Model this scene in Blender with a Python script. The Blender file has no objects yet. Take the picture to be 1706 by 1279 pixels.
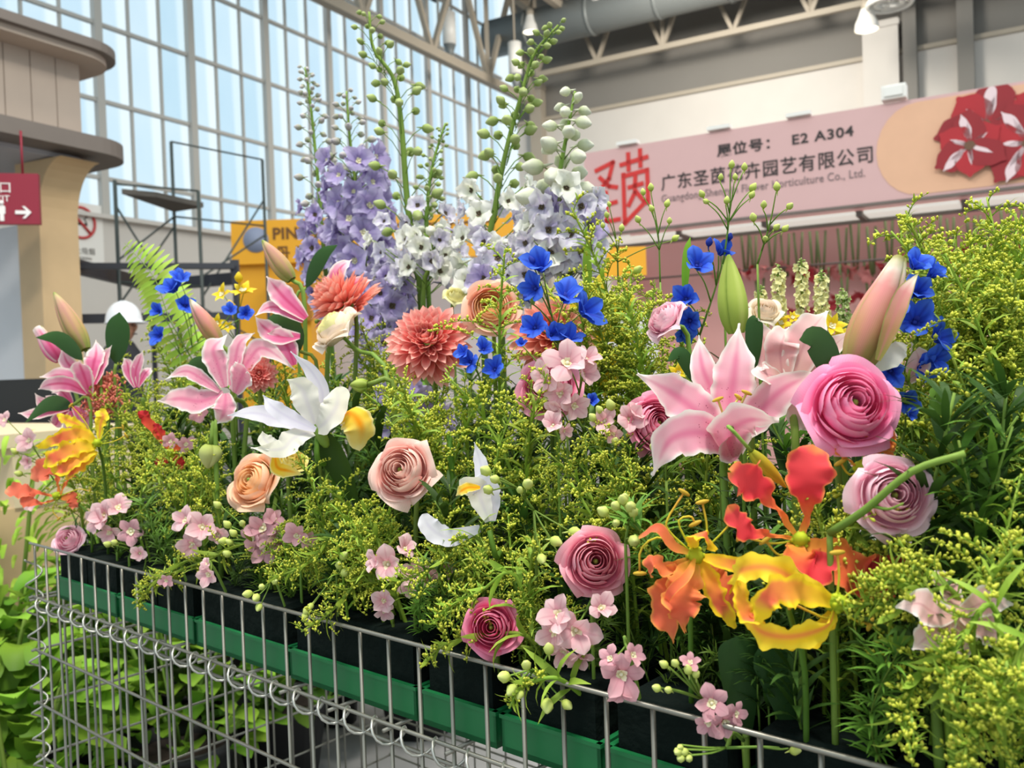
import bpy, math, random
from mathutils import Vector as V, Matrix
random.seed(11)
R = random.Random(5)
sc = bpy.context.scene
COL = sc.collection
PI = math.pi

# ------------------------------------------------------------------ camera, world, lights, exposure
FPX = 1485.0
ROLL = math.radians(2.0)
PITCH = math.radians(-1.16)
CAM = V((0, 0, 1.30))
c_r = V((math.cos(ROLL), 0, -math.sin(ROLL)))
c_u = V((math.sin(ROLL), 0, math.cos(ROLL)))
c_f = V((0, 1, 0))
_mp = Matrix.Rotation(PITCH, 3, 'X')
c_r, c_u, c_f = _mp @ c_r, _mp @ c_u, _mp @ c_f
cam_d = bpy.data.cameras.new('camera')
cam = bpy.data.objects.new('camera', cam_d)
COL.objects.link(cam)
m = Matrix.Identity(4)
for i in range(3):
    m[i][0], m[i][1], m[i][2], m[i][3] = c_r[i], c_u[i], -c_f[i], CAM[i]
cam.matrix_world = m
cam_d.sensor_width = 36
cam_d.lens = FPX / 1706 * 36
cam_d.clip_start = 0.05
cam_d.clip_end = 200
cam_d.dof.use_dof = True
cam_d.dof.focus_distance = 0.98
cam_d.dof.aperture_fstop = 9.0
sc.camera = cam

sc.view_settings.view_transform = 'Standard'
sc.view_settings.look = 'None'
sc.view_settings.gamma = 1.0
sc.view_settings.use_curve_mapping = False
sc.view_settings.exposure = 0.0

world = bpy.data.worlds.new('world')
sc.world = world
world.use_nodes = True
_bg = world.node_tree.nodes['Background']
_bg.inputs[0].default_value = (0.80, 0.93, 0.98, 1)
_bg.inputs[1].default_value = 1.12


def area(name, loc, size, power, col, target=None):
    d = bpy.data.lights.new(name, 'AREA')
    d.shape = 'DISK'
    d.size = size
    d.energy = power
    d.color = col
    o = bpy.data.objects.new(name, d)
    COL.objects.link(o)
    o.location = loc
    if target is not None:
        o.rotation_euler = (V(target) - V(loc)).to_track_quat('-Z', 'Y').to_euler()
    return o


# the hall's high-bay lamps over the stand and its neighbours
area('hall_lamp', (0.3, -0.6, 7.5), 1.6, 560, (1.0, 0.95, 0.86))
area('hall_lamp', (-2.5, 3.5, 8.0), 1.6, 260, (1.0, 0.95, 0.86), (-1.5, 4, 0))
area('hall_lamp', (5.0, 8.0, 8.5), 2.0, 330, (1.0, 0.94, 0.84), (4.0, 9.5, 1))
area('hall_lamp', (3.5, 16.0, 9.0), 2.5, 800, (1.0, 0.94, 0.84), (4.0, 19.0, 5))


# ------------------------------------------------------------------ pixel helpers (real places found from the photograph)
def ray(px, py):
    return c_f + c_r * ((px - 853) / FPX) - c_u * ((py - 639.5) / FPX)


def P(px, py, d):
    return CAM + ray(px, py) * d


def on_plane(px, py, p0, n):
    r = ray(px, py)
    return CAM + r * ((V(p0) - CAM).dot(n) / r.dot(n))


def to_px(p):
    q = V(p) - CAM
    d = q.dot(c_f)
    return 853 + FPX * q.dot(c_r) / d, 639.5 - FPX * q.dot(c_u) / d, d


# ------------------------------------------------------------------ colour
def lin(h):
    h = h.lstrip('#')
    o = []
    for i in (0, 2, 4):
        c = int(h[i:i + 2], 16) / 255
        o.append(c / 12.92 if c <= 0.04045 else ((c + 0.055) / 1.055) ** 2.4)
    return (*o, 1.0)


# ------------------------------------------------------------------ mesh builder
class MB:
    def __init__(s):
        s.v, s.f, s.uv, s.sm, s.mi = [], [], [], [], []

    def add(s, vs, fs, uvs=None, smooth=True, mi=0):
        n = len(s.v)
        s.v += [tuple(p) for p in vs]
        s.uv += list(uvs) if uvs else [(0.5, 0.5)] * len(vs)
        for f in fs:
            s.f.append(tuple(i + n for i in f))
            s.sm.append(smooth)
            s.mi.append(mi)
        return s

    def mesh(s, name, mat):
        me = bpy.data.meshes.new(name)
        me.from_pydata(s.v, [], s.f)
        mats = mat if isinstance(mat, (list, tuple)) else [mat]
        for k in mats:
            me.materials.append(k)
        me.polygons.foreach_set('use_smooth', s.sm)
        if len(mats) > 1:
            me.polygons.foreach_set('material_index', s.mi)
        l = me.uv_layers.new(name='UVMap')
        li = [0] * len(me.loops)
        me.loops.foreach_get('vertex_index', li)
        flat = []
        for i in li:
            flat += s.uv[i]
        l.data.foreach_set('uv', flat)
        me.update()
        return me

    def box(s, c, size, M=None, mi=0):
        x, y, z = [a / 2 for a in size]
        vs = [V((c[0] + a * x, c[1] + b * y, c[2] + d * z)) for a in (-1, 1) for b in (-1, 1) for d in (-1, 1)]
        if M is not None:
            vs = [M @ p for p in vs]
        return s.add(vs, [(0, 1, 3, 2), (4, 6, 7, 5), (0, 4, 5, 1), (2, 3, 7, 6), (0, 2, 6, 4), (1, 5, 7, 3)],
                     [(0, 0), (0, 1), (0, 0), (0, 1), (1, 0), (1, 1), (1, 0), (1, 1)], False, mi)

    def tube(s, pts, r, n=6, cap=True, mi=0, r2=None):
        pts = [V(p) for p in pts]
        k = len(pts)
        t0 = (pts[1] - pts[0]).normalized()
        up = V((0, 0, 1)) if abs(t0.z) < 0.9 else V((1, 0, 0))
        a = t0.cross(up).normalized()
        vs, uv = [], []
        for i, p in enumerate(pts):
            t = (pts[min(i + 1, k - 1)] - pts[max(i - 1, 0)]).normalized()
            a = (a - t * a.dot(t)).normalized()
            b = t.cross(a)
            f = i / (k - 1)
            if callable(r):
                rr = r(f)
            elif r2 is not None:
                rr = r + (r2 - r) * f
            else:
                rr = r
            for j in range(n):
                an = 2 * PI * j / n
                vs.append(p + (a * math.cos(an) + b * math.sin(an)) * rr)
                uv.append((j / n, f))
        fs = [(i * n + j, i * n + (j + 1) % n, (i + 1) * n + (j + 1) % n, (i + 1) * n + j) for i in range(k - 1) for j in range(n)]
        if cap:
            fs += [tuple(reversed(range(n))), tuple((k - 1) * n + j for j in range(n))]
        return s.add(vs, fs, uv, True, mi)

    def blob(s, c, rad, axis=V((0, 0, 1)), nu=6, nv=4, mi=0, point=0.0):
        """ellipsoid with radii (r, r, h) along axis"""
        q = V(axis).normalized().to_track_quat('Z', 'Y').to_matrix()
        r, h = rad
        vs, uv = [V(c) + q @ V((0, 0, -h))], [(0.5, 0)]
        for i in range(1, nv):
            th = -PI / 2 + PI * i / nv
            for j in range(nu):
                an = 2 * PI * j / nu
                rr = r * math.cos(th) * (1 - point * max(0, math.sin(th)))
                vs.append(V(c) + q @ V((rr * math.cos(an), rr * math.sin(an), h * math.sin(th))))
                uv.append((j / nu, i / nv))
        vs.append(V(c) + q @ V((0, 0, h)))
        uv.append((0.5, 1))
        L = len(vs) - 1
        fs = [(0, 1 + (j + 1) % nu, 1 + j) for j in range(nu)]
        fs += [(1 + i * nu + j, 1 + i * nu + (j + 1) % nu, 1 + (i + 1) * nu + (j + 1) % nu, 1 + (i + 1) * nu + j) for i in range(nv - 2) for j in range(nu)]
        o = 1 + (nv - 2) * nu
        fs += [(o + j, o + (j + 1) % nu, L) for j in range(nu)]
        return s.add(vs, fs, uv, True, mi)

    def prism(s, poly, z0, z1, M=None, mi=0, smooth=False):
        n = len(poly)
        vs = [V((p[0], p[1], z0)) for p in poly] + [V((p[0], p[1], z1)) for p in poly]
        if M is not None:
            vs = [M @ p for p in vs]
        fs = [tuple(reversed(range(n))), tuple(range(n, 2 * n))] + [(i, (i + 1) % n, n + (i + 1) % n, n + i) for i in range(n)]
        return s.add(vs, fs, None, smooth, mi)


def new(name, data, parent=None, M=None):
    o = bpy.data.objects.new(name, data)
    COL.objects.link(o)
    if parent is not None:
        o.parent = parent
    if M is not None:
        o.matrix_basis = M
    return o


def tag(o, label=None, cat=None, group=None, kind=None):
    for k, v in (('label', label), ('category', cat), ('group', group), ('kind', kind)):
        if v:
            o[k] = v
    return o


def thing(name, loc, label, cat, group=None, M=None):
    o = new(name, None)
    o.empty_display_size = 0.05
    if M is not None:
        o.matrix_basis = M
    else:
        o.location = loc
    return tag(o, label, cat, group)


def copy_tree(o, parent=None):
    c = o.copy()
    COL.objects.link(c)
    c.parent = parent
    for ch in o.children:
        copy_tree(ch, c)
    return c


def struct(name, me, M=None, label=None):
    o = new(name, me, None, M)
    o['kind'] = 'structure'
    if label:
        o['label'] = label
    return o


# ------------------------------------------------------------------ materials
def _mat(name):
    mt = bpy.data.materials.new(name)
    mt.use_nodes = True
    nt = mt.node_tree
    nt.nodes.clear()
    out = nt.nodes.new('ShaderNodeOutputMaterial')
    return mt, nt, out


def N(nt, typ, **kw):
    n = nt.nodes.new(typ)
    for k, v in kw.items():
        if k.startswith('i_'):
            key = k[2:]
            key = int(key) if key.isdigit() else key.replace('_', ' ')
            n.inputs[key].default_value = v
        else:
            setattr(n, k, v)
    return n


def ramp(nt, stops, fac=None, interp='LINEAR'):
    n = nt.nodes.new('ShaderNodeValToRGB')
    cr = n.color_ramp
    cr.interpolation = interp
    while len(cr.elements) < len(stops):
        cr.elements.new(0.5)
    for e, (p, c) in zip(cr.elements, stops):
        e.position = p
        e.color = lin(c) if isinstance(c, str) else c
    if fac is not None:
        nt.links.new(fac, n.inputs[0])
    return n


def mixc(nt, fac, a, b, blend='MIX'):
    n = nt.nodes.new('ShaderNodeMix')
    n.data_type = 'RGBA'
    n.blend_type = blend
    for sock, val in ((0, fac), (6, a), (7, b)):
        if hasattr(val, 'default_value') or hasattr(val, 'is_linked'):
            nt.links.new(val, n.inputs[sock])
        elif isinstance(val, str):
            n.inputs[sock].default_value = lin(val)
        else:
            n.inputs[sock].default_value = val
    return n.outputs[2]


def math_(nt, op, a, b=None, c=None):
    n = nt.nodes.new('ShaderNodeMath')
    n.operation = op
    for i, val in enumerate((a, b, c)):
        if val is None:
            continue
        if hasattr(val, 'is_linked'):
            nt.links.new(val, n.inputs[i])
        else:
            n.inputs[i].default_value = val
    return n.outputs[0]


def plain(name, col, rough=0.6, metal=0.0, noise=0.0, scale=8.0, bump=0.0, emit=0.0, spec=0.5):
    mt, nt, out = _mat(name)
    b = N(nt, 'ShaderNodeBsdfPrincipled')
    c = lin(col) if isinstance(col, str) else col
    b.inputs['Base Color'].default_value = c
    b.inputs['Roughness'].default_value = rough
    b.inputs['Metallic'].default_value = metal
    b.inputs['Specular IOR Level'].default_value = spec
    if noise or bump:
        tc = N(nt, 'ShaderNodeTexCoord')
        nz = N(nt, 'ShaderNodeTexNoise', i_Scale=scale, i_Detail=5.0)
        nt.links.new(tc.outputs['Object'], nz.inputs['Vector'])
        if noise:
            v = math_(nt, 'MULTIPLY_ADD', nz.outputs[0], noise * 2, 1 - noise)
            hs = N(nt, 'ShaderNodeHueSaturation')
            hs.inputs['Color'].default_value = c
            nt.links.new(v, hs.inputs['Value'])
            nt.links.new(hs.outputs[0], b.inputs['Base Color'])
        if bump:
            bp = N(nt, 'ShaderNodeBump', i_Strength=bump, i_Distance=0.02)
            nt.links.new(nz.outputs[0], bp.inputs['Height'])
            nt.links.new(bp.outputs[0], b.inputs['Normal'])
    if emit:
        b.inputs['Emission Color'].default_value = c
        b.inputs['Emission Strength'].default_value = emit
    nt.links.new(b.outputs[0], out.inputs[0])
    return mt


def petal_mat(name, stops, edge=None, edge_pos=(0.7, 1.0), rib=None, rib_w=0.25, rib_amt=0.8, rib_v=(0.0, 0.7), spots=None, trans=0.3, var=0.06, vein=0.10, rough=0.7, hue=0.0, spec=0.18):
    """UV.x across the petal, UV.y base to tip: ramp along it, optional pale edge, optional midrib colour, veins and freckles"""
    mt, nt, out = _mat(name)
    uv = N(nt, 'ShaderNodeUVMap')
    sep = N(nt, 'ShaderNodeSeparateXYZ')
    nt.links.new(uv.outputs[0], sep.inputs[0])
    tcn = N(nt, 'ShaderNodeTexCoord')
    nz = N(nt, 'ShaderNodeTexNoise', i_Scale=60.0, i_Detail=2.0)
    nt.links.new(tcn.outputs['Object'], nz.inputs['Vector'])
    u = math_(nt, 'ABSOLUTE', math_(nt, 'MULTIPLY_ADD', sep.outputs[0], 2.0, -1.0))
    v = math_(nt, 'ADD', sep.outputs[1], math_(nt, 'MULTIPLY_ADD', nz.outputs[0], 0.16, -0.08))
    col = ramp(nt, stops, v).outputs[0]
    if rib:
        mr = N(nt, 'ShaderNodeMapRange', i_1=0.0, i_2=rib_w, i_3=rib_amt, i_4=0.0)
        mr.interpolation_type = 'SMOOTHSTEP'
        nt.links.new(u, mr.inputs[0])
        mv = N(nt, 'ShaderNodeMapRange', i_1=rib_v[1], i_2=min(1.0, rib_v[1] + 0.3), i_3=1.0, i_4=0.0)
        nt.links.new(v, mv.inputs[0])
        col = mixc(nt, math_(nt, 'MULTIPLY', mr.outputs[0], mv.outputs[0]), col, rib)
    if edge:
        # distance to the rim: sides and tip
        tip = N(nt, 'ShaderNodeMapRange', i_1=0.55, i_2=1.0, i_3=0.0, i_4=1.0)
        nt.links.new(v, tip.inputs[0])
        e = math_(nt, 'MAXIMUM', math_(nt, 'ADD', u, math_(nt, 'MULTIPLY_ADD', nz.outputs[0], 0.2, -0.1)), tip.outputs[0])
        me_ = N(nt, 'ShaderNodeMapRange', i_1=edge_pos[0], i_2=edge_pos[1], i_3=0.0, i_4=1.0)
        me_.interpolation_type = 'SMOOTHSTEP'
        nt.links.new(e, me_.inputs[0])
        col = mixc(nt, me_.outputs[0], col, edge)
    if vein:
        wv = N(nt, 'ShaderNodeTexWave', i_Scale=9.0, i_Distortion=1.0, i_Detail=1.0)
        nt.links.new(uv.outputs[0], wv.inputs['Vector'])
        col = mixc(nt, math_(nt, 'MULTIPLY', wv.outputs['Fac'], vein), col, (1, 1, 1, 1), 'OVERLAY')
    if spots:
        vo = N(nt, 'ShaderNodeTexVoronoi', i_Scale=18.0)
        mp = N(nt, 'ShaderNodeMapping')
        mp.inputs['Scale'].default_value = (0.6, 1.6, 1)
        nt.links.new(uv.outputs[0], mp.inputs[0])
        nt.links.new(mp.outputs[0], vo.inputs['Vector'])
        s1 = math_(nt, 'LESS_THAN', vo.outputs['Distance'], 0.17)
        s2 = math_(nt, 'LESS_THAN', v, 0.42)
        s3 = math_(nt, 'LESS_THAN', u, 0.7)
        col = mixc(nt, math_(nt, 'MULTIPLY', math_(nt, 'MULTIPLY', s1, s2), math_(nt, 'MULTIPLY', s3, 0.7)), col, spots)
    oi = N(nt, 'ShaderNodeObjectInfo')
    hs = N(nt, 'ShaderNodeHueSaturation')
    nt.links.new(col, hs.inputs['Color'])
    nt.links.new(math_(nt, 'MULTIPLY_ADD', oi.outputs['Random'], 2 * var, 1 - var), hs.inputs['Value'])
    if hue:
        nt.links.new(math_(nt, 'MULTIPLY_ADD', oi.outputs['Random'], 2 * hue, 0.5 - hue), hs.inputs['Hue'])
    b = N(nt, 'ShaderNodeBsdfPrincipled', i_Roughness=rough)
    b.inputs['Specular IOR Level'].default_value = spec
    nt.links.new(hs.outputs[0], b.inputs['Base Color'])
    t = N(nt, 'ShaderNodeBsdfTranslucent')
    nt.links.new(hs.outputs[0], t.inputs[0])
    mx = N(nt, 'ShaderNodeMixShader', i_0=trans)
    nt.links.new(b.outputs[0], mx.inputs[1])
    nt.links.new(t.outputs[0], mx.inputs[2])
    nt.links.new(mx.outputs[0], out.inputs[0])
    return mt


# ------------------------------------------------------------------ curves and petals
def spline(pts, n):
    """n+1 points of a Catmull-Rom curve through pts"""
    pts = [V(p) for p in pts]
    if len(pts) == 2:
        return [pts[0].lerp(pts[1], i / n) for i in range(n + 1)]
    ext = [2 * pts[0] - pts[1]] + pts + [2 * pts[-1] - pts[-2]]
    out = []
    segs = len(pts) - 1
    for i in range(n + 1):
        t = i / n * segs
        k = min(int(t), segs - 1)
        t -= k
        a, b, c, d = ext[k:k + 4]
        out.append(0.5 * ((2 * b) + (c - a) * t + (2 * a - 5 * b + 4 * c - d) * t * t + (3 * b - a - 3 * c + d) * t ** 3))
    return out


def pr_lily(v):
    return max(0.06, (0.30 + 0.70 * math.sin(PI * min(1, v * 1.02) ** 0.95)) * (1 - max(0, (v - 0.72) / 0.28) ** 1.6))


def pr_round(v):
    return max(0.05, (0.35 + 0.65 * math.sin(PI / 2 * min(1, v / 0.55))) * math.sqrt(max(0.0, 1 - max(0, (v - 0.6) / 0.4) ** 2.2)))


def pr_spoon(v):
    return max(0.08, (0.16 + 0.84 * max(0, min(1, (v - 0.3) / 0.38)) ** 1.4 * 1.0) * math.sqrt(max(0.0, 1 - max(0, (v - 0.68) / 0.32) ** 2.4)))


def pr_lance(v):
    return max(0.04, math.sin(PI * min(1.0, v) ** 0.75) ** 0.9)


def pr_glor(v):
    return max(0.10, (0.22 + 0.78 * math.sin(PI * v ** 1.05) ** 0.8))


def ribbon(mb, pts, W, prof, nh=None, side=None, cup=0.0, ruf=0.0, rf=3.0, nu=6, nv=12, ph=0.0, tw=0.0, mi=0):
    cs = spline(pts, nv)
    vs, uv = [], []
    sd = None
    for i, p in enumerate(cs):
        v = i / nv
        t = (cs[min(i + 1, nv)] - cs[max(i - 1, 0)]).normalized()
        if side is not None:
            s = V(side)
        elif sd is None:
            s = t.cross(V(nh))
        else:
            s = sd
        s = (s - t * s.dot(t)).normalized()
        sd = s
        if tw:
            s = Matrix.Rotation(tw * v, 3, t) @ s
        n = s.cross(t)
        w = W * prof(v) / 2
        for j in range(nu + 1):
            u = -1 + 2 * j / nu
            off = cup * u * u * w
            if ruf:
                off += ruf * W * abs(u) ** 2 * math.sin(2 * PI * rf * v + ph + (1.7 if u > 0 else 0)) * min(1, v * 3)
                off += 0.45 * ruf * W * u * u * math.sin(2 * PI * rf * 2.1 * v + ph * 2 + (0.6 if u > 0 else 2.1)) * min(1, v * 3)
            ww = w
            if ruf:
                ww = w * (1 + 1.1 * ruf * abs(u) * (math.sin(2 * PI * rf * 1.35 * v + ph * 1.7 + (2.4 if u > 0 else 0)) + 0.5 * math.sin(2 * PI * rf * 3.1 * v + ph)) * min(1, v * 3))
            vs.append(p + s * (u * ww) + n * off)
            uv.append((j / nu, v))
    k = nu + 1
    fs = [(i * k + j, i * k + j + 1, (i + 1) * k + j + 1, (i + 1) * k + j) for i in range(nv) for j in range(nu)]
    return mb.add(vs, fs, uv, True, mi)


def arc_pts(L, th0, th1, n=8, r0=0.0, z0=0.0, pw=1.0):
    """centre line in the YZ plane whose polar angle from +Z runs th0..th1 (degrees)"""
    y, z = r0, z0
    out = [V((0, y, z))]
    for i in range(n):
        th = math.radians(th0 + (th1 - th0) * ((i + 0.5) / n) ** pw)
        y += L / n * math.sin(th)
        z += L / n * math.cos(th)
        out.append(V((0, y, z)))
    return out


def rz(a):
    return Matrix.Rotation(a, 4, 'Z')


def frame(loc, axis, spin=0.0):
    """matrix whose +Z is axis, at loc"""
    q = V(axis).normalized().to_track_quat('Z', 'Y').to_matrix().to_4x4()
    return Matrix.Translation(V(loc)) @ q @ rz(spin)
# ------------------------------------------------------------------ the hall
UD = V((0.866, -0.5, 0))      # along the back wall, to the right and nearer
VD = V((0.5, 0.866, 0))       # along the window wall, away
W0 = V((-4.9, 16.0, 0))       # a point of the window wall
CORNER = W0 + VD * 10.6


def hall(org, ux=UD, vx=VD):
    """matrix: x along ux, y along vx, z up, origin org"""
    mm = Matrix.Identity(4)
    for i in range(3):
        mm[i][0], mm[i][1], mm[i][2], mm[i][3] = ux[i], vx[i], (0, 0, 1)[i], V(org)[i]
    return mm


M_white = plain('white_wall_paint', '#c9c3bc', 0.8, noise=0.05, scale=1.5)
M_wallgrey = plain('grey_upper_wall', '#7d7973', 0.8, noise=0.06, scale=1.2)
M_steel = plain('tan_painted_steel', '#a89d8d', 0.6, noise=0.06, scale=2)
M_mull = plain('grey_aluminium_mullion', '#b5b1aa', 0.5)
M_roof = plain('dark_roof_deck', '#413d3a', 0.9, noise=0.1, scale=3)
M_duct = plain('galvanised_duct', '#7c807f', 0.5, 0.2, noise=0.06, scale=2)
M_floor = plain('grey_floor', '#82807e', 0.6, noise=0.1, scale=3)
M_tile = plain('grey_paver', '#8c8a89', 0.6, noise=0.12, scale=6)
M_black = plain('black_plastic', '#17181a', 0.5)
M_dkblue = plain('dark_blue_frame', '#2b2d36', 0.5, noise=0.08)
M_lampwhite = plain('lamp_white', '#e9e6e0', 0.4)
M_lampglow = plain('lamp_glow', '#fff6e0', 0.4, emit=2.2)

mt, nt, out = _mat('window_glass')
tr = N(nt, 'ShaderNodeBsdfTransparent')
gl = N(nt, 'ShaderNodeBsdfGlossy', i_Roughness=0.45)
oi = N(nt, 'ShaderNodeObjectInfo')
rc = ramp(nt, [(0.0, '#fafdfe'), (0.45, '#ffffff'), (0.7, '#f9fcfe'), (1.0, '#f5fafc')], oi.outputs['Random'])
tcw = N(nt, 'ShaderNodeTexCoord')
wv = N(nt, 'ShaderNodeTexNoise', i_Scale=3.0, i_Detail=0.0)
mpw = N(nt, 'ShaderNodeMapping')
mpw.inputs['Scale'].default_value = (1.0, 1.0, 0.02)
nt.links.new(tcw.outputs['Object'], mpw.inputs[0])
nt.links.new(mpw.outputs[0], wv.inputs['Vector'])
tint_bands = ramp(nt, [(0.42, '#ffffff'), (0.5, '#eff6fb'), (0.6, '#ffffff')], wv.outputs[0])  # faint vertical tint bands in the glass colour
nt.links.new(mixc(nt, 1.0, rc.outputs[0], tint_bands.outputs[0], 'MULTIPLY'), tr.inputs[0])
mx = N(nt, 'ShaderNodeMixShader', i_0=0.02)
nt.links.new(tr.outputs[0], mx.inputs[1])
nt.links.new(gl.outputs[0], mx.inputs[2])
nt.links.new(mx.outputs[0], out.inputs[0])
M_glass = mt

# floor: pavers near the stand as pieces, plain slab beyond
fl = MB()
fl.box((0, 10, -0.11), (60, 60, 0.2))
floor = struct('floor', fl.mesh('floor', M_floor))
tile_b = MB()
tile_b.box((0, 0, -0.005), (0.592, 0.592, 0.03))
tile_me = tile_b.mesh('tile', M_tile)
for i in range(-7, 6):
    for j in range(3, 12):
        new('tile', tile_me, floor, Matrix.Translation((i * 0.6 + 0.1, j * 0.6, R.uniform(-0.002, 0.002))))

# window wall: bays of three panes
MW = hall(W0, VD, -UD)           # x along the wall away, y outwards
ZR = [3.83, 4.41, 5.60, 6.78, 7.97, 9.15, 10.33, 11.5]
low = MB()
low.box((1.5, 0.15, 1.9), (18.4, 0.3, 3.8), MW)
low.box((1.5, 0.10, 3.80), (18.4, 0.45, 0.06), MW)
struct('wall_left', low.mesh('wall_left', M_white))
pane_me = {}
for k in range(-3, 6):
    t0 = -0.786 + 1.77 * k
    fr = MB()
    zt = ZR[-1]
    fr.box((t0, 0, (3.83 + zt) / 2), (0.13, 0.10, zt - 3.83), MW)
    for q in (1, 2):
        fr.box((t0 + 0.59 * q, 0.04, (3.83 + zt) / 2), (0.04, 0.05, zt - 3.83), MW)
    for z in ZR:
        fr.box((t0 + 0.885, 0.02, z), (1.77, 0.06, 0.06), MW)
    wo = struct('window_%d' % (k + 4), fr.mesh('window_frame', M_mull))
    for a, b in zip(ZR[:-1], ZR[1:]):
        h = round(b - a, 3)
        if h not in pane_me:
            pb = MB()
            pb.box((0, 0, 0), (0.55, 0.012, h - 0.05))
            pane_me[h] = pb.mesh('pane', M_glass)
        for q in range(3):
            new('pane', pane_me[h], wo, MW @ Matrix.Translation((t0 + 0.295 + 0.59 * q, 0.05, (a + b) / 2)))

# back wall: white below, grey corrugated above, pilasters
MBK = hall(CORNER, UD, VD)
bw = MB()
bw.box((8, 0.15, 4.0), (16, 0.3, 8.0), MBK, 0)
bw.box((8, 0.20, 10.2), (16, 0.3, 4.4), MBK, 1)
struct('wall_back', bw.mesh('wall_back', [M_white, M_wallgrey]))
for i, (q, w, z1, mtl) in enumerate(((0.75, 0.35, 9.0, M_steel), (9.55, 0.75, 8.75, M_white), (10.15, 0.28, 11.5, M_wallgrey), (11.25, 0.32, 11.5, M_wallgrey))):
    b = MB()
    b.box((q, -0.15, z1 / 2), (w, 0.3, z1), MBK)
    b.box((q, -0.17, z1 - 0.1), (w + 0.06, 0.34, 0.12), MBK)
    b.box((q, -0.17, 0.1), (w + 0.06, 0.34, 0.2), MBK)
    struct('trim_%d' % (i + 1), b.mesh('pilaster', mtl))
rail = MB()
for z in (8.05,):
    rail.box((8, -0.03, z), (16, 0.1, 0.10), MBK)
struct('trim_5', rail.mesh('wall_rail', M_steel))

# roof deck with ribs, over the far half of the hall
rf = MB()
for i in range(34):
    rf.box((-3 + i * 0.6, -4.5, 12.6 + (0.05 if i % 2 else 0)), (0.6, 11, 0.1), MBK)
for j in range(4):
    rf.box((7, -1.2 - j * 2.9, 12.35), (20, 0.18, 0.42), MBK)
struct('ceiling', rf.mesh('ceiling', M_roof))


def bar(mb, a, b, w, mi=0):
    a, b = V(a), V(b)
    q = (b - a).normalized().to_track_quat('Z', 'Y').to_matrix().to_4x4()
    mb.box((0, 0, 0), (w, w, (b - a).length), Matrix.Translation((a + b) / 2) @ q, mi)


def truss(name, Mx, L, z0, z1, step, label, w=0.16, wd=0.09, n0=0, group=None):
    """parallel-chord roof truss: two chords, posts and diagonals, each a part"""
    t = thing(name, Mx @ V((0, 0, z0)), label, 'roof truss', group)
    inv = Matrix.Translation(-t.location)

    def piece(nm, a, b, ww):
        mb = MB()
        bar(mb, Mx @ V(a), Mx @ V(b), ww)
        me = mb.mesh(nm, M_steel)
        me.transform(inv)
        new(nm, me, t)
    piece('top_chord', (0, 0, z1), (L, 0, z1), w)
    piece('bottom_chord', (0, 0, z0), (L, 0, z0), w)
    n = int(L / step)
    for i in range(n):
        x = i * step
        piece('diagonal', (x, 0, z0), (x + step / 2, 0, z1), wd)
        piece('diagonal', (x + step / 2, 0, z1), (x + step, 0, z0), wd)
        if i % 2 == 0:
            piece('post', (x, 0, z0), (x, 0, z1), wd)
    return t


# along the windows
truss('roof_truss', hall(W0 + UD * 0.9 - VD * 2.0, VD, -UD), 12.0, 8.35, 10.9, 2.4, 'tan steel truss running in front of the tall windows', 0.2, 0.11)
truss('roof_truss', hall(W0 + UD * 2.6 + VD * 3.5, VD, -UD), 6.9, 10.0, 11.9, 1.8, 'short steel truss behind the white tube lamps near the corner', 0.16, 0.10)
# along the back wall
truss('roof_truss', hall(CORNER + UD * 1.2 - VD * 1.0, UD, VD), 14.0, 8.95, 11.0, 1.75, 'long tan truss running along the back wall behind the round duct', 0.13, 0.09)
# above the pilaster, end on
truss('roof_truss', hall(CORNER + UD * 9.3 - VD * 6.0, VD, -UD), 5.6, 9.6, 10.6, 1.1, 'end-on steel truss meeting the white pilaster above the pink sign', 0.16, 0.09)


def beam(a, b, w, h, label):
    d = V(b) - V(a)
    L = d.length
    mb = MB()
    t, bw_ = 0.03, w / 2
    # an I section
    pr = [(-bw_, -h / 2), (bw_, -h / 2), (bw_, -h / 2 + t), (t / 2, -h / 2 + t), (t / 2, h / 2 - t), (bw_, h / 2 - t), (bw_, h / 2), (-bw_, h / 2), (-bw_, h / 2 - t), (-t / 2, h / 2 - t), (-t / 2, -h / 2 + t), (-bw_, -h / 2 + t)]
    mb.prism(pr, 0, L)
    o = new('roof_beam', mb.mesh('roof_beam', M_steel), None, Matrix.Translation(a) @ d.normalized().to_track_quat('Z', 'Y').to_matrix().to_4x4())
    return tag(o, label, 'beam')


b0 = CORNER + UD * 0.8 - VD * 1.9
beam(b0 + V((0, 0, 11.0)), b0 + UD * 14 + V((0, 0, 11.0)), 0.45, 0.5, 'thick tan beam spanning the ceiling above the duct')
beam(b0 + V((0, 0, 11.2)) - VD * 7.5, b0 + V((0, 0, 11.2)), 0.3, 0.4, 'tan ceiling beam running back to the hall corner')
beam(b0 - VD * 3 + V((0, 0, 11.9)), b0 - VD * 3 + UD * 12 + V((0, 0, 11.9)), 0.3, 0.4, 'high dark ceiling beam crossing at the top of the photo')

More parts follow.
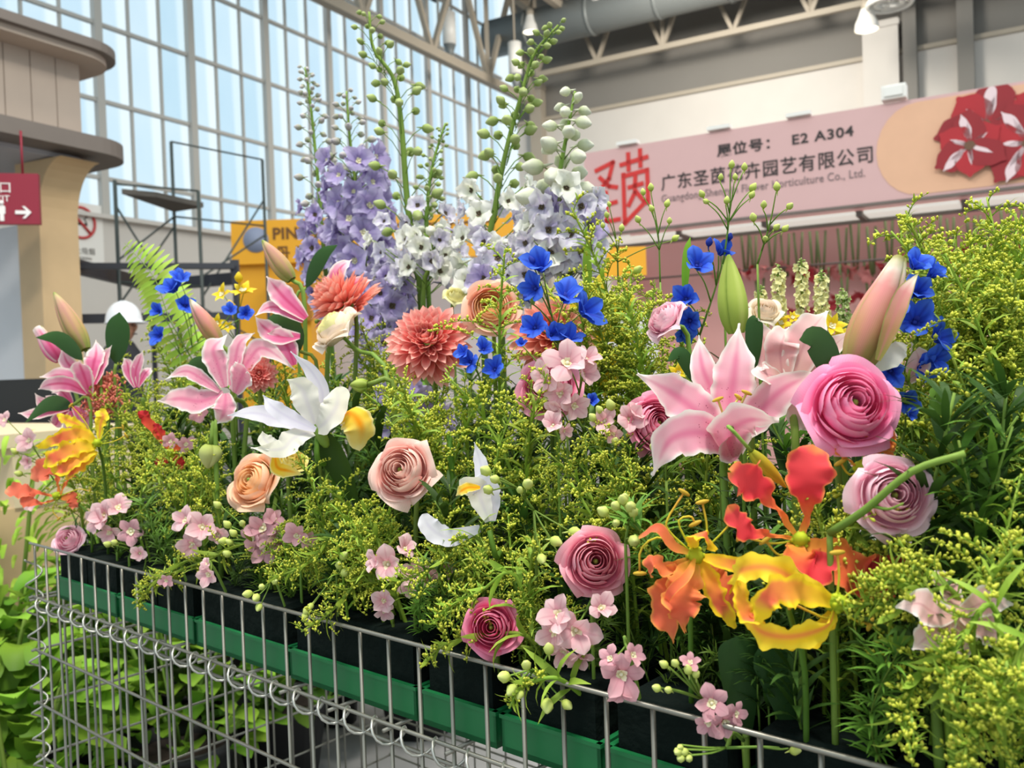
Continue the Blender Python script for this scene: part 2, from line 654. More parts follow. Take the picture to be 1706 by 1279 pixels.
# round ventilation duct with seams and hangers
du = thing('ventilation_duct', CORNER + UD * 0.4 - VD * 2.0 + V((0, 0, 9.75)), 'large round grey ventilation duct along the back wall', 'duct')
mb = MB()
mb.tube([V((0, 0, 0)), UD * 4.5, UD * 9, UD * 15], 0.47, 20)
new('duct_pipe', mb.mesh('duct_pipe', M_duct), du)
for i in range(8):
    mb = MB()
    c = UD * (1.2 + i * 1.7)
    mb.tube([c - UD * 0.04, c + UD * 0.04], 0.495, 20)
    new('seam_band', mb.mesh('seam_band', M_duct), du)
    mb = MB()
    mb.tube([c + V((0, 0, 0.47)), c + V((0, 0, 2.4))], 0.012, 5)
    new('hanger_rod', mb.mesh('hanger_rod', M_steel), du)
for i in range(4):
    mb = MB()
    c = UD * (3.2 + i * 3.0) - VD * 0.40 + V((0, 0, 0.24))
    mb.blob(c, (0.16, 0.05), -VD + V((0, 0, 0.6)), 10, 4)
    new('air_nozzle', mb.mesh('air_nozzle', M_lampwhite), du)


def tube_lamp(px, py, d, ln, label):
    p = P(px, py, d)
    t = thing('pendant_lamp', p, label, 'lamp', 'white tube lamps under the roof')
    mb = MB(); mb.tube([V((0, 0, -ln / 2)), V((0, 0, ln / 2))], 0.16, 14); new('tube_shade', mb.mesh('tube_shade', M_lampwhite), t)
    mb = MB(); mb.tube([V((0, 0, -ln / 2)), V((0, 0, -ln / 2 - 0.35))], 0.15, 12, r2=0.04); new('cone_end', mb.mesh('cone_end', M_duct), t)
    mb = MB(); mb.tube([V((0, 0, ln / 2)), V((0, 0, 12.4 - p.z))], 0.025, 6); new('rod', mb.mesh('rod', M_steel), t)


tube_lamp(748, 48, 21, 0.75, 'white tube lamp with grey cone under the window truss')
tube_lamp(858, 98, 21, 0.75, 'white tube lamp hanging at the corner left of the tall white stalk')


def bell_lamp(px, py, d, label, r=0.24):
    p = P(px, py, d)
    t = thing('bell_lamp', p, label, 'lamp', 'lit bell lamps under the roof')
    mb = MB(); mb.tube([V((0, 0, 0)), V((0, 0, 0.14)), V((0, 0, 0.26)), V((0, 0, 0.42))], lambda f: r * (1 - 0.7 * max(0, f - 0.25)), 16, cap=False)
    new('shade', mb.mesh('shade', M_lampwhite), t)
    mb = MB(); mb.blob(V((0, 0, 0.02)), (r * 0.92, 0.06), V((0, 0, 1)), 14, 5); new('bulb', mb.mesh('bulb', M_lampglow), t)
    mb = MB(); mb.tube([V((0, 0, 0.4)), V((0, 0, 0.6))], 0.1, 10); mb.tube([V((0, 0, 0.6)), V((0, 0, 12.4 - p.z))], 0.02, 5)
    new('stem_rod', mb.mesh('stem_rod', M_steel), t)


bell_lamp(1444, 50, 18.5, 'lit bell lamp beside the end-on truss above the pink sign')
bell_lamp(884, 54, 22, 'lit bell lamp beside the tallest white stalk tip', 0.2)
mb = MB()
for r, z in ((0.42, 0), (0.40, 0.05), (0.26, 0.02)):
    pts = [V((r * math.cos(a * PI / 12), r * math.sin(a * PI / 12), z)) for a in range(25)]
    mb.tube(pts, 0.05, 6, False)
mb.tube([V((-0.42, 0, 0)), V((0.42, 0, 0))], 0.03, 5); mb.tube([V((0, -0.42, 0)), V((0, 0.42, 0))], 0.03, 5)
mb.tube([V((0, 0, 0)), V((0, 0, 2.6))], 0.02, 5)
tag(new('ring_lamp', mb.mesh('ring_lamp', M_lampwhite), None, Matrix.Translation(P(1482, 6, 18))), 'white ring lamp at the top edge above the pink sign', 'lamp')

# ------------------------------------------------------------------ timber booth at the left
M_ply = plain('limed_timber', '#b3a294', 0.7, noise=0.06, scale=4)
M_slab = plain('grey_brown_fascia', '#6f655e', 0.6, noise=0.05)
M_under = plain('grey_soffit_panel', '#a8a5a8', 0.7, noise=0.05, scale=3)
M_wood = plain('pale_birch', '#cfb085', 0.55, noise=0.10, scale=5)
M_cream = plain('cream_counter', '#d9c4a2', 0.55, noise=0.05)
BC = V((-2.86, 7.1, 0))
MBo = hall(BC, UD, VD)          # x to the right/nearer, y away; booth lies at x<0, y<0


def rrect(x0, x1, y0, y1, r):
    pts = []
    for cx, cy, a0 in ((x1 - r, y1 - r, 0), (x0 + r, y1 - r, 90), (x0 + r, y0 + r, 180), (x1 - r, y0 + r, 270)):
        for k in range(9):
            a = math.radians(a0 + k * 90 / 8)
            pts.append((cx + r * math.cos(a), cy + r * math.sin(a)))
    return pts


booth = thing('timber_booth', BC, 'pale timber exhibition booth with rounded double eaves', 'booth')
binv = Matrix.Translation(-BC)


def bpart(name, mb, mat, par=booth):
    me = mb.mesh(name, mat)
    me.transform(binv)
    return new(name, me, par)


mb = MB(); mb.prism(rrect(-2.6, 0.0, -4.5, 0.0, 0.35), 3.02, 3.14, MBo); bpart('lower_eave', mb, M_slab)
mb = MB(); mb.prism(rrect(-2.55, -0.25, -4.5, -0.25, 0.2), 2.985, 3.03, MBo); bpart('soffit', mb, M_under)
mb = MB(); mb.prism(rrect(-2.6, 0.0, -4.5, -0.02, 0.38), 3.80, 3.87, MBo); bpart('upper_eave', mb, M_slab)
mb = MB(); mb.prism(rrect(-2.5, -0.06, -4.4, -0.08, 0.34), 3.75, 3.80, MBo); bpart('eave_underside', mb, M_ply)
core = MB(); core.prism(rrect(-2.4, -0.32, -4.3, -0.30, 0.12), 3.12, 3.78, MBo)
fasc = bpart('fascia', core, M_ply)
for i in range(20):                         # upright boards of the fascia
    b = MB(); b.box((-0.305, -0.42 - i * 0.2, 3.45), (0.035, 0.192, 0.655), MBo)
    bpart('board', b, M_ply, fasc)
for i in range(9):
    b = MB(); b.box((-0.48 - i * 0.2, -0.285, 3.45), (0.192, 0.035, 0.655), MBo)
    bpart('board', b, M_ply, fasc)
# curved bracket leg: wide post with a quarter-round flare under the soffit
lg = [(-0.42, 0), (-0.42, 2.45)]
for k in range(9):
    a = math.radians(k * 90 / 8)
    lg.append((-0.42 + 0.30 * (1 - math.cos(a)), 2.55 + 0.42 * math.sin(a)))
lg += [(-0.70, 2.985), (-0.70, 0)]
mb = MB()
Ml = hall(BC - VD * 0.30, UD, V((0, 0, 1)))
Ml2 = Matrix(((UD.x, 0, VD.x, 0), (UD.y, 0, VD.y, 0), (0, 1, 0, 0), (0, 0, 0, 1)))
mb.prism(lg, -0.62, -0.30, Matrix.Translation(BC) @ Ml2)
bpart('leg', mb, M_wood)
mb = MB(); mb.box((-1.32, -0.46, 1.28), (1.24, 0.05, 2.56), MBo); bpart('wall_panel', mb, plain('white_panel', '#dcdce0', 0.6, noise=0.03))
mb = MB(); mb.box((-1.32, -0.49, 1.25), (1.24, 0.015, 0.012), MBo); bpart('panel_joint', mb, M_slab)

# red exit sign in front of the booth leg
M_red = plain('red_sign_face', '#8c1730', 0.5)
M_signw = plain('white_sign_print', '#efe9e6', 0.6)
sgp = P(28, 332, 6.2)
sg = thing('exit_sign', sgp, 'dark red hanging exit sign with white arrow under the booth', 'sign')
Msx = V((0.97, 0.24, 0)).normalized()
Msg = hall((0, 0, 0), Msx, V((-Msx.y, Msx.x, 0)))
hw = 34 / FPX * 6.2 / 0.97
hh = 42 / FPX * 6.2
mb = MB(); mb.box((-hw * 0.6, 0, 0), (hw * 3.2, 0.05, hh * 2), Msg)
mb.tube([Msg @ V((-hw, 0, hh)), Msg @ V((-hw, 0, hh + 0.3))], 0.008, 5)
mb.tube([Msg @ V((hw * 0.3, 0, hh)), Msg @ V((hw * 0.3, 0, hh + 0.3))], 0.008, 5)
new('sign_board', mb.mesh('sign_board', M_red), sg)


def text(body, size, mat, parent, M, sx=1.0, spacing=1.0, ext=0.002, off=0.0, name='lettering', align='LEFT'):
    c = bpy.data.curves.new(name, 'FONT')
    c.body = body
    c.size = size
    c.extrude = ext
    c.offset = off
    c.space_character = spacing
    c.align_x = align
    tmp = bpy.data.objects.new('tmp', c)
    COL.objects.link(tmp)
    dg = bpy.context.evaluated_depsgraph_get()
    me = bpy.data.meshes.new_from_object(tmp.evaluated_get(dg))
    bpy.data.objects.remove(tmp)
    bpy.data.curves.remove(c)
    me.materials.clear()
    me.materials.append(mat)
    o = new(name, me, parent)
    o.matrix_basis = M @ Matrix.Diagonal((sx, 1, 1, 1))
    return o


RX = Matrix.Rotation(PI / 2, 4, 'X')
text('出口', 0.085, M_signw, sg, Msg @ Matrix.Translation((-0.19, -0.028, 0.045)) @ RX)
text('EXIT', 0.06, M_signw, sg, Msg @ Matrix.Translation((-0.16, -0.028, -0.02)) @ RX)
arrow = MB()
A0 = [(-0.05, -0.012), (0.02, -0.012), (0.02, -0.012), (-0.006, -0.042), (0.012, -0.042), (0.052, 0.0), (0.012, 0.042), (-0.006, 0.042), (0.02, 0.012), (-0.05, 0.012)]
arrow.prism(A0, 0, 0.004, Msg @ Matrix.Translation((0.045, -0.03, -0.095)) @ RX)
new('arrow', arrow.mesh('arrow', M_signw), sg)
man = MB()
man.blob((0, 0, 0.055), (0.016, 0.016), V((0, 0, 1)), 8, 5)
man.prism([(-0.022, -0.02), (-0.022, 0.03), (-0.012, 0.038), (0.012, 0.038), (0.022, 0.03), (0.022, -0.02), (0.013, -0.02), (0.013, -0.07), (-0.013, -0.07), (-0.013, -0.02)], -0.002, 0.003, RX)
new('figure_symbol', man.mesh('figure_symbol', M_signw), sg, Msg @ Matrix.Translation((-0.09, -0.028, -0.085)))

# no-smoking notice on the wall below the windows
nsp = on_plane(134, 382, W0 + UD * 0.012, UD)
ns = thing('no_smoking_notice', nsp, 'white no smoking notice with red ring on the pale wall', 'notice')
Mns = hall((0, 0, 0), VD, -UD)
mb = MB(); mb.box((0, 0, -0.1), (0.75, 0.015, 1.0), Mns); new('board', mb.mesh('board', plain('notice_white', '#e4e0da', 0.6)), ns)
mb = MB()
mb.tube([Mns @ V((0.23 * math.cos(a * PI / 12), -0.02, 0.1 + 0.23 * math.sin(a * PI / 12))) for a in range(25)], 0.022, 5, False)
mb.tube([Mns @ V((-0.16, -0.02, 0.26)), Mns @ V((0.16, -0.02, -0.06))], 0.022, 5)
new('ring', mb.mesh('ring', plain('notice_red', '#c23a3a', 0.5)), ns)
mb = MB()
mb.box((-0.02, -0.012, 0.08), (0.26, 0.01, 0.035), Mns)
mb.tube([Mns @ V((0.1, -0.012, 0.1)), Mns @ V((0.06, -0.012, 0.16)), Mns @ V((0.11, -0.012, 0.2))], 0.01, 4)
new('cigarette_symbol', mb.mesh('cigarette_symbol', M_black), ns)
text('禁止吸烟', 0.11, plain('notice_grey', '#77716b', 0.6), ns, Mns @ Matrix.Translation((-0.22, -0.012, -0.36)) @ RX)
text('NO SMOKING', 0.06, bpy.data.materials['notice_grey'], ns, Mns @ Matrix.Translation((-0.22, -0.012, -0.45)) @ RX)
mb = MB(); mb.box((0, -0.012, -0.55), (0.72, 0.01, 0.06), Mns); new('stripe', mb.mesh('stripe', plain('notice_yellow', '#cdb86a', 0.6)), ns)

# counter and chair at the far left
cp = P(30, 760, 3.6)
ct = thing('birch_counter', (cp.x, cp.y, 0), 'pale birch counter behind the left end of the flowers', 'counter')
mb = MB(); mb.box((-0.35, 0, 0.42), (1.3, 0.6, 0.84), hall((0, 0, 0))); new('body', mb.mesh('body', M_wood), ct)
mb = MB(); mb.box((-0.35, 0, 1.09), (1.34, 0.66, 0.05), hall((0, 0, 0))); new('counter_top', mb.mesh('counter_top', M_cream), ct)
mb = MB(); mb.box((-0.35, 0.05, 0.95), (1.3, 0.5, 0.25), hall((0, 0, 0))); new('upper_panel', mb.mesh('upper_panel', M_cream), ct)
chp = P(24, 655, 4.4)
ch = thing('office_chair', (chp.x, chp.y, 0), 'black office chair behind the pale birch counter', 'chair')
mb = MB(); mb.prism(rrect(-0.26, 0.26, -0.2, 0.2, 0.1), -0.03, 0.03, Matrix.Translation((0, 0.2, 1.12)) @ RX); new('backrest', mb.mesh('backrest', M_black), ch)
mb = MB(); mb.prism(rrect(-0.26, 0.26, -0.25, 0.25, 0.1), 0.5, 0.58); new('seat', mb.mesh('seat', M_black), ch)
mb = MB(); mb.tube([V((0, 0, 0.08)), V((0, 0, 0.5))], 0.03, 8); mb.tube([V((0, 0.2, 0.52)), V((0, 0.24, 0.95))], 0.025, 6); new('post', mb.mesh('post', M_black), ch)
for k in range(5):
    a = k * 2 * PI / 5
    mb = MB(); mb.tube([V((0, 0, 0.1)), V((0.28 * math.cos(a), 0.28 * math.sin(a), 0.06))], 0.02, 6)
    mb.blob(V((0.28 * math.cos(a), 0.28 * math.sin(a), 0.03)), (0.03, 0.03), V((0, 0, 1)), 8, 5)
    new('leg', mb.mesh('leg', M_black), ch)

# ------------------------------------------------------------------ scaffold tower
M_scaf = plain('dark_green_scaffold_tube', '#3f4744', 0.5)
sp0 = P(300, 620, 9.0)
scf = thing('scaffold_tower', (sp0.x, sp0.y, 0), 'thin green scaffold tower with work platform before the windows', 'scaffold')


def spt(px, py, d):
    return P(px, py, d) - V((sp0.x, sp0.y, 0))


posts = {}
for nm, px, py, d in (('a', 191, 300, 8.2), ('b', 285, 236, 9.4), ('c', 437, 266, 10.2), ('d', 330, 318, 8.9)):
    top = spt(px, py, d)
    posts[nm] = top
    mb = MB(); mb.tube([V((top.x, top.y, 0)), top], 0.018, 6); new('post', mb.mesh('post', M_scaf), scf)


def sbar(a, b, r=0.011):
    mb = MB(); mb.tube([a, b], r, 5); new('brace', mb.mesh('brace', M_scaf), scf)


def at_z(nm, z):
    return V((posts[nm].x, posts[nm].y, z))


sbar(posts['b'], posts['c'])
sbar(at_z('b', 3.0), at_z('c', 3.0))
sbar(at_z('a', 3.1), posts['d'])
sbar(at_z('a', 2.2), at_z('d', 2.2))
sbar(at_z('b', 2.9), at_z('a', 2.0))
sbar(at_z('c', 3.3), at_z('d', 2.1))
sbar(at_z('a', 2.4), at_z('b', 3.0))
sbar(at_z('d', 2.3), at_z('c', 2.9))
sbar(at_z('a', 2.9), at_z('d', 1.6))
sbar(at_z('b', 2.2), at_z('c', 1.6))
mb = MB()
q = [spt(204, 346, 8.4), spt(262, 350, 8.6), spt(338, 318, 9.2), spt(288, 308, 9.4)]
z = sum(p.z for p in q) / 4
q = [V((p.x, p.y, z)) for p in q]
dn = V((0, 0, -0.05))
mb.add(q + [p + dn for p in q], [(0, 1, 2, 3), (7, 6, 5, 4), (0, 4, 5, 1), (1, 5, 6, 2), (2, 6, 7, 3), (3, 7, 4, 0)], None, False)
new('platform', mb.mesh('platform', plain('platform_grey', '#5d5852', 0.8, noise=0.2, scale=9)), scf)

# dark booth frame
fq = [P(125, 448, 7.6), P(250, 420, 9.4), P(392, 436, 9.0), P(392, 470, 8.0)]
dz = 2.28
fr = thing('booth_frame', (fq[0].x, fq[0].y, 0), 'dark blue-black square booth frame beside the hard-hatted person', 'frame')
org = fr.location.copy()
cn = [V((p.x, p.y, dz)) - org for p in fq]
for a, b in ((0, 1), (1, 2), (0, 3), (2, 3)):
    mb = MB()
    d = (cn[b] - cn[a])
    mb.box((0, 0, 0), (0.05 if (a, b) == (0, 3) else 0.12, 0.08, d.length), Matrix.Translation((cn[a] + cn[b]) / 2) @ d.to_track_quat('Z', 'X').to_matrix().to_4x4())
    new('beam', mb.mesh('beam', M_dkblue), fr)
for c in cn:
    mb = MB(); mb.box((c.x, c.y, dz / 2), (0.04, 0.04, dz)); new('post', mb.mesh('post', M_dkblue), fr)
mb = MB(); d = cn[3] - cn[0]
mb.box((0, 0, 0), (0.08, 0.05, d.length), Matrix.Translation((cn[0] + cn[3]) / 2 - V((0, 0, 0.45))) @ d.to_track_quat('Z', 'X').to_matrix().to_4x4())
new('rail', mb.mesh('rail', M_dkblue), fr)

# ------------------------------------------------------------------ yellow booth
M_yel = plain('ochre_yellow_board', '#f0a91c', 0.55, noise=0.03)
M_ydk = plain('brown_print', '#6e4416', 0.6)
yd = 12.0
yb = thing('yellow_booth', (P(640, 600, yd).x, yd, 0), 'ochre yellow booth with brown lettering behind the lavender spikes', 'booth')
yo = yb.location.copy()
xl, xr = P(389, 400, yd).x - yo.x, P(876, 400, yd).x - yo.x
ztop, zbot = 3.36, 2.78
mb = MB(); mb.box(((xl + xr) / 2, 0, (ztop + zbot) / 2), (xr - xl, 0.12, ztop - zbot)); new('header_board', mb.mesh('header_board', M_yel), yb)
mb = MB(); mb.box((xl + 0.5, 0.5, 1.7), (1.0, 0.9, 2.2)); new('side_wall', mb.mesh('side_wall', M_yel), yb)
mb = MB(); mb.box(((xl + xr) / 2 + 0.5, 1.6, 1.4), (xr - xl - 1.0, 0.06, 2.8)); new('rear_wall', mb.mesh('rear_wall', plain('pale_lilac_wall', '#cfc4c4', 0.7)), yb)
mb = MB(); mb.box((xl + 0.75, -0.02, 2.25), (0.55, 0.1, 0.5)); new('dark_ochre_box', mb.mesh('dark_ochre_box', plain('ochre_dark', '#b07410', 0.6)), yb)  # block of darker ochre before the side wall, below the header board
text('PINDSTRUP     FOREST GOLD', 0.215, M_ydk, yb, Matrix.Translation((xl + 0.55, -0.065, 3.10)) @ RX, 1.0, 1.06, 0.003, 0.006)
text('丹 麦 品 氏 托 普     黑 森 林', 0.20, M_ydk, yb, Matrix.Translation((xl + 0.58, -0.065, 2.84)) @ RX, 1.0, 1.05, 0.003, 0.004)
mb = MB(); mb.tube([V((xl + 0.33, -0.07, 3.1)), V((xl + 0.33, -0.06, 3.1))], 0.17, 20); new('round_emblem', mb.mesh('round_emblem', plain('emblem_grey', '#8f95ab', 0.5)), yb)
# second ochre stand seen past the pink sign's end
yb2 = thing('yellow_stand', (P(1040, 600, 9.0).x, 9.0, 0), 'small ochre display stand under the left end of the pink sign', 'stand')
mb = MB(); mb.box((0, 0, 0.9), (0.62, 0.5, 1.8)); new('body', mb.mesh('body', plain('white_stand', '#dcd6d2', 0.6)), yb2)
mb = MB(); mb.box((0, -0.26, 2.28), (0.42, 0.04, 0.28)); mb.tube([V((0, -0.26, 1.8)), V((0, -0.26, 2.2))], 0.02, 6); new('yellow_board', mb.mesh('yellow_board', M_yel), yb2)

# ------------------------------------------------------------------ pink booth with the company sign
M_pink = plain('pink_fascia', '#d3aaa8', 0.55, noise=0.02)
M_pink2 = plain('pink_booth_wall', '#d7a09a', 0.6, noise=0.04, scale=2)
M_ink = plain('black_print', '#2c2526', 0.6)
M_ink2 = plain('grey_print', '#7d6a6c', 0.6)
M_sred = plain('seal_red', '#cf2a25', 0.5)
PO = V((0.836, 9.4, 0))
MP = hall(PO, UD, VD)
pb = thing('pink_booth', PO, 'pink exhibition booth with company name sign and red amaryllis picture', 'booth')
pinv = Matrix.Translation(-PO)
MPl = pinv @ MP


def ppart(name, mb, mat, par=pb):
    return new(name, mb.mesh(name, mat), par)


ZB, ZT = 2.62, 3.50
mb = MB(); mb.box((2.6, 0.06, (ZB + ZT) / 2), (5.2, 0.12, ZT - ZB), MPl); sign = ppart('sign_board', mb, M_pink)
mb = MB(); mb.box((2.6, -0.005, ZB + 0.012), (5.2, 0.03, 0.024), MPl); ppart('sign_edge', mb, M_slab, pb)
text('展位号：  E2 A304', 0.125, M_ink, sign, MPl @ Matrix.Translation((1.42, -0.004, ZB + 0.645)) @ RX, 1.15, 1.12, 0.002, 0.003)
text('广东圣茵花卉园艺有限公司', 0.165, M_ink, sign, MPl @ Matrix.Translation((0.84, -0.004, ZB + 0.395)) @ RX, 0.96, 1.12, 0.002, 0.002)
text('Guangdong Shengyin Flower Horticulture Co., Ltd.', 0.105, M_ink2, sign, MPl @ Matrix.Translation((0.84, -0.004, ZB + 0.265)) @ RX, 0.83, 1.06, 0.002, 0.0005)
# red seal: two brush-drawn characters
seal = MB()
Mseal = MPl @ Matrix.Translation((0.08, -0.006, ZB + 0.08)) @ RX


def stroke(pts, w=0.045):
    for a, b in zip(pts[:-1], pts[1:]):
        a, b = V((*a, 0)), V((*b, 0))
        d = (b - a)
        L = d.length
        ang = math.atan2(d.y, d.x)
        seal.box((L / 2, 0, 0), (L + w * 0.8, w, 0.006), Mseal @ Matrix.Translation(a) @ Matrix.Rotation(ang, 4, 'Z'))


for s_ in ([(0.06, 0.60), (0.25, 0.66), (0.20, 0.50), (0.02, 0.32)], [(0.10, 0.52), (0.20, 0.42), (0.28, 0.40)],
           [(0.05, 0.22), (0.27, 0.25)], [(0.16, 0.36), (0.16, 0.06)], [(0.0, 0.05), (0.30, 0.07)],
           [(0.34, 0.62), (0.62, 0.66)], [(0.42, 0.72), (0.42, 0.56)], [(0.55, 0.74), (0.55, 0.58)],
           [(0.36, 0.52), (0.36, 0.02), (0.60, 0.22)], [(0.36, 0.50), (0.62, 0.53), (0.62, 0.20)], [(0.42, 0.38), (0.56, 0.40)], [(0.49, 0.48), (0.48, 0.32), (0.41, 0.20)], [(0.50, 0.32), (0.57, 0.23)]):
    stroke(s_)
ppart('seal_mark', seal, M_sred, sign)
# printed amaryllis: peach ground, red petals with white stripes (flat print)
prt = MB()
Mpr = MPl @ Matrix.Translation((0, -0.003, 0)) @ RX
pg = []
for k in range(13):
    a = math.radians(90 + k * 180 / 12)
    pg.append((3.10 + 0.34 * math.cos(a) + 0.1, ZB + 0.45 + 0.40 * math.sin(a)))
prt.prism([(5.2, ZT - 0.02)] + pg + [(5.2, ZB + 0.05)], 0, 0.002, Mpr, 0)
def ppet(cx, cy, ang, L, W, lay, mi):
    n = 12
    a = math.radians(ang)
    d, e = (math.cos(a), math.sin(a)), (-math.sin(a), math.cos(a))
    pts = []
    for sgn in (1, -1):
        for i in range(n + 1):
            v = i / n if sgn > 0 else 1 - i / n
            w = W / 2 * pr_lily(max(0.02, v)) * (1 + 0.12 * math.sin(9 * v + cx * 7 + sgn)) * sgn
            pts.append((min(5.18, cx + d[0] * L * v + e[0] * w), min(ZT - 0.01, max(ZB + 0.03, cy + d[1] * L * v + e[1] * w))))
    prt.prism(pts, 0.002 * lay, 0.002 * lay + 0.002, Mpr, mi)


_k = 1
for (cx, cy, rot, s) in ((4.16, ZB + 0.62, 25, 0.62), (3.72, ZB + 0.56, 8, 0.80), (4.02, ZB + 0.36, 50, 0.76), (3.60, ZB + 0.40, 30, 0.62)):
    for i in range(6):
        a = rot + i * 60
        L = 0.50 * s * (1.0 if i % 2 else 0.85)
        ppet(cx, cy, a, L, 0.40 * s, _k, 1 + i % 2)
        ppet(cx, cy, a + 4, L * 0.62, 0.06 * s, _k + 1, 3)
        if i in (1, 3):
            ppet(cx + 0.2 * L * math.cos(math.radians(a)), cy + 0.2 * L * math.sin(math.radians(a)), a + 16, L * 0.7, 0.12 * s, _k + 1, 3)
        _k += 1
    ppet(cx - 0.04, cy, 0, 0.09, 0.08, _k + 2, 4)
    _k += 2
ppart('flower_print', prt, [plain('print_peach', '#e2b08f', 0.6, noise=0.05), plain('print_red', '#b01824', 0.6, noise=0.12, scale=6), plain('print_red_deep', '#93121e', 0.6, noise=0.12, scale=6), plain('print_white', '#e9cfd2', 0.6), plain('print_green', '#6c4a34', 0.6)], sign)
# soffit with lit panels between dark bars, walls, brackets and floods on the sign top
for i in range(6):
    x0 = 0.10 + i * 0.86
    b = MB(); b.box((x0 + 0.43, 0.31, ZB - 0.03), (0.78, 0.36, 0.03), MPl); ppart('light_panel', b, plain('light_panel_%d' % i, '#e9e6dc', 0.5, emit=0.55))
    b = MB(); b.box((x0, 0.31, ZB - 0.04), (0.05, 0.38, 0.05), MPl); ppart('soffit_bar', b, M_slab)
b = MB(); b.box((2.6, 0.52, ZB - 0.04), (5.2, 0.05, 0.07), MPl); ppart('soffit_beam', b, M_slab)
b = MB(); b.box((2.6, 1.25, 1.5), (5.2, 0.08, 3.0), MPl); ppart('rear_wall', b, M_pink2)
b = MB(); b.box((0.04, 1.1, 1.3), (0.08, 1.0, 2.6), MPl); ppart('end_wall', b, M_pink)
for x, nm in ((0.5, 'a'), (1.45, 'a'), (2.2, 'a'), (4.3, 'a')):
    b = MB(); b.box((x, 0.0, ZT + 0.03), (0.22, 0.10, 0.035), MPl); b.tube([MPl @ V((x, 0.06, ZT - 0.02)), MPl @ V((x, 0.06, ZT + 0.03))], 0.01, 5)
    ppart('sign_light', b, M_lampwhite)
b = MB(); b.box((3.02, 0.0, ZT + 0.08), (0.20, 0.14, 0.12), MPl); b.box((3.02, -0.08, ZT + 0.08), (0.15, 0.02, 0.08), MPl); ppart('floodlight', b, M_lampwhite)

# upside-down amaryllis hanging in two rows
M_hstem = plain('hung_stem_green', '#6f7d4c', 0.6, noise=0.1)
M_hred = plain('hung_flower_red', '#b5303a', 0.6, noise=0.2, scale=20)
M_hpk = plain('hung_flower_pink', '#d98a86', 0.6, noise=0.2, scale=20)


def hang_proto(mred, label):
    t = thing('hanging_amaryllis', (0, 0, 0), label, 'flower')
    for k in range(2):
        mb = MB(); dx = (k - 0.5) * 0.05
        mb.tube([V((dx * 1.5, 0, 0)), V((dx, 0, -0.18)), V((dx * 0.5, 0, -0.34))], 0.012, 6)
        new('stem', mb.mesh('stem', M_hstem), t)
    for k in range(2):
        mb = MB()
        for i in range(6):
            a = i * PI / 3 + k
            b2 = MB()
            ribbon(b2, arc_pts(0.10, 25, 105, 5), 0.065, pr_lily, side=(1, 0, 0), nu=2, nv=5)
            Mx = Matrix.Translation(((k - 0.5) * 0.09, -0.02, -0.33)) @ Matrix.Rotation(PI - 0.5, 4, 'X') @ Matrix.Rotation((k - 0.5) * 1.6, 4, 'Y') @ rz(a)
            mb.add([Mx @ V(p) for p in b2.v], b2.f, b2.uv)
        new('bloom', mb.mesh('bloom', mred), t)
    return t


hp = [hang_proto(M_hred, 'red amaryllis hung upside down by its green stems in the pink booth'), hang_proto(M_hpk, 'pale pink amaryllis hung upside down by its stems in the pink booth')]
n = 0
ORD = ['first', 'second', 'third', 'fourth', 'fifth', 'sixth', 'seventh', 'eighth', 'ninth', 'tenth'] + ['%dth' % i for i in range(11, 40)]
ORD[20:23] = ['21st', '22nd', '23rd']
used = set()
for row, (yy, zz, x0, x1, cnt) in enumerate(((1.0, 2.60, 1.2, 5.0, 26), (0.98, 2.19, 1.5, 4.9, 15))):
    for i in range(cnt):
        k = 0 if R.random() < (0.55 if row == 0 else 0.75) else 1
        o = copy_tree(hp[k]) if k in used else hp[k]
        used.add(k)
        o['group'] = 'upside-down amaryllis hanging in the pink booth'
        o['label'] = ('%s upside-down amaryllis, %s from the left in the %s hanging row' % (('red', 'pale pink')[k], ORD[i], ('upper', 'lower')[row]))
        o.matrix_basis = MP @ Matrix.Translation((x0 + (x1 - x0) * (i + R.uniform(-.3, .3)) / cnt, yy + R.uniform(-.05, .05), zz + R.uniform(-.05, .05))) @ rz(R.uniform(-.8, .8)) @ Matrix.Diagonal((1.15, 1.15, R.uniform(0.9, 1.3) * 1.1, 1))
# rods they hang from
for i, (yy, zz) in enumerate(((1.0, 2.63), (0.98, 2.23))):
    b = MB(); b.tube([MPl @ V((0.1, yy, zz)), MPl @ V((5.1, yy, zz))], 0.012, 6); ppart('hanging_rod', b, M_slab)
# ------------------------------------------------------------------ the wire stand: a gabion cage carrying trays of foam
A = V((-0.905, 1.66, 0))              # far left front corner
CD = V((0.753, -0.658, 0)).normalized()   # along the front rail, to the right and nearer
DD = V((0.658, 0.753, 0)).normalized()    # into the stand
LEN, DEP = 1.9, 0.85
ZTOP, ZSH = 1.0, 0.905
MC = hall(A, CD, DD)
M_wire = plain('galvanised_wire', '#8d8a80', 0.4, 0.7, noise=0.12, scale=30)
M_wireb = plain('bright_wire', '#b9b8b0', 0.35, 0.75)
cage = thing('wire_cage', A, 'galvanised wire mesh cage with coiled joints holding the flower trays', 'stand')


def cpart(name, me, M):
    return new(name, me, cage, Matrix.Translation(-A) @ MC @ M)


def tube_me(a, b, r, mat=M_wire, n=6, name='wire'):
    mb = MB(); mb.tube([V(a), V(b)], r, n)
    return mb.mesh(name, mat)


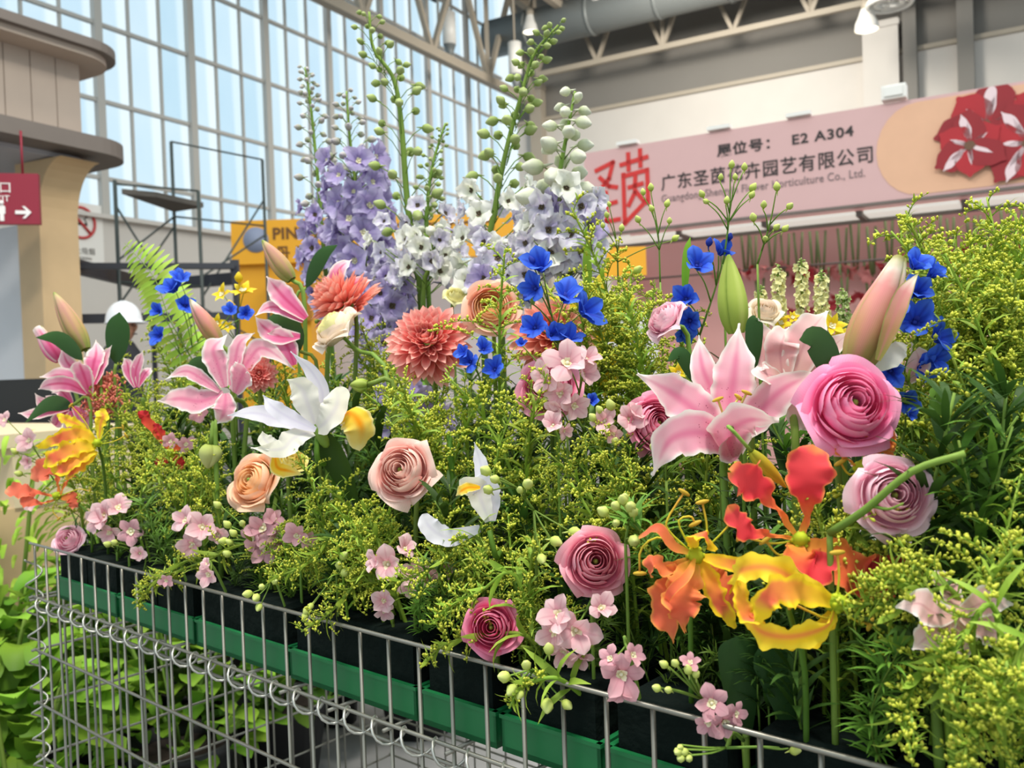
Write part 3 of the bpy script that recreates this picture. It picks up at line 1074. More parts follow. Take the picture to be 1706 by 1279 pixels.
RW = 0.0024
upr = tube_me((0, 0, 0.0), (0, 0, ZTOP), RW)
lngF = tube_me((-0.01, 0, 0), (LEN + 0.01, 0, 0), RW)
lngS = tube_me((0, -0.01, 0), (0, DEP + 0.01, 0), RW)
T = Matrix.Translation
for i in range(int(LEN / 0.05) + 1):
    cpart('wire', upr, T((i * 0.05, 0.0025, 0)))
for k in range(11):
    cpart('wire', lngF, T((0, -0.002, k * 0.1)))
for i in range(1, int(DEP / 0.05) + 1):          # left end
    cpart('wire', upr, T((0.0, i * 0.05, 0)))
for k in range(10):
    cpart('wire', lngS, T((-0.003, 0, k * 0.1)))
low_upr = tube_me((0, 0, 0.0), (0, 0, ZTOP - 0.1), RW)
for i in range(0, int(LEN / 0.1) + 1):            # back panel
    cpart('wire', low_upr, T((i * 0.1, DEP, 0)))
for k in range(10):
    cpart('wire', lngF, T((0, DEP, k * 0.1)))
for i in range(0, int(LEN / 0.1) + 1):            # shelf panel
    cpart('wire', lngS, T((i * 0.1, 0, ZSH - 0.01)))
for k in range(1, 9):
    cpart('wire', lngF, T((0, k * 0.1, ZSH - 0.0145)))
cpart('wire', lngF, T((0, 0.004, ZSH - 0.028)))


def coil(a, b, r, pitch, name):
    a, b = V(a), V(b)
    d = (b - a)
    L = d.length
    q = d.normalized().to_track_quat('Z', 'Y').to_matrix()
    n = int(L / pitch * 12)
    mb = MB()
    mb.tube([a + q @ V((r * math.cos(i * PI / 6), r * math.sin(i * PI / 6), L * i / n)) for i in range(n + 1)], 0.0019, 5)
    cpart(name, mb.mesh(name, M_wireb), Matrix.Identity(4))


coil((0.01, -0.001, ZSH - 0.016), (LEN, -0.001, ZSH - 0.016), 0.0125, 0.05, 'coil')
coil((0.0, -0.001, 0.0), (0.0, -0.001, ZTOP - 0.03), 0.014, 0.048, 'coil')

M_tray = plain('green_plastic_tray', '#0e6a38', 0.5, noise=0.08, scale=12)
M_foam = plain('dark_green_floral_foam', '#0b1512', 0.95, noise=0.25, scale=60, bump=0.3, spec=0.12)
mdl = [(0.03, 0.235, 2), (0.245, 0.45, 2), (0.46, 0.665, 2), (0.675, 0.88, 1), (0.89, 1.03, 1), (1.04, 1.155, 1), (1.165, 1.283, 1), (1.293, 1.42, 1), (1.43, 1.64, 2), (1.65, 1.86, 2)]
mdl = [(0.06, 0.30, 2), (0.31, 0.548, 2), (0.556, 0.782, 1), (0.79, 1.03, 1), (1.038, 1.151, 1), (1.159, 1.283, 1), (1.291, 1.42, 1), (1.428, 1.65, 2), (1.658, 1.88, 2)]
NTR = 0
for row in range(4):
    y0 = 0.012 + row * 0.205
    for i, (a, b, nf) in enumerate(mdl):
        c = MC @ V(((a + b) / 2, y0 + 0.1, ZSH))
        w, dp = b - a, 0.195
        where = ['along the front rail', 'in the second row', 'in the third row', 'in the back row'][row]
        nth = ['first', 'second', 'third', 'fourth', 'fifth', 'sixth', 'seventh', 'eighth', 'ninth'][i]
        t = thing('foam_tray', c, 'green plastic foam tray %s, %s from the left end of the cage' % (where, nth), 'tray', 'green foam trays on the shelf', hall(c, CD, DD))
        mb = MB()
        mb.box((0, 0, 0.003), (w, dp, 0.006))
        for sx in (-1, 1):
            mb.box((sx * (w / 2 - 0.002), 0, 0.019), (0.004, dp, 0.038))
            mb.box((0, sx * (dp / 2 - 0.002), 0.019), (w, 0.004, 0.038))
            mb.box((0, sx * (dp / 2 - 0.001), 0.037), (w + 0.003, 0.006, 0.004))
            mb.box((sx * (w / 2 - 0.001), 0, 0.037), (0.006, dp + 0.003, 0.004))
        new('tray', mb.mesh('tray', M_tray), t)
        for q in range(nf):
            fw = (w - 0.012) / nf
            x0 = -w / 2 + 0.006 + fw * q
            f = MB()
            fz = 0.088 + R.uniform(-0.002, 0.003)
            # block with chamfered top edges
            e = 0.006
            x1_, x2_, y1_, y2_ = x0 + 0.003, x0 + fw - 0.003, -dp / 2 + 0.006, dp / 2 - 0.006
            vs = [(x1_, y1_, 0.007), (x2_, y1_, 0.007), (x2_, y2_, 0.007), (x1_, y2_, 0.007),
                  (x1_, y1_, fz - e), (x2_, y1_, fz - e), (x2_, y2_, fz - e), (x1_, y2_, fz - e),
                  (x1_ + e, y1_ + e, fz), (x2_ - e, y1_ + e, fz), (x2_ - e, y2_ - e, fz), (x1_ + e, y2_ - e, fz)]
            fs = [(3, 2, 1, 0), (8, 9, 10, 11)]
            for l in (0, 4):
                fs += [(l + k, l + (k + 1) % 4, l + 4 + (k + 1) % 4, l + 4 + k) for k in range(4)]
            f.add(vs, fs, None, False)
            new('foam_block', f.mesh('foam_block', M_foam), t)
ZF = 0.992          # foam top


def bed(p):
    q = V((p[0], p[1], 0)) - A
    return q.dot(CD), q.dot(DD)


def bed_pt(s, w, z=ZF):
    return A + CD * s + DD * w + V((0, 0, z))


def clampbed(p, z=ZF - 0.015):
    s, w = bed(p)
    return bed_pt(min(max(s, 0.075), 1.86), min(max(w, 0.03), 0.80), z)


def dep(px, w):
    k = (px - 853) / FPX
    return (w + 0.6545) / (0.753 + 0.658 * k)


def X(px, py, w, dd=0.0):
    """the place seen at that pixel, w metres behind the front rail"""
    return P(px, py, dep(px, w) + dd)


# ------------------------------------------------------------------ person in a white hard hat
M_skin = plain('skin', '#a8775c', 0.55)
M_cloth = plain('dark_jacket', '#26282e', 0.85, noise=0.1)
M_trs = plain('dark_trousers', '#2c2d33', 0.85)
M_hat = plain('white_hard_hat', '#e6e7ea', 0.3)
M_hair = plain('black_hair', '#15120f', 0.6)
hp_ = P(200, 545, 6.5)
per = thing('person', (hp_.x, hp_.y, 0), 'person in white hard hat and dark jacket walking behind the flowers', 'person')
HZ = hp_.z          # head centre height
k = HZ / 1.62
sk_v = [(0, 0, 0.95), (0, 0, 1.15), (0, 0, 1.32), (0, 0.0, 1.45), (0.02, 0, 1.54),
        (0.10, 0, 0.92), (0.11, -0.08, 0.50), (0.11, 0.02, 0.09), (0.17, 0.02, 0.04),
        (-0.02, 0.02, 0.92), (0.0, 0.10, 0.50), (-0.10, 0.14, 0.10), (-0.03, 0.14, 0.04),
        (0.0, -0.19, 1.40), (0.03, -0.24, 1.13), (0.14, -0.22, 0.90), (0.20, -0.21, 0.82),
        (0.0, 0.19, 1.40), (-0.05, 0.24, 1.13), (0.03, 0.25, 0.90), (0.08, 0.24, 0.82)]
sk_e = [(0, 1), (1, 2), (2, 3), (3, 4), (0, 5), (5, 6), (6, 7), (7, 8), (0, 9), (9, 10), (10, 11), (11, 12), (3, 13), (13, 14), (14, 15), (15, 16), (3, 17), (17, 18), (18, 19), (19, 20)]
sk_r = [0.15, 0.14, 0.16, 0.11, 0.055, 0.095, 0.065, 0.045, 0.04, 0.095, 0.065, 0.045, 0.04, 0.07, 0.05, 0.036, 0.028, 0.07, 0.05, 0.036, 0.028]
me = bpy.data.meshes.new('body')
me.from_pydata([tuple(c * k for c in v) for v in sk_v], sk_e, [])
me.materials.append(M_cloth)
bo = bpy.data.objects.new('body', me)
COL.objects.link(bo)
md = bo.modifiers.new('skin', 'SKIN')
for i, vv in enumerate(me.skin_vertices[0].data):
    vv.radius = (sk_r[i], sk_r[i])
    vv.use_root = i == 0
sb_ = bo.modifiers.new('sub', 'SUBSURF')
sb_.levels = sb_.render_levels = 2
dg = bpy.context.evaluated_depsgraph_get()
me2 = bpy.data.meshes.new_from_object(bo.evaluated_get(dg))
bpy.data.objects.remove(bo)
me2.materials.clear()
me2.materials.append(M_cloth)
new('body', me2, per)
hd = MB()
hc = V((0.03, 0, HZ))
hd.blob(hc, (0.078, 0.115), V((0.1, 0, 1)), 16, 12)
hd.blob(hc + V((0.082, 0, -0.01)), (0.014, 0.028), V((0.5, 0, 1)), 8, 6)       # nose, facing right
hd.blob(hc + V((0.0, -0.078, -0.005)), (0.012, 0.03), V((0, 0, 1)), 8, 6)      # ear
hd.blob(hc + V((0.0, 0.078, -0.005)), (0.012, 0.03), V((0, 0, 1)), 8, 6)
hd.tube([hc + V((-0.015, 0, -0.17)), hc + V((-0.01, 0, -0.05))], 0.05, 10)
new('head', hd.mesh('head', M_skin), per)
ey = MB()
for s_ in (-1, 1):
    ey.blob(hc + V((0.072, 0.03 * s_, 0.012)), (0.009, 0.006), V((1, 0, 0)), 8, 5)
ey.box(hc + V((0.078, 0, -0.052)), (0.012, 0.045, 0.008))
new('eyes_and_mouth', ey.mesh('eyes_and_mouth', M_hair), per)
hr = MB()
hr.blob(hc + V((-0.025, 0, 0.0)), (0.082, 0.112), V((-0.15, 0, 1)), 14, 10)
new('hair', hr.mesh('hair', M_hair), per)
ht = MB()
prof = [(0.132, 0.026), (0.137, 0.032)] + [(0.126 * math.sqrt(1 - (q / 9) ** 2) + 0.002, 0.042 + 0.15 * q / 9) for q in range(9)] + [(0.02, 0.191)]
nn = 18
vs, fs = [], []
for r, z in prof:
    for j in range(nn):
        a = 2 * PI * j / nn
        bill = 0.045 * max(0, math.cos(a)) ** 2 if r > 0.13 else 0
        vs.append(hc + V(((r + bill) * math.cos(a), r * 0.9 * math.sin(a), z)))
for i in range(len(prof) - 1):
    fs += [(i * nn + j, i * nn + (j + 1) % nn, (i + 1) * nn + (j + 1) % nn, (i + 1) * nn + j) for j in range(nn)]
fs.append(tuple((len(prof) - 1) * nn + j for j in range(nn)))
ht.add(vs, fs)
ht.blob(hc + V((0, 0, 0.06)), (0.016, 0.136), V((0, 0, 1)), 8, 8)
new('hard_hat', ht.mesh('hard_hat', M_hat), per)


# ------------------------------------------------------------------ leaf materials used by all plants
def leaf_mat(name, c1, c2, trans=0.25, var=0.22, rough=0.5):
    return petal_mat(name, [(0.0, c1), (1.0, c2)], trans=trans, var=var, vein=0.12, rough=rough, hue=0.012)


L_dark = leaf_mat('dark_leaf', '#2b4419', '#3c5a22')
L_mid = leaf_mat('mid_leaf', '#4c6e26', '#688c34')
L_lily = leaf_mat('lily_leaf', '#263f1e', '#345527', 0.1, 0.1, 0.35)
L_stem = leaf_mat('stem_green', '#5d7a30', '#7c9640', 0.05)
L_gold = leaf_mat('goldenrod_leaf', '#76952f', '#9fb648')
L_lime = leaf_mat('lime_leaf', '#557d22', '#86ab36')
L_fern = leaf_mat('fern_leaf', '#85a634', '#aac64a')
M_bud = petal_mat('goldenrod_bud', [(0.0, '#aebb3c'), (0.55, '#d2d84e'), (1.0, '#e8e468')], trans=0.3, var=0.12, vein=0.0)
M_budp = petal_mat('pale_green_bud', [(0.0, '#9fb54a'), (0.5, '#c8d46e'), (1.0, '#dde594')], trans=0.2, var=0.06, vein=0.05)

# ------------------------------------------------------------------ leafy pot plants round the foot of the stand
M_pot = plain('black_pot', '#1b1a1b', 0.5)
M_soil = plain('potting_soil', '#33271f', 0.95, noise=0.3, scale=40)


def bushy(p, h, r, n, mat, label, lw=0.5, name='leafy_plant', pot=0.14, group=None, cat='plant', L0=0.115):
    t = thing(name, p, label, cat, group)
    mb = MB()
    pr = [(pot * 0.75, 0.0), (pot, 0.22), (pot * 1.06, 0.22), (pot * 1.06, 0.245), (pot * 0.97, 0.245), (pot * 0.95, 0.2)]
    nn = 16
    vs, fs = [], []
    for rr, z in pr:
        vs += [V((rr * math.cos(2 * PI * j / nn), rr * math.sin(2 * PI * j / nn), z)) for j in range(nn)]
    for i in range(len(pr) - 1):
        fs += [(i * nn + j, i * nn + (j + 1) % nn, (i + 1) * nn + (j + 1) % nn, (i + 1) * nn + j) for j in range(nn)]
    fs.append(tuple(reversed(range(nn))))
    mb.add(vs, fs)
    new('pot', mb.mesh('pot', M_pot), t)
    mb = MB(); mb.tube([V((0, 0, 0.19)), V((0, 0, 0.205))], pot * 0.95, 14); new('soil', mb.mesh('soil', M_soil), t)
    mb = MB()
    for i in range(5):
        a = i * 2.4
        mb.tube(spline([V((0, 0, 0.2)), V((r * .3 * math.cos(a), r * .3 * math.sin(a), 0.2 + (h - .2) * .5)), V((r * .5 * math.cos(a), r * .5 * math.sin(a), h * 0.9))], 5), 0.006, 5)
    new('stems', mb.mesh('stems', L_stem), t)
    var = []
    for q in range(3):
        lb = MB()
        ribbon(lb, arc_pts(1.0, 60 - q * 20, 115 - 10 * q, 6), lw, pr_round, side=(1, 0, 0), cup=0.25, ruf=0.05, rf=2.5, nu=4, nv=6, ph=q)
        var.append(lb.mesh('leaf', mat))
    n = int(n * 1.6) if L0 > 0.112 else n
    for i in range(n):
        a = i * 2.39996 + R.uniform(-.3, .3)
        f = (i + 0.5) / n
        rr = r * (0.25 + 0.6 * math.sin(PI * (0.15 + 0.75 * f)) * R.uniform(0.6, 1.0))
        z = 0.22 + (h - 0.25) * f
        L = L0 * R.uniform(0.7, 1.15)
        new('leaf', var[i % 3], t, Matrix.Translation((rr * math.cos(a), rr * math.sin(a), z)) @ rz(a - PI / 2) @ Matrix.Rotation(R.uniform(-.35, .35), 4, 'X') @ Matrix.Scale(L, 4))
    return t


for i, (px, py, d, h, r, mt_, n, lab, lw) in enumerate((
        (20, 1250, 2.15, 0.62, 0.26, L_lime, 90, 'bright green leafy pot plant beside the left corner of the cage', 0.7),
        (-30, 1150, 2.5, 0.75, 0.28, L_lime, 80, 'lime green leafy pot plant at the very left edge', 0.6),
        (120, 1150, 2.9, 0.62, 0.30, L_lime, 90, 'lime green leafy pot plant seen through the left of the cage', 0.7),
        (240, 1180, 2.9, 0.80, 0.34, L_lime, 120, 'bright leafy pot plant seen through the cage under the green trays', 0.6),
        (330, 1130, 3.1, 0.80, 0.34, L_mid, 120, 'loose leafy pot plant behind the cage above the grey tiles', 0.45),
        (430, 1080, 3.6, 0.78, 0.34, L_lime, 110, 'yellow-green pot plant far behind the cage', 0.45),
        (300, 1200, 2.6, 0.72, 0.34, L_lime, 120, 'lush lime pot plant close behind the left half of the cage', 0.55),
        (470, 1230, 2.9, 0.62, 0.30, L_mid, 100, 'mid-green pot plant behind the cage left of the yellow cut blooms', 0.5),
        (560, 1120, 3.9, 0.80, 0.34, L_mid, 100, 'wide leafy pot plant behind the cage under the middle trays', 0.4),
        (700, 1230, 3.2, 0.74, 0.34, L_mid, 110, 'leafy pot plant behind the cage near the blue cut blooms', 0.4))):
    q = P(px, py, d)
    bushy(V((q.x, q.y, 0)), h, r, n, mt_, lab, lw, pot=0.15)
# tall yellow-green conifer-like plant in a big black tub at the far left
q = P(12, 980, 2.9)
bushy(V((q.x - 0.02, q.y, 0.0)), 1.12, 0.24, 170, L_fern, 'tall yellow-green feathery plant in a black tub at the far left', 0.18, 'feathery_plant', 0.2, L0=0.12)


def card_plant(p, h, mats, label, n=7, name='flowering_plant'):
    t = bushy(p, h * 0.8, 0.14, 30, L_mid, label, 0.35, name, 0.09, L0=0.11)
    for i in range(n):
        a = i * 2.4
        mb = MB()
        for j in range(6):
            b2 = MB()
            ribbon(b2, arc_pts(0.045, 20, 95, 4), 0.03, pr_round, side=(1, 0, 0), nu=2, nv=4)
            Mx = frame(V((0.1 * math.cos(a), 0.1 * math.sin(a), h * (0.8 + 0.25 * R.random()))), V((math.cos(a) * .6, -0.7, 0.8)), j * PI / 3)
            mb.add([Mx @ V(v_) for v_ in b2.v], b2.f, b2.uv)
        new('bloom', mb.mesh('bloom', mats), t)
    return t


P_yel = petal_mat('yellow_petal', [(0.0, '#d9a520'), (1.0, '#f2cf3a')], trans=0.25)
P_blu = petal_mat('blue_petal', [(0.0, '#2a3fb8'), (0.5, '#2f55d2'), (1.0, '#4a74de')], edge='#3b66dc', rib='#22309a', rib_w=0.3, rib_amt=0.6, trans=0.25, var=0.14)
q = P(525, 1215, 3.6); card_plant(V((q.x, q.y, 0)), 0.42, P_yel, 'yellow-flowered pot plant standing on the grey tiles behind the cage')
q = P(565, 1250, 3.3); card_plant(V((q.x, q.y, 0)), 0.34, P_blu, 'small blue-flowered pot plant on the grey tiles behind the cage')
# ------------------------------------------------------------------ flower builders
def AX(r, u, t):
    return V((r, -t, u)).normalized()


def stemmed(name, label, cat, H, axis, group=None, r=0.0025, mat=None, back=0.02, lean=(0.0, 0.0), stem=True, mid=None):
    """an Empty at the foot of the cut stem in the foam, with the stem up to the head H; returns (thing, local())"""
    base = clampbed(V(mid) if mid is not None else H + V((lean[0], lean[1], 0)) + V((-axis.x, -axis.y, 0)) * 0.04)
    t = thing(name, base, label, cat, group)
    inv = Matrix.Translation(-base)
    if stem:
        a = H - axis * back
        m_ = V(mid) if mid is not None else base.lerp(a, 0.6) + V((-axis.x, -axis.y, 0)) * 0.015
        pts = spline([base, m_, a - axis * 0.035 if mid is None else a - axis * 0.03, a], 10)
        mb = MB(); mb.tube(pts, r * 1.15, 7, r2=r)
        me = mb.mesh('stem', mat or L_stem)
        me.transform(inv)
        new('stem', me, t)
    return t, (lambda M: inv @ M)


def put(t, loc, name, mb, mat):
    """link a mesh built in world places as a part of t"""
    me = mb.mesh(name, mat)
    me.transform(loc(Matrix.Identity(4)))
    return new(name, me, t)


# ---- ranunculus: shells of petals round an axis
def shell(Rm, q, half, ruf, ph, open_, H=0.35, flare=0.0, nu=10, nv=8):
    Rk = Rm * (0.10 + 0.90 * q)
    oq = max(0, (q - 0.55) / 0.45)
    zr = Rm * (H * (1 - 0.55 * min(1, q / 0.55) ** 2) - (0.50 * H + open_ * 0.35) * oq) - Rm * 0.14 * max(0, 0.3 - q)
    Bk = max(Rk * (1.20 - 0.30 * oq - 0.12 * q), Rm * 0.15)
    Bz = -0.42 * Rm + (zr + 0.42 * Rm) * (0.55 + 0.22 * oq)
    cs = spline([V((0.07 * Rm, 0, -0.48 * Rm)), V((Bk * 0.8, 0, -0.42 * Rm + (zr + 0.42 * Rm) * 0.2)), V((Bk, 0, Bz)), V((Rk * (1 + flare * q), 0, zr))], nv)
    mb = MB()
    vs, uv = [], []
    for i, c in enumerate(cs):
        v = i / nv
        hw = half * (0.45 + 0.55 * min(1, v / 0.5)) * (1 - 0.22 * max(0, (v - 0.7) / 0.3) ** 2)
        for j in range(nu + 1):
            u = -1 + 2 * j / nu
            a = hw * u
            # one edge lies outside the next petal, the other inside
            rr = c.x * (1 + 0.06 * u * min(1, v * 1.5)) + ruf * Rm * math.sin(ph + 3 * u + 2 * v) * v
            z = c.z - ((0.10 + 0.22 * oq) * (abs(u) ** 2.6)) * Rk * v ** 2 + ruf * Rm * 0.9 * math.sin(ph * 2 + 4.5 * u) * v * v
            vs.append(V((rr * math.cos(a), rr * math.sin(a), z)))
            uv.append((j / nu, v))
    k = nu + 1
    mb.add(vs, [(i * k + j, i * k + j + 1, (i + 1) * k + j + 1, (i + 1) * k + j) for i in range(nv) for j in range(nu)], uv)
    return mb


def ranunculus(label, H, axis, Rm, mat, rings=9, group=None, open_=0.25, inner=None, dome=0.38, eye=None, lean=(0, 0), cat='flower', ruf=0.012, flare=0.06, name='ranunculus', mid=None, full=1.0):
    axis = axis.normalized()
    t, loc = stemmed(name, label, cat, H, axis, group, 0.0030, back=Rm * 0.45, lean=lean, mid=mid)
    F = loc(frame(H, axis, R.random() * 6))
    a0 = 0
    for k in range(rings):
        no = 3 if rings > 6 else 2                      # open outer rows
        q = 0.56 * (k + 0.5) / (rings - no) if k < rings - no else (0.70 + 0.30 * (k - rings + no) / (no - 1))
        n = 2 if q < 0.2 else (3 if q < 0.4 else (4 if q < 0.6 else 5))
        half = math.radians((105 if n == 2 else 70 if n == 3 else 54 if n == 4 else 44) * full)
        mt_ = inner if (inner and q < 0.5) else mat
        for var in range(2):
            me = shell(Rm, q, half, ruf * (0.5 + 1.6 * q * q), R.random() * 6, open_, dome, flare).mesh('petal', mt_)
            for j in range(var, n, 2):
                new('petal', me, t, F @ rz(a0 + j * 2 * PI / n + R.uniform(-.12, .12)) @ Matrix.Rotation(R.uniform(-.09, .09), 4, 'X') @ Matrix.Rotation(R.uniform(-.07, .07), 4, 'Y') @ Matrix.Translation((0, 0, R.uniform(-.03, .03) * Rm)))
        a0 += 1.1
    mb = MB(); mb.blob((0, 0, -Rm * 0.02), (Rm * 0.09, Rm * 0.2), V((0, 0, 1)), 8, 6)
    new('eye', mb.mesh('eye', eye or L_stem), t, F)
    # green sepals under the head
    mb = MB()
    for j in range(5):
        b2 = MB(); ribbon(b2, arc_pts(Rm * 0.5, 95, 60, 5, 0.002, -0.50 * Rm), Rm * 0.26, pr_lance, side=(1, 0, 0), nu=2, nv=5)
        mb.add([rz(j * 1.2566) @ V(p) for p in b2.v], b2.f, b2.uv)
    new('sepals', mb.mesh('sepals', L_stem), t, F)
    return t


# ---- dahlia: many boat-shaped rays in spiral order
def dahlia(label, H, axis, Rm, mat, n=130, depth=0.62, group=None, lean=(0, 0), eye=None, wid=0.30, mid=None, name='dahlia'):
    t, loc = stemmed(name, label, 'flower', H, axis, group, 0.0035, back=Rm * 0.3, lean=lean, mid=mid)
    F = loc(frame(H, axis, R.random() * 6))
    kinds = []
    for k in range(7):
        f = (k + 0.5) / 7
        L = Rm * (0.30 + 0.62 * f ** 0.8)
        th0 = 12 + 95 * f
        th1 = -25 + 128 * f
        vv = []
        for q in range(2):
            mb = MB(); ribbon(mb, arc_pts(L, th0, th1, 7, 0.012 * Rm / 0.05 * f ** 0.5, 0), L * wid * (1.25 - 0.3 * f), pr_lance if False else pr_round, side=(1, 0, 0), cup=0.75 - 0.2 * f, ruf=0.04, rf=1.5, nu=4, nv=6, ph=q * 2)
            vv.append(mb.mesh('petal', mat))
        kinds.append(vv)
    for i in range(n):
        f = (i + 0.5) / n
        k = min(6, int(f ** 0.8 * 7))
        z = -Rm * depth * f ** 1.3 * 0.55 + Rm * 0.02
        new('petal', kinds[k][i % 2], t, F @ rz(i * 2.39996) @ Matrix.Translation((0, 0, z)) @ Matrix.Rotation(R.uniform(-.10, .10), 4, 'X') @ Matrix.Rotation(R.uniform(-.15, .15), 4, 'Y') @ Matrix.Scale(R.uniform(.92, 1.06), 4))
    mb = MB(); mb.blob((0, 0, Rm * 0.03), (Rm * 0.10, Rm * 0.10), V((0, 0, 1)), 8, 6); new('eye', mb.mesh('eye', eye or mat), t, F)
    mb = MB(); mb.blob((0, 0, -Rm * 0.38), (Rm * 0.22, Rm * 0.16), V((0, 0, 1)), 10, 6); new('calyx', mb.mesh('calyx', L_stem), t, F)
    return t


# ---- petals laid from the throat to where their tips are seen
NH = (-c_f + V((0, 0, 0.35))).normalized()


def ppts(seq, d0):
    return [P(a, b, d0 + (c[0] if c else 0.0)) for a, b, *c in seq]


def petal_to(t, loc, seq, d0, Wpx, mat, prof=pr_lily, nh=None, cup=0.15, ruf=0.06, rf=2.7, name='petal', nu=10, nv=32, tw=0.0):
    pts = ppts(seq, d0)
    mb = MB()
    ribbon(mb, pts, Wpx * d0 / FPX, prof, nh=nh if nh is not None else NH, cup=cup, ruf=ruf, rf=rf, nu=nu, nv=nv, ph=R.random() * 6, tw=tw)
    return put(t, loc, name, mb, mat)


def stamen(t, loc, seq, d0, mat, mat2, r=0.0012, anth=0.004):
    pts = spline(ppts(seq, d0), 8)
    mb = MB(); mb.tube(pts, r, 5)
    fl_ = put(t, loc, 'stamen', mb, mat)
    if anth:
        mb = MB(); mb.blob(pts[-1], (anth * 0.45, anth * 1.3), (pts[-1] - pts[-3]).cross(V((0, 1, 0.3))), 6, 5)
        me = mb.mesh('anther', mat2); me.transform(loc(Matrix.Identity(4)))
        new('anther', me, fl_)


def lily(label, px, py, w, petals, mat, axis, group=None, lean=(0, 0), sta=(), name='pink_lily', stem=True, ruf=0.06, bk=0.03):
    d0 = dep(px, w)
    H = P(px, py, d0)
    t, loc = stemmed(name, label, 'flower', H, axis, group, 0.0038, L_stem, back=bk, lean=lean, stem=stem)
    for seq, W, *kw in petals:
        petal_to(t, loc, seq, d0, W, mat, **({'ruf': ruf, **(kw[0] if kw else {})}))
    for seq in sta:
        stamen(t, loc, seq, d0, S_fil, S_anth, 0.0011, 0.0045)
    return t, loc, d0


def lily_bud(label, tip, base, Wpx, w, mats, dd=(0, 0), cat='flower bud', lean=(0, 0), name='lily_bud', open_=0.0, group=None, r=0.0036, mid=None):
    d0 = dep(base[0], w)
    a, b = P(base[0], base[1], d0 + dd[0]), P(tip[0], tip[1], d0 + dd[1])
    ax = (b - a)
    L = ax.length
    t, loc = stemmed(name, label, cat, a, ax.normalized(), group, r, L_stem, back=0.0, lean=lean, mid=mid)
    F = loc(frame(a, ax, 0.5))
    rad = Wpx * d0 / FPX / 2
    for k in range(3):
        mb = MB()
        nu, nv = 8, 14
        vs, uv = [], []
        for i in range(nv + 1):
            v = i / nv
            rr = rad * max(0.05, math.sin(PI * min(1, 0.08 + v * 0.90) ** 0.8) ** 0.75 * (1 - 0.15 * v))
            if open_:
                rr += rad * open_ * max(0, v - 0.7) ** 1.5 * 5
            for j in range(nu + 1):
                u = -1 + 2 * j / nu
                an = k * 2 * PI / 3 + u * 1.15
                lob = 1 - 0.20 * abs(u) ** 3 + 0.05 * math.cos(u * PI)
                vs.append(V((rr * lob * math.cos(an), rr * lob * math.sin(an), L * v)))
                uv.append((j / nu, v))
        q = nu + 1
        mb.add(vs, [(i * q + j, i * q + j + 1, (i + 1) * q + j + 1, (i + 1) * q + j) for i in range(nv) for j in range(nu)], uv)
        new('petal', mb.mesh('petal', mats[k % len(mats)]), t, F)
    return t, loc, d0


def lance_leaf(label, base, tip, Wpx, w, mat=None, dd=(0, 0), bend=0.02, name='lily_leaf', nh=None, prof=pr_lance, group=None):
    """a long leaf on its own cut stem"""
    d0 = dep(base[0], w)
    a, b = P(base[0], base[1], d0 + dd[0]), P(tip[0], tip[1], d0 + dd[1])
    t, loc = stemmed(name, label, 'leaf', a, (b - a).normalized(), group, 0.003, L_stem, back=0.0)
    mb = MB()
    mid = a.lerp(b, 0.5) + V((0, 0, bend))
    ribbon(mb, [a, mid, b], Wpx * d0 / FPX, prof, nh=nh if nh is not None else NH, cup=-0.12, nu=6, nv=12)
    put(t, loc, 'blade', mb, mat or L_lily)
    mb = MB(); mb.tube([p - NH * 0.0008 for p in spline([a, mid, b], 10)], 0.0008, 4, r2=0.0002)
    put(t, loc, 'midrib', mb, L_mid)
    return t


# ---- delphinium florets and spikes
def pr_oval(v):
    return max(0.05, (0.26 + 0.74 * math.sin(PI / 2 * min(1, v / 0.62))) * (1 - max(0, (v - 0.6) / 0.4) ** 2.6))


def pr_petal(v):
    return max(0.05, (0.30 + 0.70 * math.sin(PI / 2 * min(1, v / 0.6))) * (1 - max(0, (v - 0.55) / 0.45) ** 1.9))


def floret_mesh(L, W, mat, th=(60, 92), var=0, n=5, ruf=0.12, spur=True):
    mb = MB()
    rr = random.Random(var * 17 + 3)
    for j in range(n):
        b2 = MB()
        ribbon(b2, arc_pts(L * rr.uniform(.9, 1.1), th[0] - 30 + rr.uniform(-16, 16), th[1] + rr.uniform(-30, 22), 5, L * 0.04), W * rr.uniform(.72, .98), pr_petal, side=(1, 0, 0), cup=rr.uniform(-.45, .55), ruf=ruf, rf=1.6, nu=4, nv=7, ph=rr.random() * 6)
        mb.add([rz(j * 2 * PI / n + rr.uniform(-.12, .12)) @ V(p) for p in b2.v], b2.f, b2.uv)
    if spur:
        mb.tube([V((0, 0, 0)), V((0, -L * 0.25, -L * 0.45)), V((0, -L * 0.15, -L * 0.75))], L * 0.08, 5, r2=L * 0.02)
    return mb.mesh('floret', mat)


def eye_mesh(L, mat):
    mb = MB()
    for j in range(4):
        b2 = MB(); ribbon(b2, arc_pts(L * 0.34, 10, 75, 4, L * 0.03, L * 0.03), L * 0.24, pr_round, side=(1, 0, 0), nu=2, nv=4)
        mb.add([rz(j * PI / 2 + 0.4) @ V(p) for p in b2.v], b2.f, b2.uv)
    mb.blob((0, 0, L * 0.12), (L * 0.10, L * 0.12), V((0, 0, 1)), 6, 4)
    return mb.mesh('eye', mat)


def bud_mesh(mat, L=0.012):
    mb = MB()
    mb.blob((0, 0, L * 0.5), (L * 0.42, L * 0.55), V((0, 0, 1)), 7, 6, point=0.5)
    mb.tube([V((0, 0, L * 0.1)), V((0, -L * 0.2, -L * 0.5))], L * 0.12, 5, r2=L * 0.03)
    return mb.mesh('bud', mat)


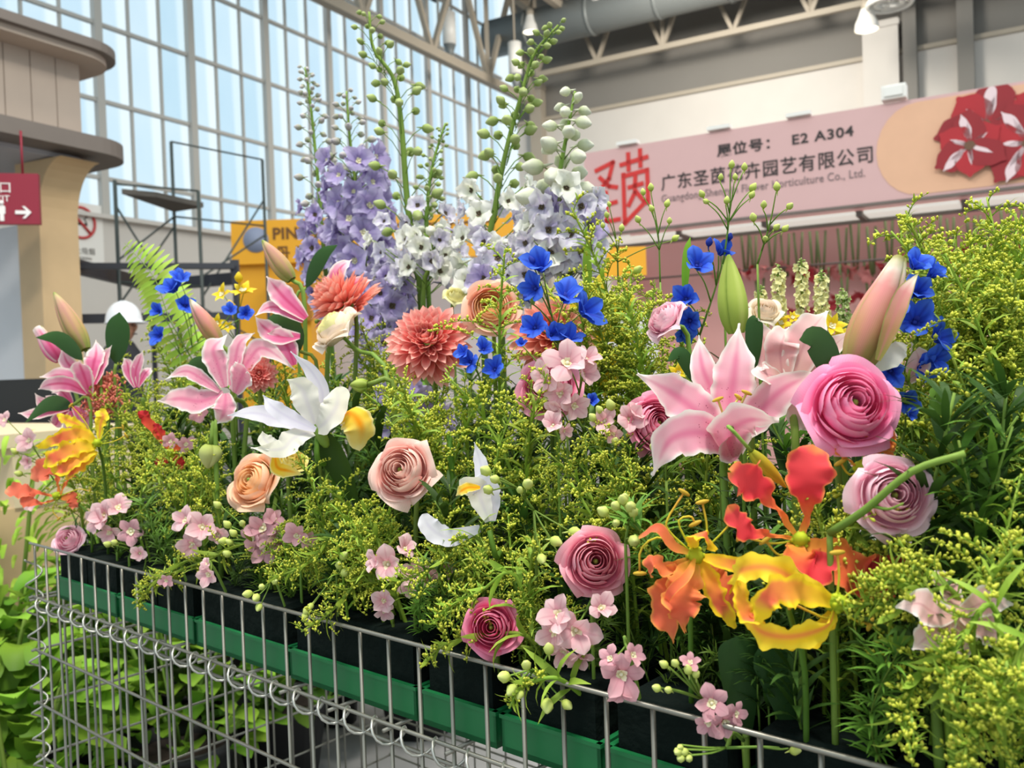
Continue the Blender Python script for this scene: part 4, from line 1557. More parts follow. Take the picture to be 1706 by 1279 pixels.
def spike(label, seq, w, florets, buds, fmat, emat, bmat, fL=0.03, bL=0.016, group=None, name='delphinium', dens=1.0, thick=0.006, reach=0.045, mix=None, th=(60, 92), d_add=0.0, spread=None):
    """seq: pixel path of the stem, foot to tip.  florets/buds: (from, to, count) along it"""
    d0 = dep(seq[0][0], w) + d_add
    path = [P(a, b, d0) for a, b in seq]
    foot = clampbed(path[0])
    cs = spline([foot] + path if (path[0] - foot).length > 0.03 else path, 40)
    t = thing(name, foot, label, 'flower', group)
    inv = Matrix.Translation(-foot)
    loc = lambda M: inv @ M
    mb = MB(); mb.tube(cs, lambda f: thick * (1 - 0.8 * f) + 0.0008, 8)
    put(t, loc, 'stem', mb, L_stem)
    s0 = (path[0] - foot).length / max(1e-6, (path[0] - foot).length + sum((path[i + 1] - path[i]).length for i in range(len(path) - 1)))

    def at(f):
        f = min(0.9999, max(0, f)) * 40
        i = int(f)
        return cs[i].lerp(cs[i + 1], f - i), (cs[i + 1] - cs[i]).normalized()
    fm = [floret_mesh(fL, fL * 1.02, (mix or fmat) if (mix and v % 2) else fmat, th, v) for v in range(6)]
    em = eye_mesh(fL * 0.8, emat)
    bm = bud_mesh(bmat, 1.0)
    ped = MB()
    ang = R.random() * 6
    for i in range(florets[2]):
        f = florets[0] + (florets[1] - florets[0]) * (i + 0.5) / florets[2]
        p, tg = at(f)
        ang += 2.39996
        side = V((math.cos(ang), math.sin(ang), 0))
        # more of the blooms turn towards the open side
        rch = reach * R.uniform(.75, 1.2) * (spread(f) if spread else 1)
        c = p + side * rch + V((0, 0, rch * 0.25))
        ped.tube([p - V((0, 0, rch * .5)), p + side * rch * 0.5 - V((0, 0, rch * .1)), c - side * 0.004], 0.0011, 4)
        axd = (side + V((0, -0.35, R.uniform(-.1, .35)))).normalized()
        s = R.uniform(.8, 1.12) * (1.0 - 0.25 * max(0, (f - florets[0]) / (florets[1] - florets[0]) - 0.6))
        fo = new('floret', fm[R.randrange(6)], t, loc(frame(c, axd, R.random() * 6) @ Matrix.Scale(s, 4)))
        new('eye', em, fo)
    for i in range(buds[2]):
        f = buds[0] + (buds[1] - buds[0]) * ((i + 0.5) / buds[2]) ** 0.9
        p, tg = at(f)
        ang += 2.39996
        rel = (f - buds[0]) / max(1e-6, buds[1] - buds[0])
        side = V((math.cos(ang), math.sin(ang), 0))
        rch = reach * (0.85 - 0.62 * rel) * R.uniform(.8, 1.15)
        s = bL * (1.12 - 0.62 * rel) * R.uniform(.85, 1.1)
        c = p + side * rch + V((0, 0, rch * 0.3))
        ped.tube([p - V((0, 0, rch * .7)), p + side * rch * 0.55, c], 0.0011 * (1 - .4 * rel), 4)
        axd = (side + V((0, 0, R.uniform(-.4, .5)))).normalized()
        new('bud', bm, t, loc(frame(c, axd, R.random() * 6) @ Matrix.Scale(s, 4)))
    if ped.v:
        put(t, loc, 'pedicels', ped, L_stem)['kind'] = 'stuff'
    return t


# ---- single blooms with five separate petals (pink and blue larkspur in the foreground)
def bloom_parts(t, loc, c, axis, L, pm, em, seed, cupped=0.0, n=5):
    rr = random.Random(seed)
    e = new('floret', None, t, loc(frame(c, axis, rr.random() * 6)))
    e.empty_display_size = 0.01
    for j in range(n):
        new('petal', pm[rr.randrange(len(pm))], e, rz(j * 2 * PI / n + rr.uniform(-.15, .15)) @ Matrix.Rotation(rr.uniform(-.22, .22) + cupped, 4, 'X') @ Matrix.Scale(L * rr.uniform(.85, 1.1), 4))
    new('eye', em, e, Matrix.Scale(L, 4))
    return e


_pm = {}


def petal_set(key, mat, W=0.72, th=(35, 95), prof=pr_round):
    if key not in _pm:
        out_ = []
        for q in range(3):
            mb = MB(); ribbon(mb, arc_pts(1.0, th[0], th[1] + 12 * (q - 1), 6, 0.05), W * (0.92 + 0.08 * q), prof, side=(1, 0, 0), cup=0.22 - 0.2 * q, ruf=0.05, rf=1.4, nu=6, nv=8, ph=q * 2.1)
            out_.append(mb.mesh('petal', mat))
        _pm[key] = out_
    return _pm[key]


def spray(label, w, blooms, pset, em, foot=None, buds=(), bmat=None, name='larkspur_spray', cat='flower', group=None, d_add=0.0, stem_to=None, r=0.0016, cupped=0.0, n=5, bs=0.62):
    """blooms: (px, py, size px, right, up, toward); buds: (px, py, size px)"""
    cx = sum(b[0] for b in list(blooms) + list(buds)) / (len(blooms) + len(buds))
    d0 = dep(cx, w) + d_add
    pts = [P(b[0], b[1], d0 + (b[6] if len(b) > 6 else 0)) for b in blooms]
    bp = [P(b[0], b[1], d0 - 0.004) for b in buds]
    allp = pts + bp
    cen = sum(allp, V((0, 0, 0))) / len(allp)
    if stem_to is not None:
        root = clampbed(P(stem_to[0], stem_to[1], d0 + 0.02))
        hub = P(stem_to[0], stem_to[1], d0 + 0.02)
    else:
        hub = cen + V((0, 0.03, -0.02))
        root = clampbed(hub + DD * 0.04)
    t = thing(name, root, label, cat, group)
    inv = Matrix.Translation(-root)
    loc = lambda M: inv @ M
    mb = MB(); mb.tube(spline([root, root.lerp(hub, 0.6) + V((0, 0, 0.01)), hub], 8), r * 1.3, 6, r2=r)
    far = max(allp, key=lambda p: (p - hub).length)
    mainp = spline([hub, hub.lerp(far, 0.5) + V((0.004, 0.004, 0.004)), far + V((0, 0.004, 0))], 12)
    mb.tube(mainp, r, 5, r2=r * 0.5)
    joints = []
    for p in allp:
        if p is far:
            joints.append(mainp[9])
            continue
        g = (p - hub).dot(far - hub) / max(1e-9, (far - hub).length_squared)
        g = min(0.9, max(0.0, g * 0.72 - 0.08))
        j = mainp[int(g * 12)]
        joints.append(j)
        mb.tube(spline([j, j.lerp(p, 0.5) + (far - hub) * 0.03, p + V((0, 0.004, 0))], 6), r * 0.7, 5, r2=r * 0.5)
    put(t, loc, 'stem', mb, L_stem)
    for i, (b, p) in enumerate(zip(blooms, pts)):
        bloom_parts(t, loc, p, AX(*b[3:6]), b[2] * d0 / FPX * bs, pset, em, i * 7 + int(b[0]), cupped, n)
    if bp:
        bm = bud_mesh(bmat or M_budp, 1.0)
        for b, p, jn in zip(buds, bp, joints[len(pts):]):
            ax_ = (p - jn).normalized()
            new('bud', bm, t, loc(frame(p, (ax_ + V((R.uniform(-.4, .4), R.uniform(-.4, .2), R.uniform(-.2, .5)))).normalized()) @ Matrix.Scale(b[2] * d0 / FPX * 0.95, 4)))
    return t


# ---- goldenrod
def goldenrod_variant(seed, H=0.40, plume=0.24, nb=26, droop=0.3, spread=0.065, buds=15, leaves=34, bend=0.05, path=None, foot=None):
    rr = random.Random(seed)
    t = thing('goldenrod', foot or (0, 0, 0), '', 'flower')
    cs = spline(path or [V((0, 0, 0)), V((0, 0, H * 0.5)), V((bend * 0.4, 0, H * 0.8)), V((bend, 0, H))], 24)
    tans = [(cs[min(i + 1, 24)] - cs[max(0, i - 1)]).normalized().to_track_quat('Z', 'Y').to_matrix().to_4x4() for i in range(25)]
    tq = lambda f: tans[min(24, int(f * 24))]
    st, fo, bu = MB(), MB(), MB()
    st.tube(cs, lambda f: 0.0022 * (1 - 0.7 * f) + 0.0004, 6)

    def at(f):
        i = min(23, int(f * 24))
        return cs[i].lerp(cs[i + 1], f * 24 - i)
    for i in range(leaves):
        f = 0.08 + 0.80 * (i + rr.random()) / leaves
        a = i * 2.4 + rr.uniform(-.4, .4)
        L = 0.055 * rr.uniform(.6, 1.1) * (1.05 - 0.65 * f)
        b2 = MB(); ribbon(b2, arc_pts(L, rr.uniform(20, 45), rr.uniform(75, 120), 4), L * 0.15, pr_lance, side=(1, 0, 0), cup=0.2, nu=2, nv=4)
        Mx = Matrix.Translation(at(f)) @ tq(f) @ rz(a)
        fo.add([Mx @ V(p) for p in b2.v], b2.f, b2.uv)
    for i in range(nb):
        f = 1 - plume / H + plume / H * (i + 0.3) / nb
        rel = i / nb
        a = i * 2.39996 + rr.uniform(-.3, .3)
        L = spread * (1.0 - 0.72 * rel ** 1.2) * rr.uniform(.6, 1.3)
        pts = arc_pts(L, rr.uniform(20, 50), 85 + 70 * droop * rr.uniform(.4, 1.4), 6)
        Mx = Matrix.Translation(at(f)) @ tq(f) @ rz(a)
        pw = [Mx @ p for p in pts]
        st.tube(pw, 0.0007, 4, r2=0.0003)
        nbd = max(5, int(buds * L / spread * 1.15))
        for q in range(nbd):
            g = 0.22 + 0.80 * (q + rr.random()) / nbd
            g = min(g, 0.999) * 6
            k = int(g)
            c = pw[k].lerp(pw[k + 1], g - k)
            out_ = V((rr.gauss(0, .7), rr.gauss(0, .7), 0.75 + rr.gauss(0, .5))).normalized()
            ln = rr.uniform(.0015, .0055)
            c2 = c + out_ * ln
            s_ = rr.uniform(.0010, .0019)
            # a small pointed bud: six-sided spindle
            q3 = out_.to_track_quat('Z', 'Y').to_matrix()
            vs = [c] + [c2 + q3 @ V((s_ * math.cos(h * PI / 2), s_ * math.sin(h * PI / 2), 0)) for h in range(4)] + [c2 + out_ * s_ * 1.3]
            bu.add(vs, [(0, 2, 1), (0, 3, 2), (0, 4, 3), (0, 1, 4), (5, 1, 2), (5, 2, 3), (5, 3, 4), (5, 4, 1)], [(0.5, 0)] + [(0.5, 0.55)] * 4 + [(0.5, 1)])
        # tiny bracts along the branchlet
        for q in range(2):
            k = 1 + 2 * q
            b2 = MB(); ribbon(b2, arc_pts(0.014, 30, 80, 3), 0.0020, pr_lance, side=(1, 0, 0), nu=2, nv=3)
            Mb = Matrix.Translation(pw[k]) @ rz(rr.random() * 6)
            fo.add([Mb @ V(p) for p in b2.v], b2.f, b2.uv)
    new('stem', st.mesh('stem', L_gold), t)
    new('foliage', fo.mesh('foliage', L_gold), t)['kind'] = 'stuff'
    new('bud_plume', bu.mesh('bud_plume', M_bud), t)['kind'] = 'stuff'
    return t


# ---- dark leafy stems that fill the stand
def leafy_variant(seed, mat, H=0.3, n=26, L=0.07, wid=0.2, ths=(25, 95), name='larkspur_greenery', fine=False):
    rr = random.Random(seed)
    t = thing(name, (0, 0, 0), '', 'foliage')
    st = MB(); cs = spline([V((0, 0, 0)), V((rr.uniform(-.02, .02), 0, H * .5)), V((rr.uniform(-.05, .05), rr.uniform(-.04, .04), H))], 12)
    st.tube(cs, 0.0022, 6, r2=0.001)
    new('stem', st.mesh('stem', L_stem), t)
    fo = MB()
    for i in range(n):
        f = 0.1 + 0.88 * (i + rr.random()) / n
        k = min(11, int(f * 12))
        p = cs[k].lerp(cs[k + 1], f * 12 - k)
        a = i * 2.4 + rr.uniform(-.5, .5)
        Lf = L * rr.uniform(.6, 1.15)
        if fine:
            for q in range(5):         # divided leaf of narrow fingers
                b2 = MB(); ribbon(b2, arc_pts(Lf * (1 - .12 * abs(q - 2)), rr.uniform(25, 50), rr.uniform(75, 110), 4), Lf * 0.085, pr_lance, side=(1, 0, 0), nu=2, nv=4)
                Mx = Matrix.Translation(p) @ rz(a + (q - 2) * 0.36)
                fo.add([Mx @ V(x) for x in b2.v], b2.f, b2.uv)
        else:
            b2 = MB(); ribbon(b2, arc_pts(Lf, rr.uniform(*ths) * .5, rr.uniform(*ths) + 20, 5), Lf * wid, pr_lance, side=(1, 0, 0), cup=0.2, nu=2, nv=5)
            Mx = Matrix.Translation(p) @ rz(a)
            fo.add([Mx @ V(x) for x in b2.v], b2.f, b2.uv)
    new('foliage', fo.mesh('foliage', mat), t)['kind'] = 'stuff'
    return t


_first = {}


def place(proto, base, tip, H, label, group, spin=None, smax=9):
    """copy of proto from base to tip (both in the world)"""
    o = proto if proto.name not in _first else copy_tree(proto)
    _first[proto.name] = True
    d = V(tip) - V(base)
    s = min(smax, d.length / H)
    o.matrix_basis = Matrix.Translation(V(base)) @ d.to_track_quat('Z', 'Y').to_matrix().to_4x4() @ rz(R.random() * 6.28 if spin is None else spin) @ Matrix.Scale(s, 4)
    o['label'] = label
    if group:
        o['group'] = group
    return o
# ------------------------------------------------------------------ flower colours
P_lily = petal_mat('pink_lily_petal', [(0.0, '#e5a0b0'), (0.3, '#ef9ab2'), (0.7, '#f5b6c4'), (1.0, '#f9e6e2')], edge='#f8efe8', edge_pos=(0.66, 1.0), rib='#e2749a', rib_w=0.35, rib_amt=0.75, rib_v=(0.0, 0.72), spots='#a02350', vein=0.06, trans=0.3)
P_lilyb = petal_mat('pale_lily_outside', [(0.0, '#e2b7a8'), (0.4, '#efb3b6'), (1.0, '#f4d9d3')], edge='#f6ebe2', rib='#d58f96', rib_w=0.15, rib_amt=0.6, vein=0.06, trans=0.3)
P_lilyd = petal_mat('deep_pink_lily_petal', [(0.0, '#d65c8a'), (0.4, '#e47aa4'), (1.0, '#f2cfd4')], edge='#f6e7df', edge_pos=(0.6, 1.0), rib='#cc3f74', rib_w=0.3, rib_amt=0.8, vein=0.06, trans=0.3)
P_lbud = petal_mat('lily_bud_green_pink', [(0.0, '#8d9a4c'), (0.35, '#c3a06e'), (0.75, '#cf9a86'), (1.0, '#c9c48a')], edge='#93a24e', edge_pos=(0.75, 1.0), rib='#b77f78', rib_w=0.3, rib_amt=0.5, vein=0.08, trans=0.15)
P_lbudp = petal_mat('lily_bud_pink', [(0.0, '#94924a'), (0.3, '#b98a62'), (0.7, '#d8938c'), (0.95, '#f2ead6')], edge='#9c9656', edge_pos=(0.72, 1.0), rib='#d27f80', rib_w=0.4, rib_amt=0.5, vein=0.1, trans=0.15)
P_lbudg = petal_mat('lily_bud_green', [(0.0, '#8aa03e'), (0.5, '#a3b351'), (1.0, '#8f9c4a')], edge='#7b9038', rib='#b6c06a', rib_w=0.3, rib_amt=0.6, vein=0.2, trans=0.1)
P_hot = petal_mat('hot_pink_petal', [(0.0, '#ea4a86'), (0.55, '#f87db0'), (1.0, '#fcaccb')], trans=0.3, var=0.05, vein=0.06)
P_pinkr = petal_mat('rose_pink_petal', [(0.0, '#d04a7e'), (0.6, '#ea7fa2'), (1.0, '#f3a9bd')], trans=0.3, var=0.06)
P_palepk = petal_mat('pale_pink_petal', [(0.0, '#e98fae'), (0.55, '#f6b6cb'), (1.0, '#fbd6df')], trans=0.3, var=0.05)
P_coralp = petal_mat('blush_coral_petal', [(0.0, '#ec948a'), (0.6, '#f5b8ae'), (1.0, '#f9d9cb')], trans=0.3, var=0.06)
P_blush = petal_mat('cream_blush_petal', [(0.0, '#f3c3b0'), (1.0, '#f6dcc9')], trans=0.3, var=0.05)
P_peach = petal_mat('peach_petal', [(0.0, '#f29a78'), (0.55, '#f7b698'), (1.0, '#facbb4')], trans=0.3, var=0.05)
P_peachi = petal_mat('peach_inner_petal', [(0.0, '#f3ae5a'), (0.6, '#f9c888'), (1.0, '#fbd0a2')], trans=0.3, var=0.05, vein=0.02)
P_peachl = petal_mat('light_peach_petal', [(0.0, '#f2b07a'), (0.6, '#f5bf96'), (1.0, '#f7cdb0')], trans=0.3, var=0.05)
P_cream = petal_mat('cream_petal', [(0.0, '#f0e2ae'), (0.5, '#f5e6cc'), (1.0, '#f4dfcd')], trans=0.3, var=0.04)
P_creamy = petal_mat('cream_yellow_petal', [(0.0, '#e8e093'), (1.0, '#f3edb4')], trans=0.3, var=0.05)
P_mag = petal_mat('magenta_petal', [(0.0, '#cf2f66'), (0.6, '#ea608f'), (1.0, '#f596b2')], trans=0.25, var=0.08)
P_dus = petal_mat('dusty_rose_petal', [(0.0, '#cf5c80'), (0.6, '#e8889f'), (1.0, '#f2b2bb')], trans=0.3, var=0.08)
P_coral = petal_mat('coral_dahlia_petal', [(0.0, '#e25f60'), (0.6, '#f0857f'), (1.0, '#f8bdb0')], edge='#f6b6a8', edge_pos=(0.75, 1.05), trans=0.25, var=0.08)
P_coral2 = petal_mat('salmon_dahlia_petal', [(0.0, '#e86e5c'), (0.6, '#f29684'), (1.0, '#f7b8a8')], edge='#f4b29e', edge_pos=(0.8, 1.1), trans=0.25, var=0.08)
P_lark = petal_mat('pink_larkspur_petal', [(0.0, '#dfa0ac'), (0.5, '#ecb8bf'), (1.0, '#f3cfd0')], rib='#d993a0', rib_w=0.2, rib_amt=0.5, trans=0.35, var=0.07, vein=0.14)
P_larkd = petal_mat('deep_pink_larkspur_petal', [(0.0, '#cf8f9d'), (1.0, '#e2afb6')], rib='#c98796', rib_w=0.2, rib_amt=0.4, trans=0.3, var=0.08)
P_lav = petal_mat('lavender_petal', [(0.0, '#a08dc2'), (0.5, '#b4a6d2'), (1.0, '#c8bedd')], rib='#957fba', rib_w=0.2, rib_amt=0.5, trans=0.35, var=0.12)
P_lavw = petal_mat('lavender_white_petal', [(0.0, '#c4bdd6'), (0.5, '#dcd7e4'), (1.0, '#e8e4e8')], rib='#b9a9d2', rib_w=0.25, rib_amt=0.5, trans=0.4, var=0.08)
P_wht = petal_mat('white_petal', [(0.0, '#dfe3c8'), (0.5, '#efeee4'), (1.0, '#f2f0ea')], trans=0.4, var=0.05)
P_eyew = petal_mat('cream_eye', [(0.0, '#e5dc98'), (1.0, '#f4efd6')], trans=0.2, vein=0)
P_eyed = petal_mat('dark_eye', [(0.0, '#4a4034'), (1.0, '#6c5f4c')], trans=0.1, vein=0)
P_eyeb = petal_mat('blue_eye', [(0.0, '#232f86'), (1.0, '#3346ae')], trans=0.1, vein=0)
P_budw = petal_mat('white_green_bud', [(0.0, '#aab584'), (0.5, '#d3d6bb'), (1.0, '#e2dfd4')], trans=0.25, var=0.08, vein=0.1)
P_budl = petal_mat('lilac_green_bud', [(0.0, '#96a272'), (0.5, '#b9b5a8'), (1.0, '#cbc0cf')], trans=0.25, var=0.1, vein=0.1)
P_budg = petal_mat('green_spike_bud', [(0.0, '#7c9244'), (0.5, '#a3b26c'), (1.0, '#b9c08c')], trans=0.2, var=0.1, vein=0.1)
P_iris = petal_mat('white_iris_petal', [(0.0, '#d9d3e2'), (0.5, '#e7e3f0'), (1.0, '#f0eef6')], rib='#cdc4e0', rib_w=0.3, rib_amt=0.4, trans=0.35, var=0.02, vein=0.12)
P_irisc = petal_mat('cream_iris_petal', [(0.0, '#e6e2dd'), (0.5, '#eeeadd'), (1.0, '#f1eeda')], rib='#cfc5d4', rib_w=0.35, rib_amt=0.4, trans=0.35, var=0.02, vein=0.12)
P_irisy = petal_mat('yellow_iris_fall', [(0.0, '#f0b21a'), (0.5, '#f4c942'), (1.0, '#f2dc84')], rib='#f0950c', rib_w=0.42, rib_amt=1.0, rib_v=(0.0, 0.6), edge='#f2e29a', trans=0.3, var=0.02)
G_front = petal_mat('flame_yellow_petal', [(0.0, '#e8cf28'), (0.35, '#f3a93a'), (0.7, '#ee6f4e'), (1.0, '#ec8a52')], edge='#f3cf2a', edge_pos=(0.45, 0.85), rib='#e4503f', rib_w=0.5, rib_amt=0.7, rib_v=(0.2, 1.0), trans=0.3, var=0.05, vein=0.12)
G_yel = petal_mat('flame_mostly_yellow_petal', [(0.0, '#d9cf2c'), (0.4, '#f4c828'), (1.0, '#f2b83e')], edge='#f5d637', edge_pos=(0.4, 0.85), rib='#ee7a4a', rib_w=0.45, rib_amt=0.75, rib_v=(0.3, 0.95), trans=0.3, var=0.05, vein=0.12)
G_or = petal_mat('flame_orange_petal', [(0.0, '#c9a938'), (0.25, '#e88649'), (0.7, '#e86a4c'), (1.0, '#ea8058')], edge='#eda04e', edge_pos=(0.75, 1.05), trans=0.3, var=0.08, vein=0.14)
G_red = petal_mat('flame_red_petal', [(0.0, '#e39a3a'), (0.3, '#e8703c'), (0.55, '#d9353f'), (1.0, '#e04b4e')], edge='#ee8d4e', edge_pos=(0.8, 1.05), trans=0.3, var=0.06, vein=0.12)
G_grn = petal_mat('flame_green_centre', [(0.0, '#6d9a24'), (1.0, '#b9c62c')], trans=0.1, vein=0)
G_fil = petal_mat('flame_filament', [(0.0, '#b5c52c'), (0.7, '#d3b838'), (1.0, '#c98a38')], trans=0.1, vein=0)
S_fil = petal_mat('lily_filament', [(0.0, '#dcd78c'), (1.0, '#c9b95a')], trans=0.1, vein=0)
S_anth = petal_mat('lily_anther', [(0.0, '#b5942c'), (1.0, '#c7a63c')], trans=0.0, vein=0)
P_cel = petal_mat('coral_plume', [(0.0, '#e9705a'), (1.0, '#f5a08c')], trans=0.2, var=0.1, vein=0)
P_yfl = petal_mat('clear_yellow_petal', [(0.0, '#e0b420'), (0.5, '#f0cf2c'), (1.0, '#f4da48')], trans=0.3, rib='#e6a91e', rib_w=0.2, rib_amt=0.5)

# ------------------------------------------------------------------ lilies
UPV = V((0, 0, 1))
lily('large pink lily with white ruffled edges in front of the green bud', 1212, 725, 0.125, [
    ([(1205, 738), (1165, 690), (1120, 655), (1062, 622, -0.02)], 74, {'ruf': 0.06}),
    ([(1208, 715, 0.01), (1188, 655, 0.025), (1170, 610, 0.03), (1164, 558, 0.045)], 52, {'ruf': 0.05}),
    ([(1213, 722), (1218, 660, 0.01), (1225, 610, 0.015), (1232, 538, 0.035)], 74, {'ruf': 0.05}),
    ([(1222, 735), (1262, 690), (1305, 648, -0.005), (1366, 617, 0.005)], 62, {'ruf': 0.06}),
    ([(1214, 750), (1175, 722, -0.035), (1118, 732, -0.05), (1088, 792, -0.045)], 70, {'ruf': 0.06}),
    ([(1220, 762, -0.005), (1218, 722, -0.04), (1248, 700, -0.055), (1298, 702, -0.06)], 80, {'ruf': 0.05, 'nh': (UPV + V((0.1, 0.7, 0)))}),
    ([(1226, 765), (1222, 735, -0.02), (1238, 712, -0.03)], 70, {'ruf': 0.02}),
], P_lily, AX(-0.1, 0.6, 0.7), sta=[
    [(1218, 715, -0.01), (1205, 690, -0.03), (1196, 665, -0.04)], [(1226, 712, -0.01), (1232, 680, -0.03), (1244, 654, -0.035)],
    [(1222, 712, -0.01), (1222, 680, -0.03), (1231, 662, -0.03)], [(1228, 718, -0.01), (1236, 705, -0.03), (1242, 690, -0.04)]])

lily('pink lily seen from behind, just behind the large ruffled lily', 1312, 640, 0.20, [
    ([(1312, 645), (1285, 600), (1274, 570), (1262, 530)], 60),
    ([(1318, 640), (1335, 585), (1352, 550), (1378, 518, 0.02)], 70),
    ([(1322, 640), (1360, 600), (1390, 575), (1422, 548)], 34),
    ([(1305, 640), (1300, 590), (1305, 565), (1315, 545, 0.05)], 60),
    ([(1318, 625, -0.02), (1330, 650, -0.03), (1340, 690, -0.03), (1352, 722, -0.02)], 66),
    ([(1305, 630, -0.01), (1285, 625, -0.03), (1268, 620, -0.04), (1262, 610, -0.03)], 40),
], P_lilyb, AX(0.1, 0.7, -0.6), ruf=0.04)

lily('pink lily at the far left above the flame lilies', 147, 645, 0.10, [
    ([(145, 648), (120, 632), (98, 625), (66, 628, -0.02)], 30),
    ([(146, 640, 0.01), (125, 618, 0.03), (110, 600, 0.03), (103, 576, 0.04)], 26),
    ([(150, 640), (156, 605, 0.01), (160, 590, 0.02), (160, 566, 0.05)], 34),
    ([(158, 640), (166, 615, 0.01), (174, 595, 0.02), (186, 575, 0.02)], 22),
    ([(145, 655), (115, 640, -0.03), (85, 640, -0.05), (64, 648, -0.04)], 26),
    ([(150, 655, -0.01), (140, 625, -0.03), (134, 610, -0.04), (132, 600, -0.05)], 34),
], P_lilyd, AX(-0.5, 0.5, 0.6), ruf=0.04)
lily('low pink lily hanging out at the left edge over the counter', 118, 676, 0.08, [
    ([(118, 676), (90, 670), (72, 672), (58, 655, -0.01)], 26),
    ([(116, 680), (82, 684), (55, 690), (30, 688, -0.01)], 22),
    ([(114, 682), (100, 695), (92, 708), (80, 700, -0.02)], 26),
    ([(120, 684), (122, 700), (128, 722), (140, 738, -0.01)], 34),
    ([(120, 672), (110, 660), (100, 650), (86, 655, 0.01)], 20),
    ([(122, 678), (135, 690), (145, 708), (150, 720)], 24),
], P_lilyd, AX(-0.8, 0.1, 0.4), ruf=0.03)
lily('pink lily behind the white iris with a thin leftward petal', 372, 648, 0.12, [
    ([(372, 655), (335, 668), (300, 664), (262, 668, -0.02)], 44),
    ([(366, 652), (335, 630), (308, 618), (275, 632, -0.01)], 24),
    ([(374, 645), (362, 605), (356, 580), (380, 556, 0.02)], 40),
    ([(384, 642), (392, 600), (400, 570), (424, 554, 0.01)], 28),
    ([(386, 650), (415, 600), (440, 580), (492, 616, -0.01)], 34),
    ([(376, 655, -0.01), (375, 675, -0.02), (372, 690, -0.02), (362, 705, -0.01)], 40),
    ([(392, 655, -0.01), (402, 630, -0.02), (408, 615, -0.03), (412, 618, -0.05)], 44),
], P_lily, AX(-0.3, 0.5, 0.7), ruf=0.06)
lily('pink lily under the shaggy salmon dahlia beside the cream bloom', 510, 520, 0.21, [
    ([(510, 530), (478, 500), (460, 480), (444, 460, -0.01)], 38),
    ([(505, 535), (470, 515), (448, 512), (425, 526, -0.02)], 24),
    ([(500, 560), (465, 560), (440, 545), (426, 528, -0.02)], 34),
    ([(530, 510), (555, 470), (568, 445), (586, 432, 0.02)], 28),
    ([(535, 515), (575, 490), (595, 470), (622, 466, 0.01)], 22),
    ([(490, 608), (480, 580), (465, 560), (446, 555, 0.0)], 36),
], P_lilyd, AX(-0.3, 0.4, 0.7), ruf=0.04)
lily('pale pink lily half hidden by goldenrod at the lower right', 1590, 1025, 0.012, [
    ([(1590, 1025), (1555, 1020), (1530, 1005), (1492, 1012, 0.01)], 56),
    ([(1590, 1030), (1560, 1050), (1540, 1065), (1520, 1082)], 50),
    ([(1592, 1030), (1600, 1060), (1606, 1075), (1612, 1096)], 52),
    ([(1600, 1025), (1635, 1040), (1660, 1055), (1685, 1050)], 54),
    ([(1600, 1020), (1635, 1005), (1650, 1000), (1690, 1008, 0.01)], 50),
    ([(1590, 1018), (1580, 985, 0.02), (1570, 965, 0.03), (1560, 945, 0.04)], 52),
], P_lilyb, AX(-0.1, 0.4, 0.8), ruf=0.05)
lily('deep pink lily petals peeking through goldenrod right of the hard hat', 228, 640, 0.14, [
    ([(228, 645), (226, 620), (232, 600), (238, 584)], 20),
    ([(226, 645), (215, 620), (212, 605), (206, 596)], 20),
    ([(230, 645), (240, 625), (246, 618), (252, 612, 0.02)], 16),
], P_lilyd, AX(-0.1, 0.8, 0.4), ruf=0.03)

lily_bud('closed green and salmon lily bud at the far left', (90, 487), (142, 582), 36, 0.12, [P_lbud])
lily_bud('small pink lily bud opening at the left edge', (62, 546), (100, 600), 32, 0.11, [P_lilyd, P_lbudp], open_=0.5)
lily_bud('pink-brown lily bud leaning left beside the green fern', (316, 498), (366, 572), 32, 0.14, [P_lbudp])
lily_bud('closed brown-green lily bud before the yellow booth', (437, 400), (486, 466), 34, 0.24, [P_lbud])
lily_bud('plump closed green lily bud standing in the centre right', (1214, 424), (1228, 555), 54, 0.22, [P_lbudg])
_t, _l, _d = lily_bud('huge pink lily bud just opening above the hot pink ranunculus', (1500, 428), (1424, 612), 78, 0.16, [P_lbudp], open_=0.22)
petal_to(_t, _l, [(1455, 615), (1480, 600), (1500, 580), (1512, 575, -0.01)], _d, 34, P_wht, ruf=0.05)
petal_to(_t, _l, [(1462, 600, -0.02), (1485, 540, -0.025), (1505, 490, -0.025), (1532, 452, -0.02)], _d, 30, P_lbudp, ruf=0.02)
petal_to(_t, _l, [(1505, 640, 0.02), (1525, 615, 0.02), (1530, 595, 0.02), (1518, 570, 0.02)], _d, 40, P_lilyb, ruf=0.03)
lily_bud('mustard yellow drooping flame lily bud below the large pink lily', (1310, 812), (1252, 752), 26, 0.06, [petal_mat('mustard_bud', [(0.0, '#9ea02c'), (0.5, '#c9a02a'), (1.0, '#d98f28')], trans=0.15)], name='flame_lily_bud', r=0.0016, mid=X(1236, 768, 0.14))
lily_bud('round green ranunculus bud nodding right of the white iris', (583, 641), (612, 641), 26, 0.12, [P_lbudg], name='ranunculus_bud')
lily_bud('round pale green ranunculus bud left of the peach ranunculus', (346, 780), (352, 740), 40, 0.07, [petal_mat('pale_round_bud', [(0.0, '#a5b254'), (0.5, '#c9cd86'), (1.0, '#d8cf9a')], trans=0.2)], name='ranunculus_bud')

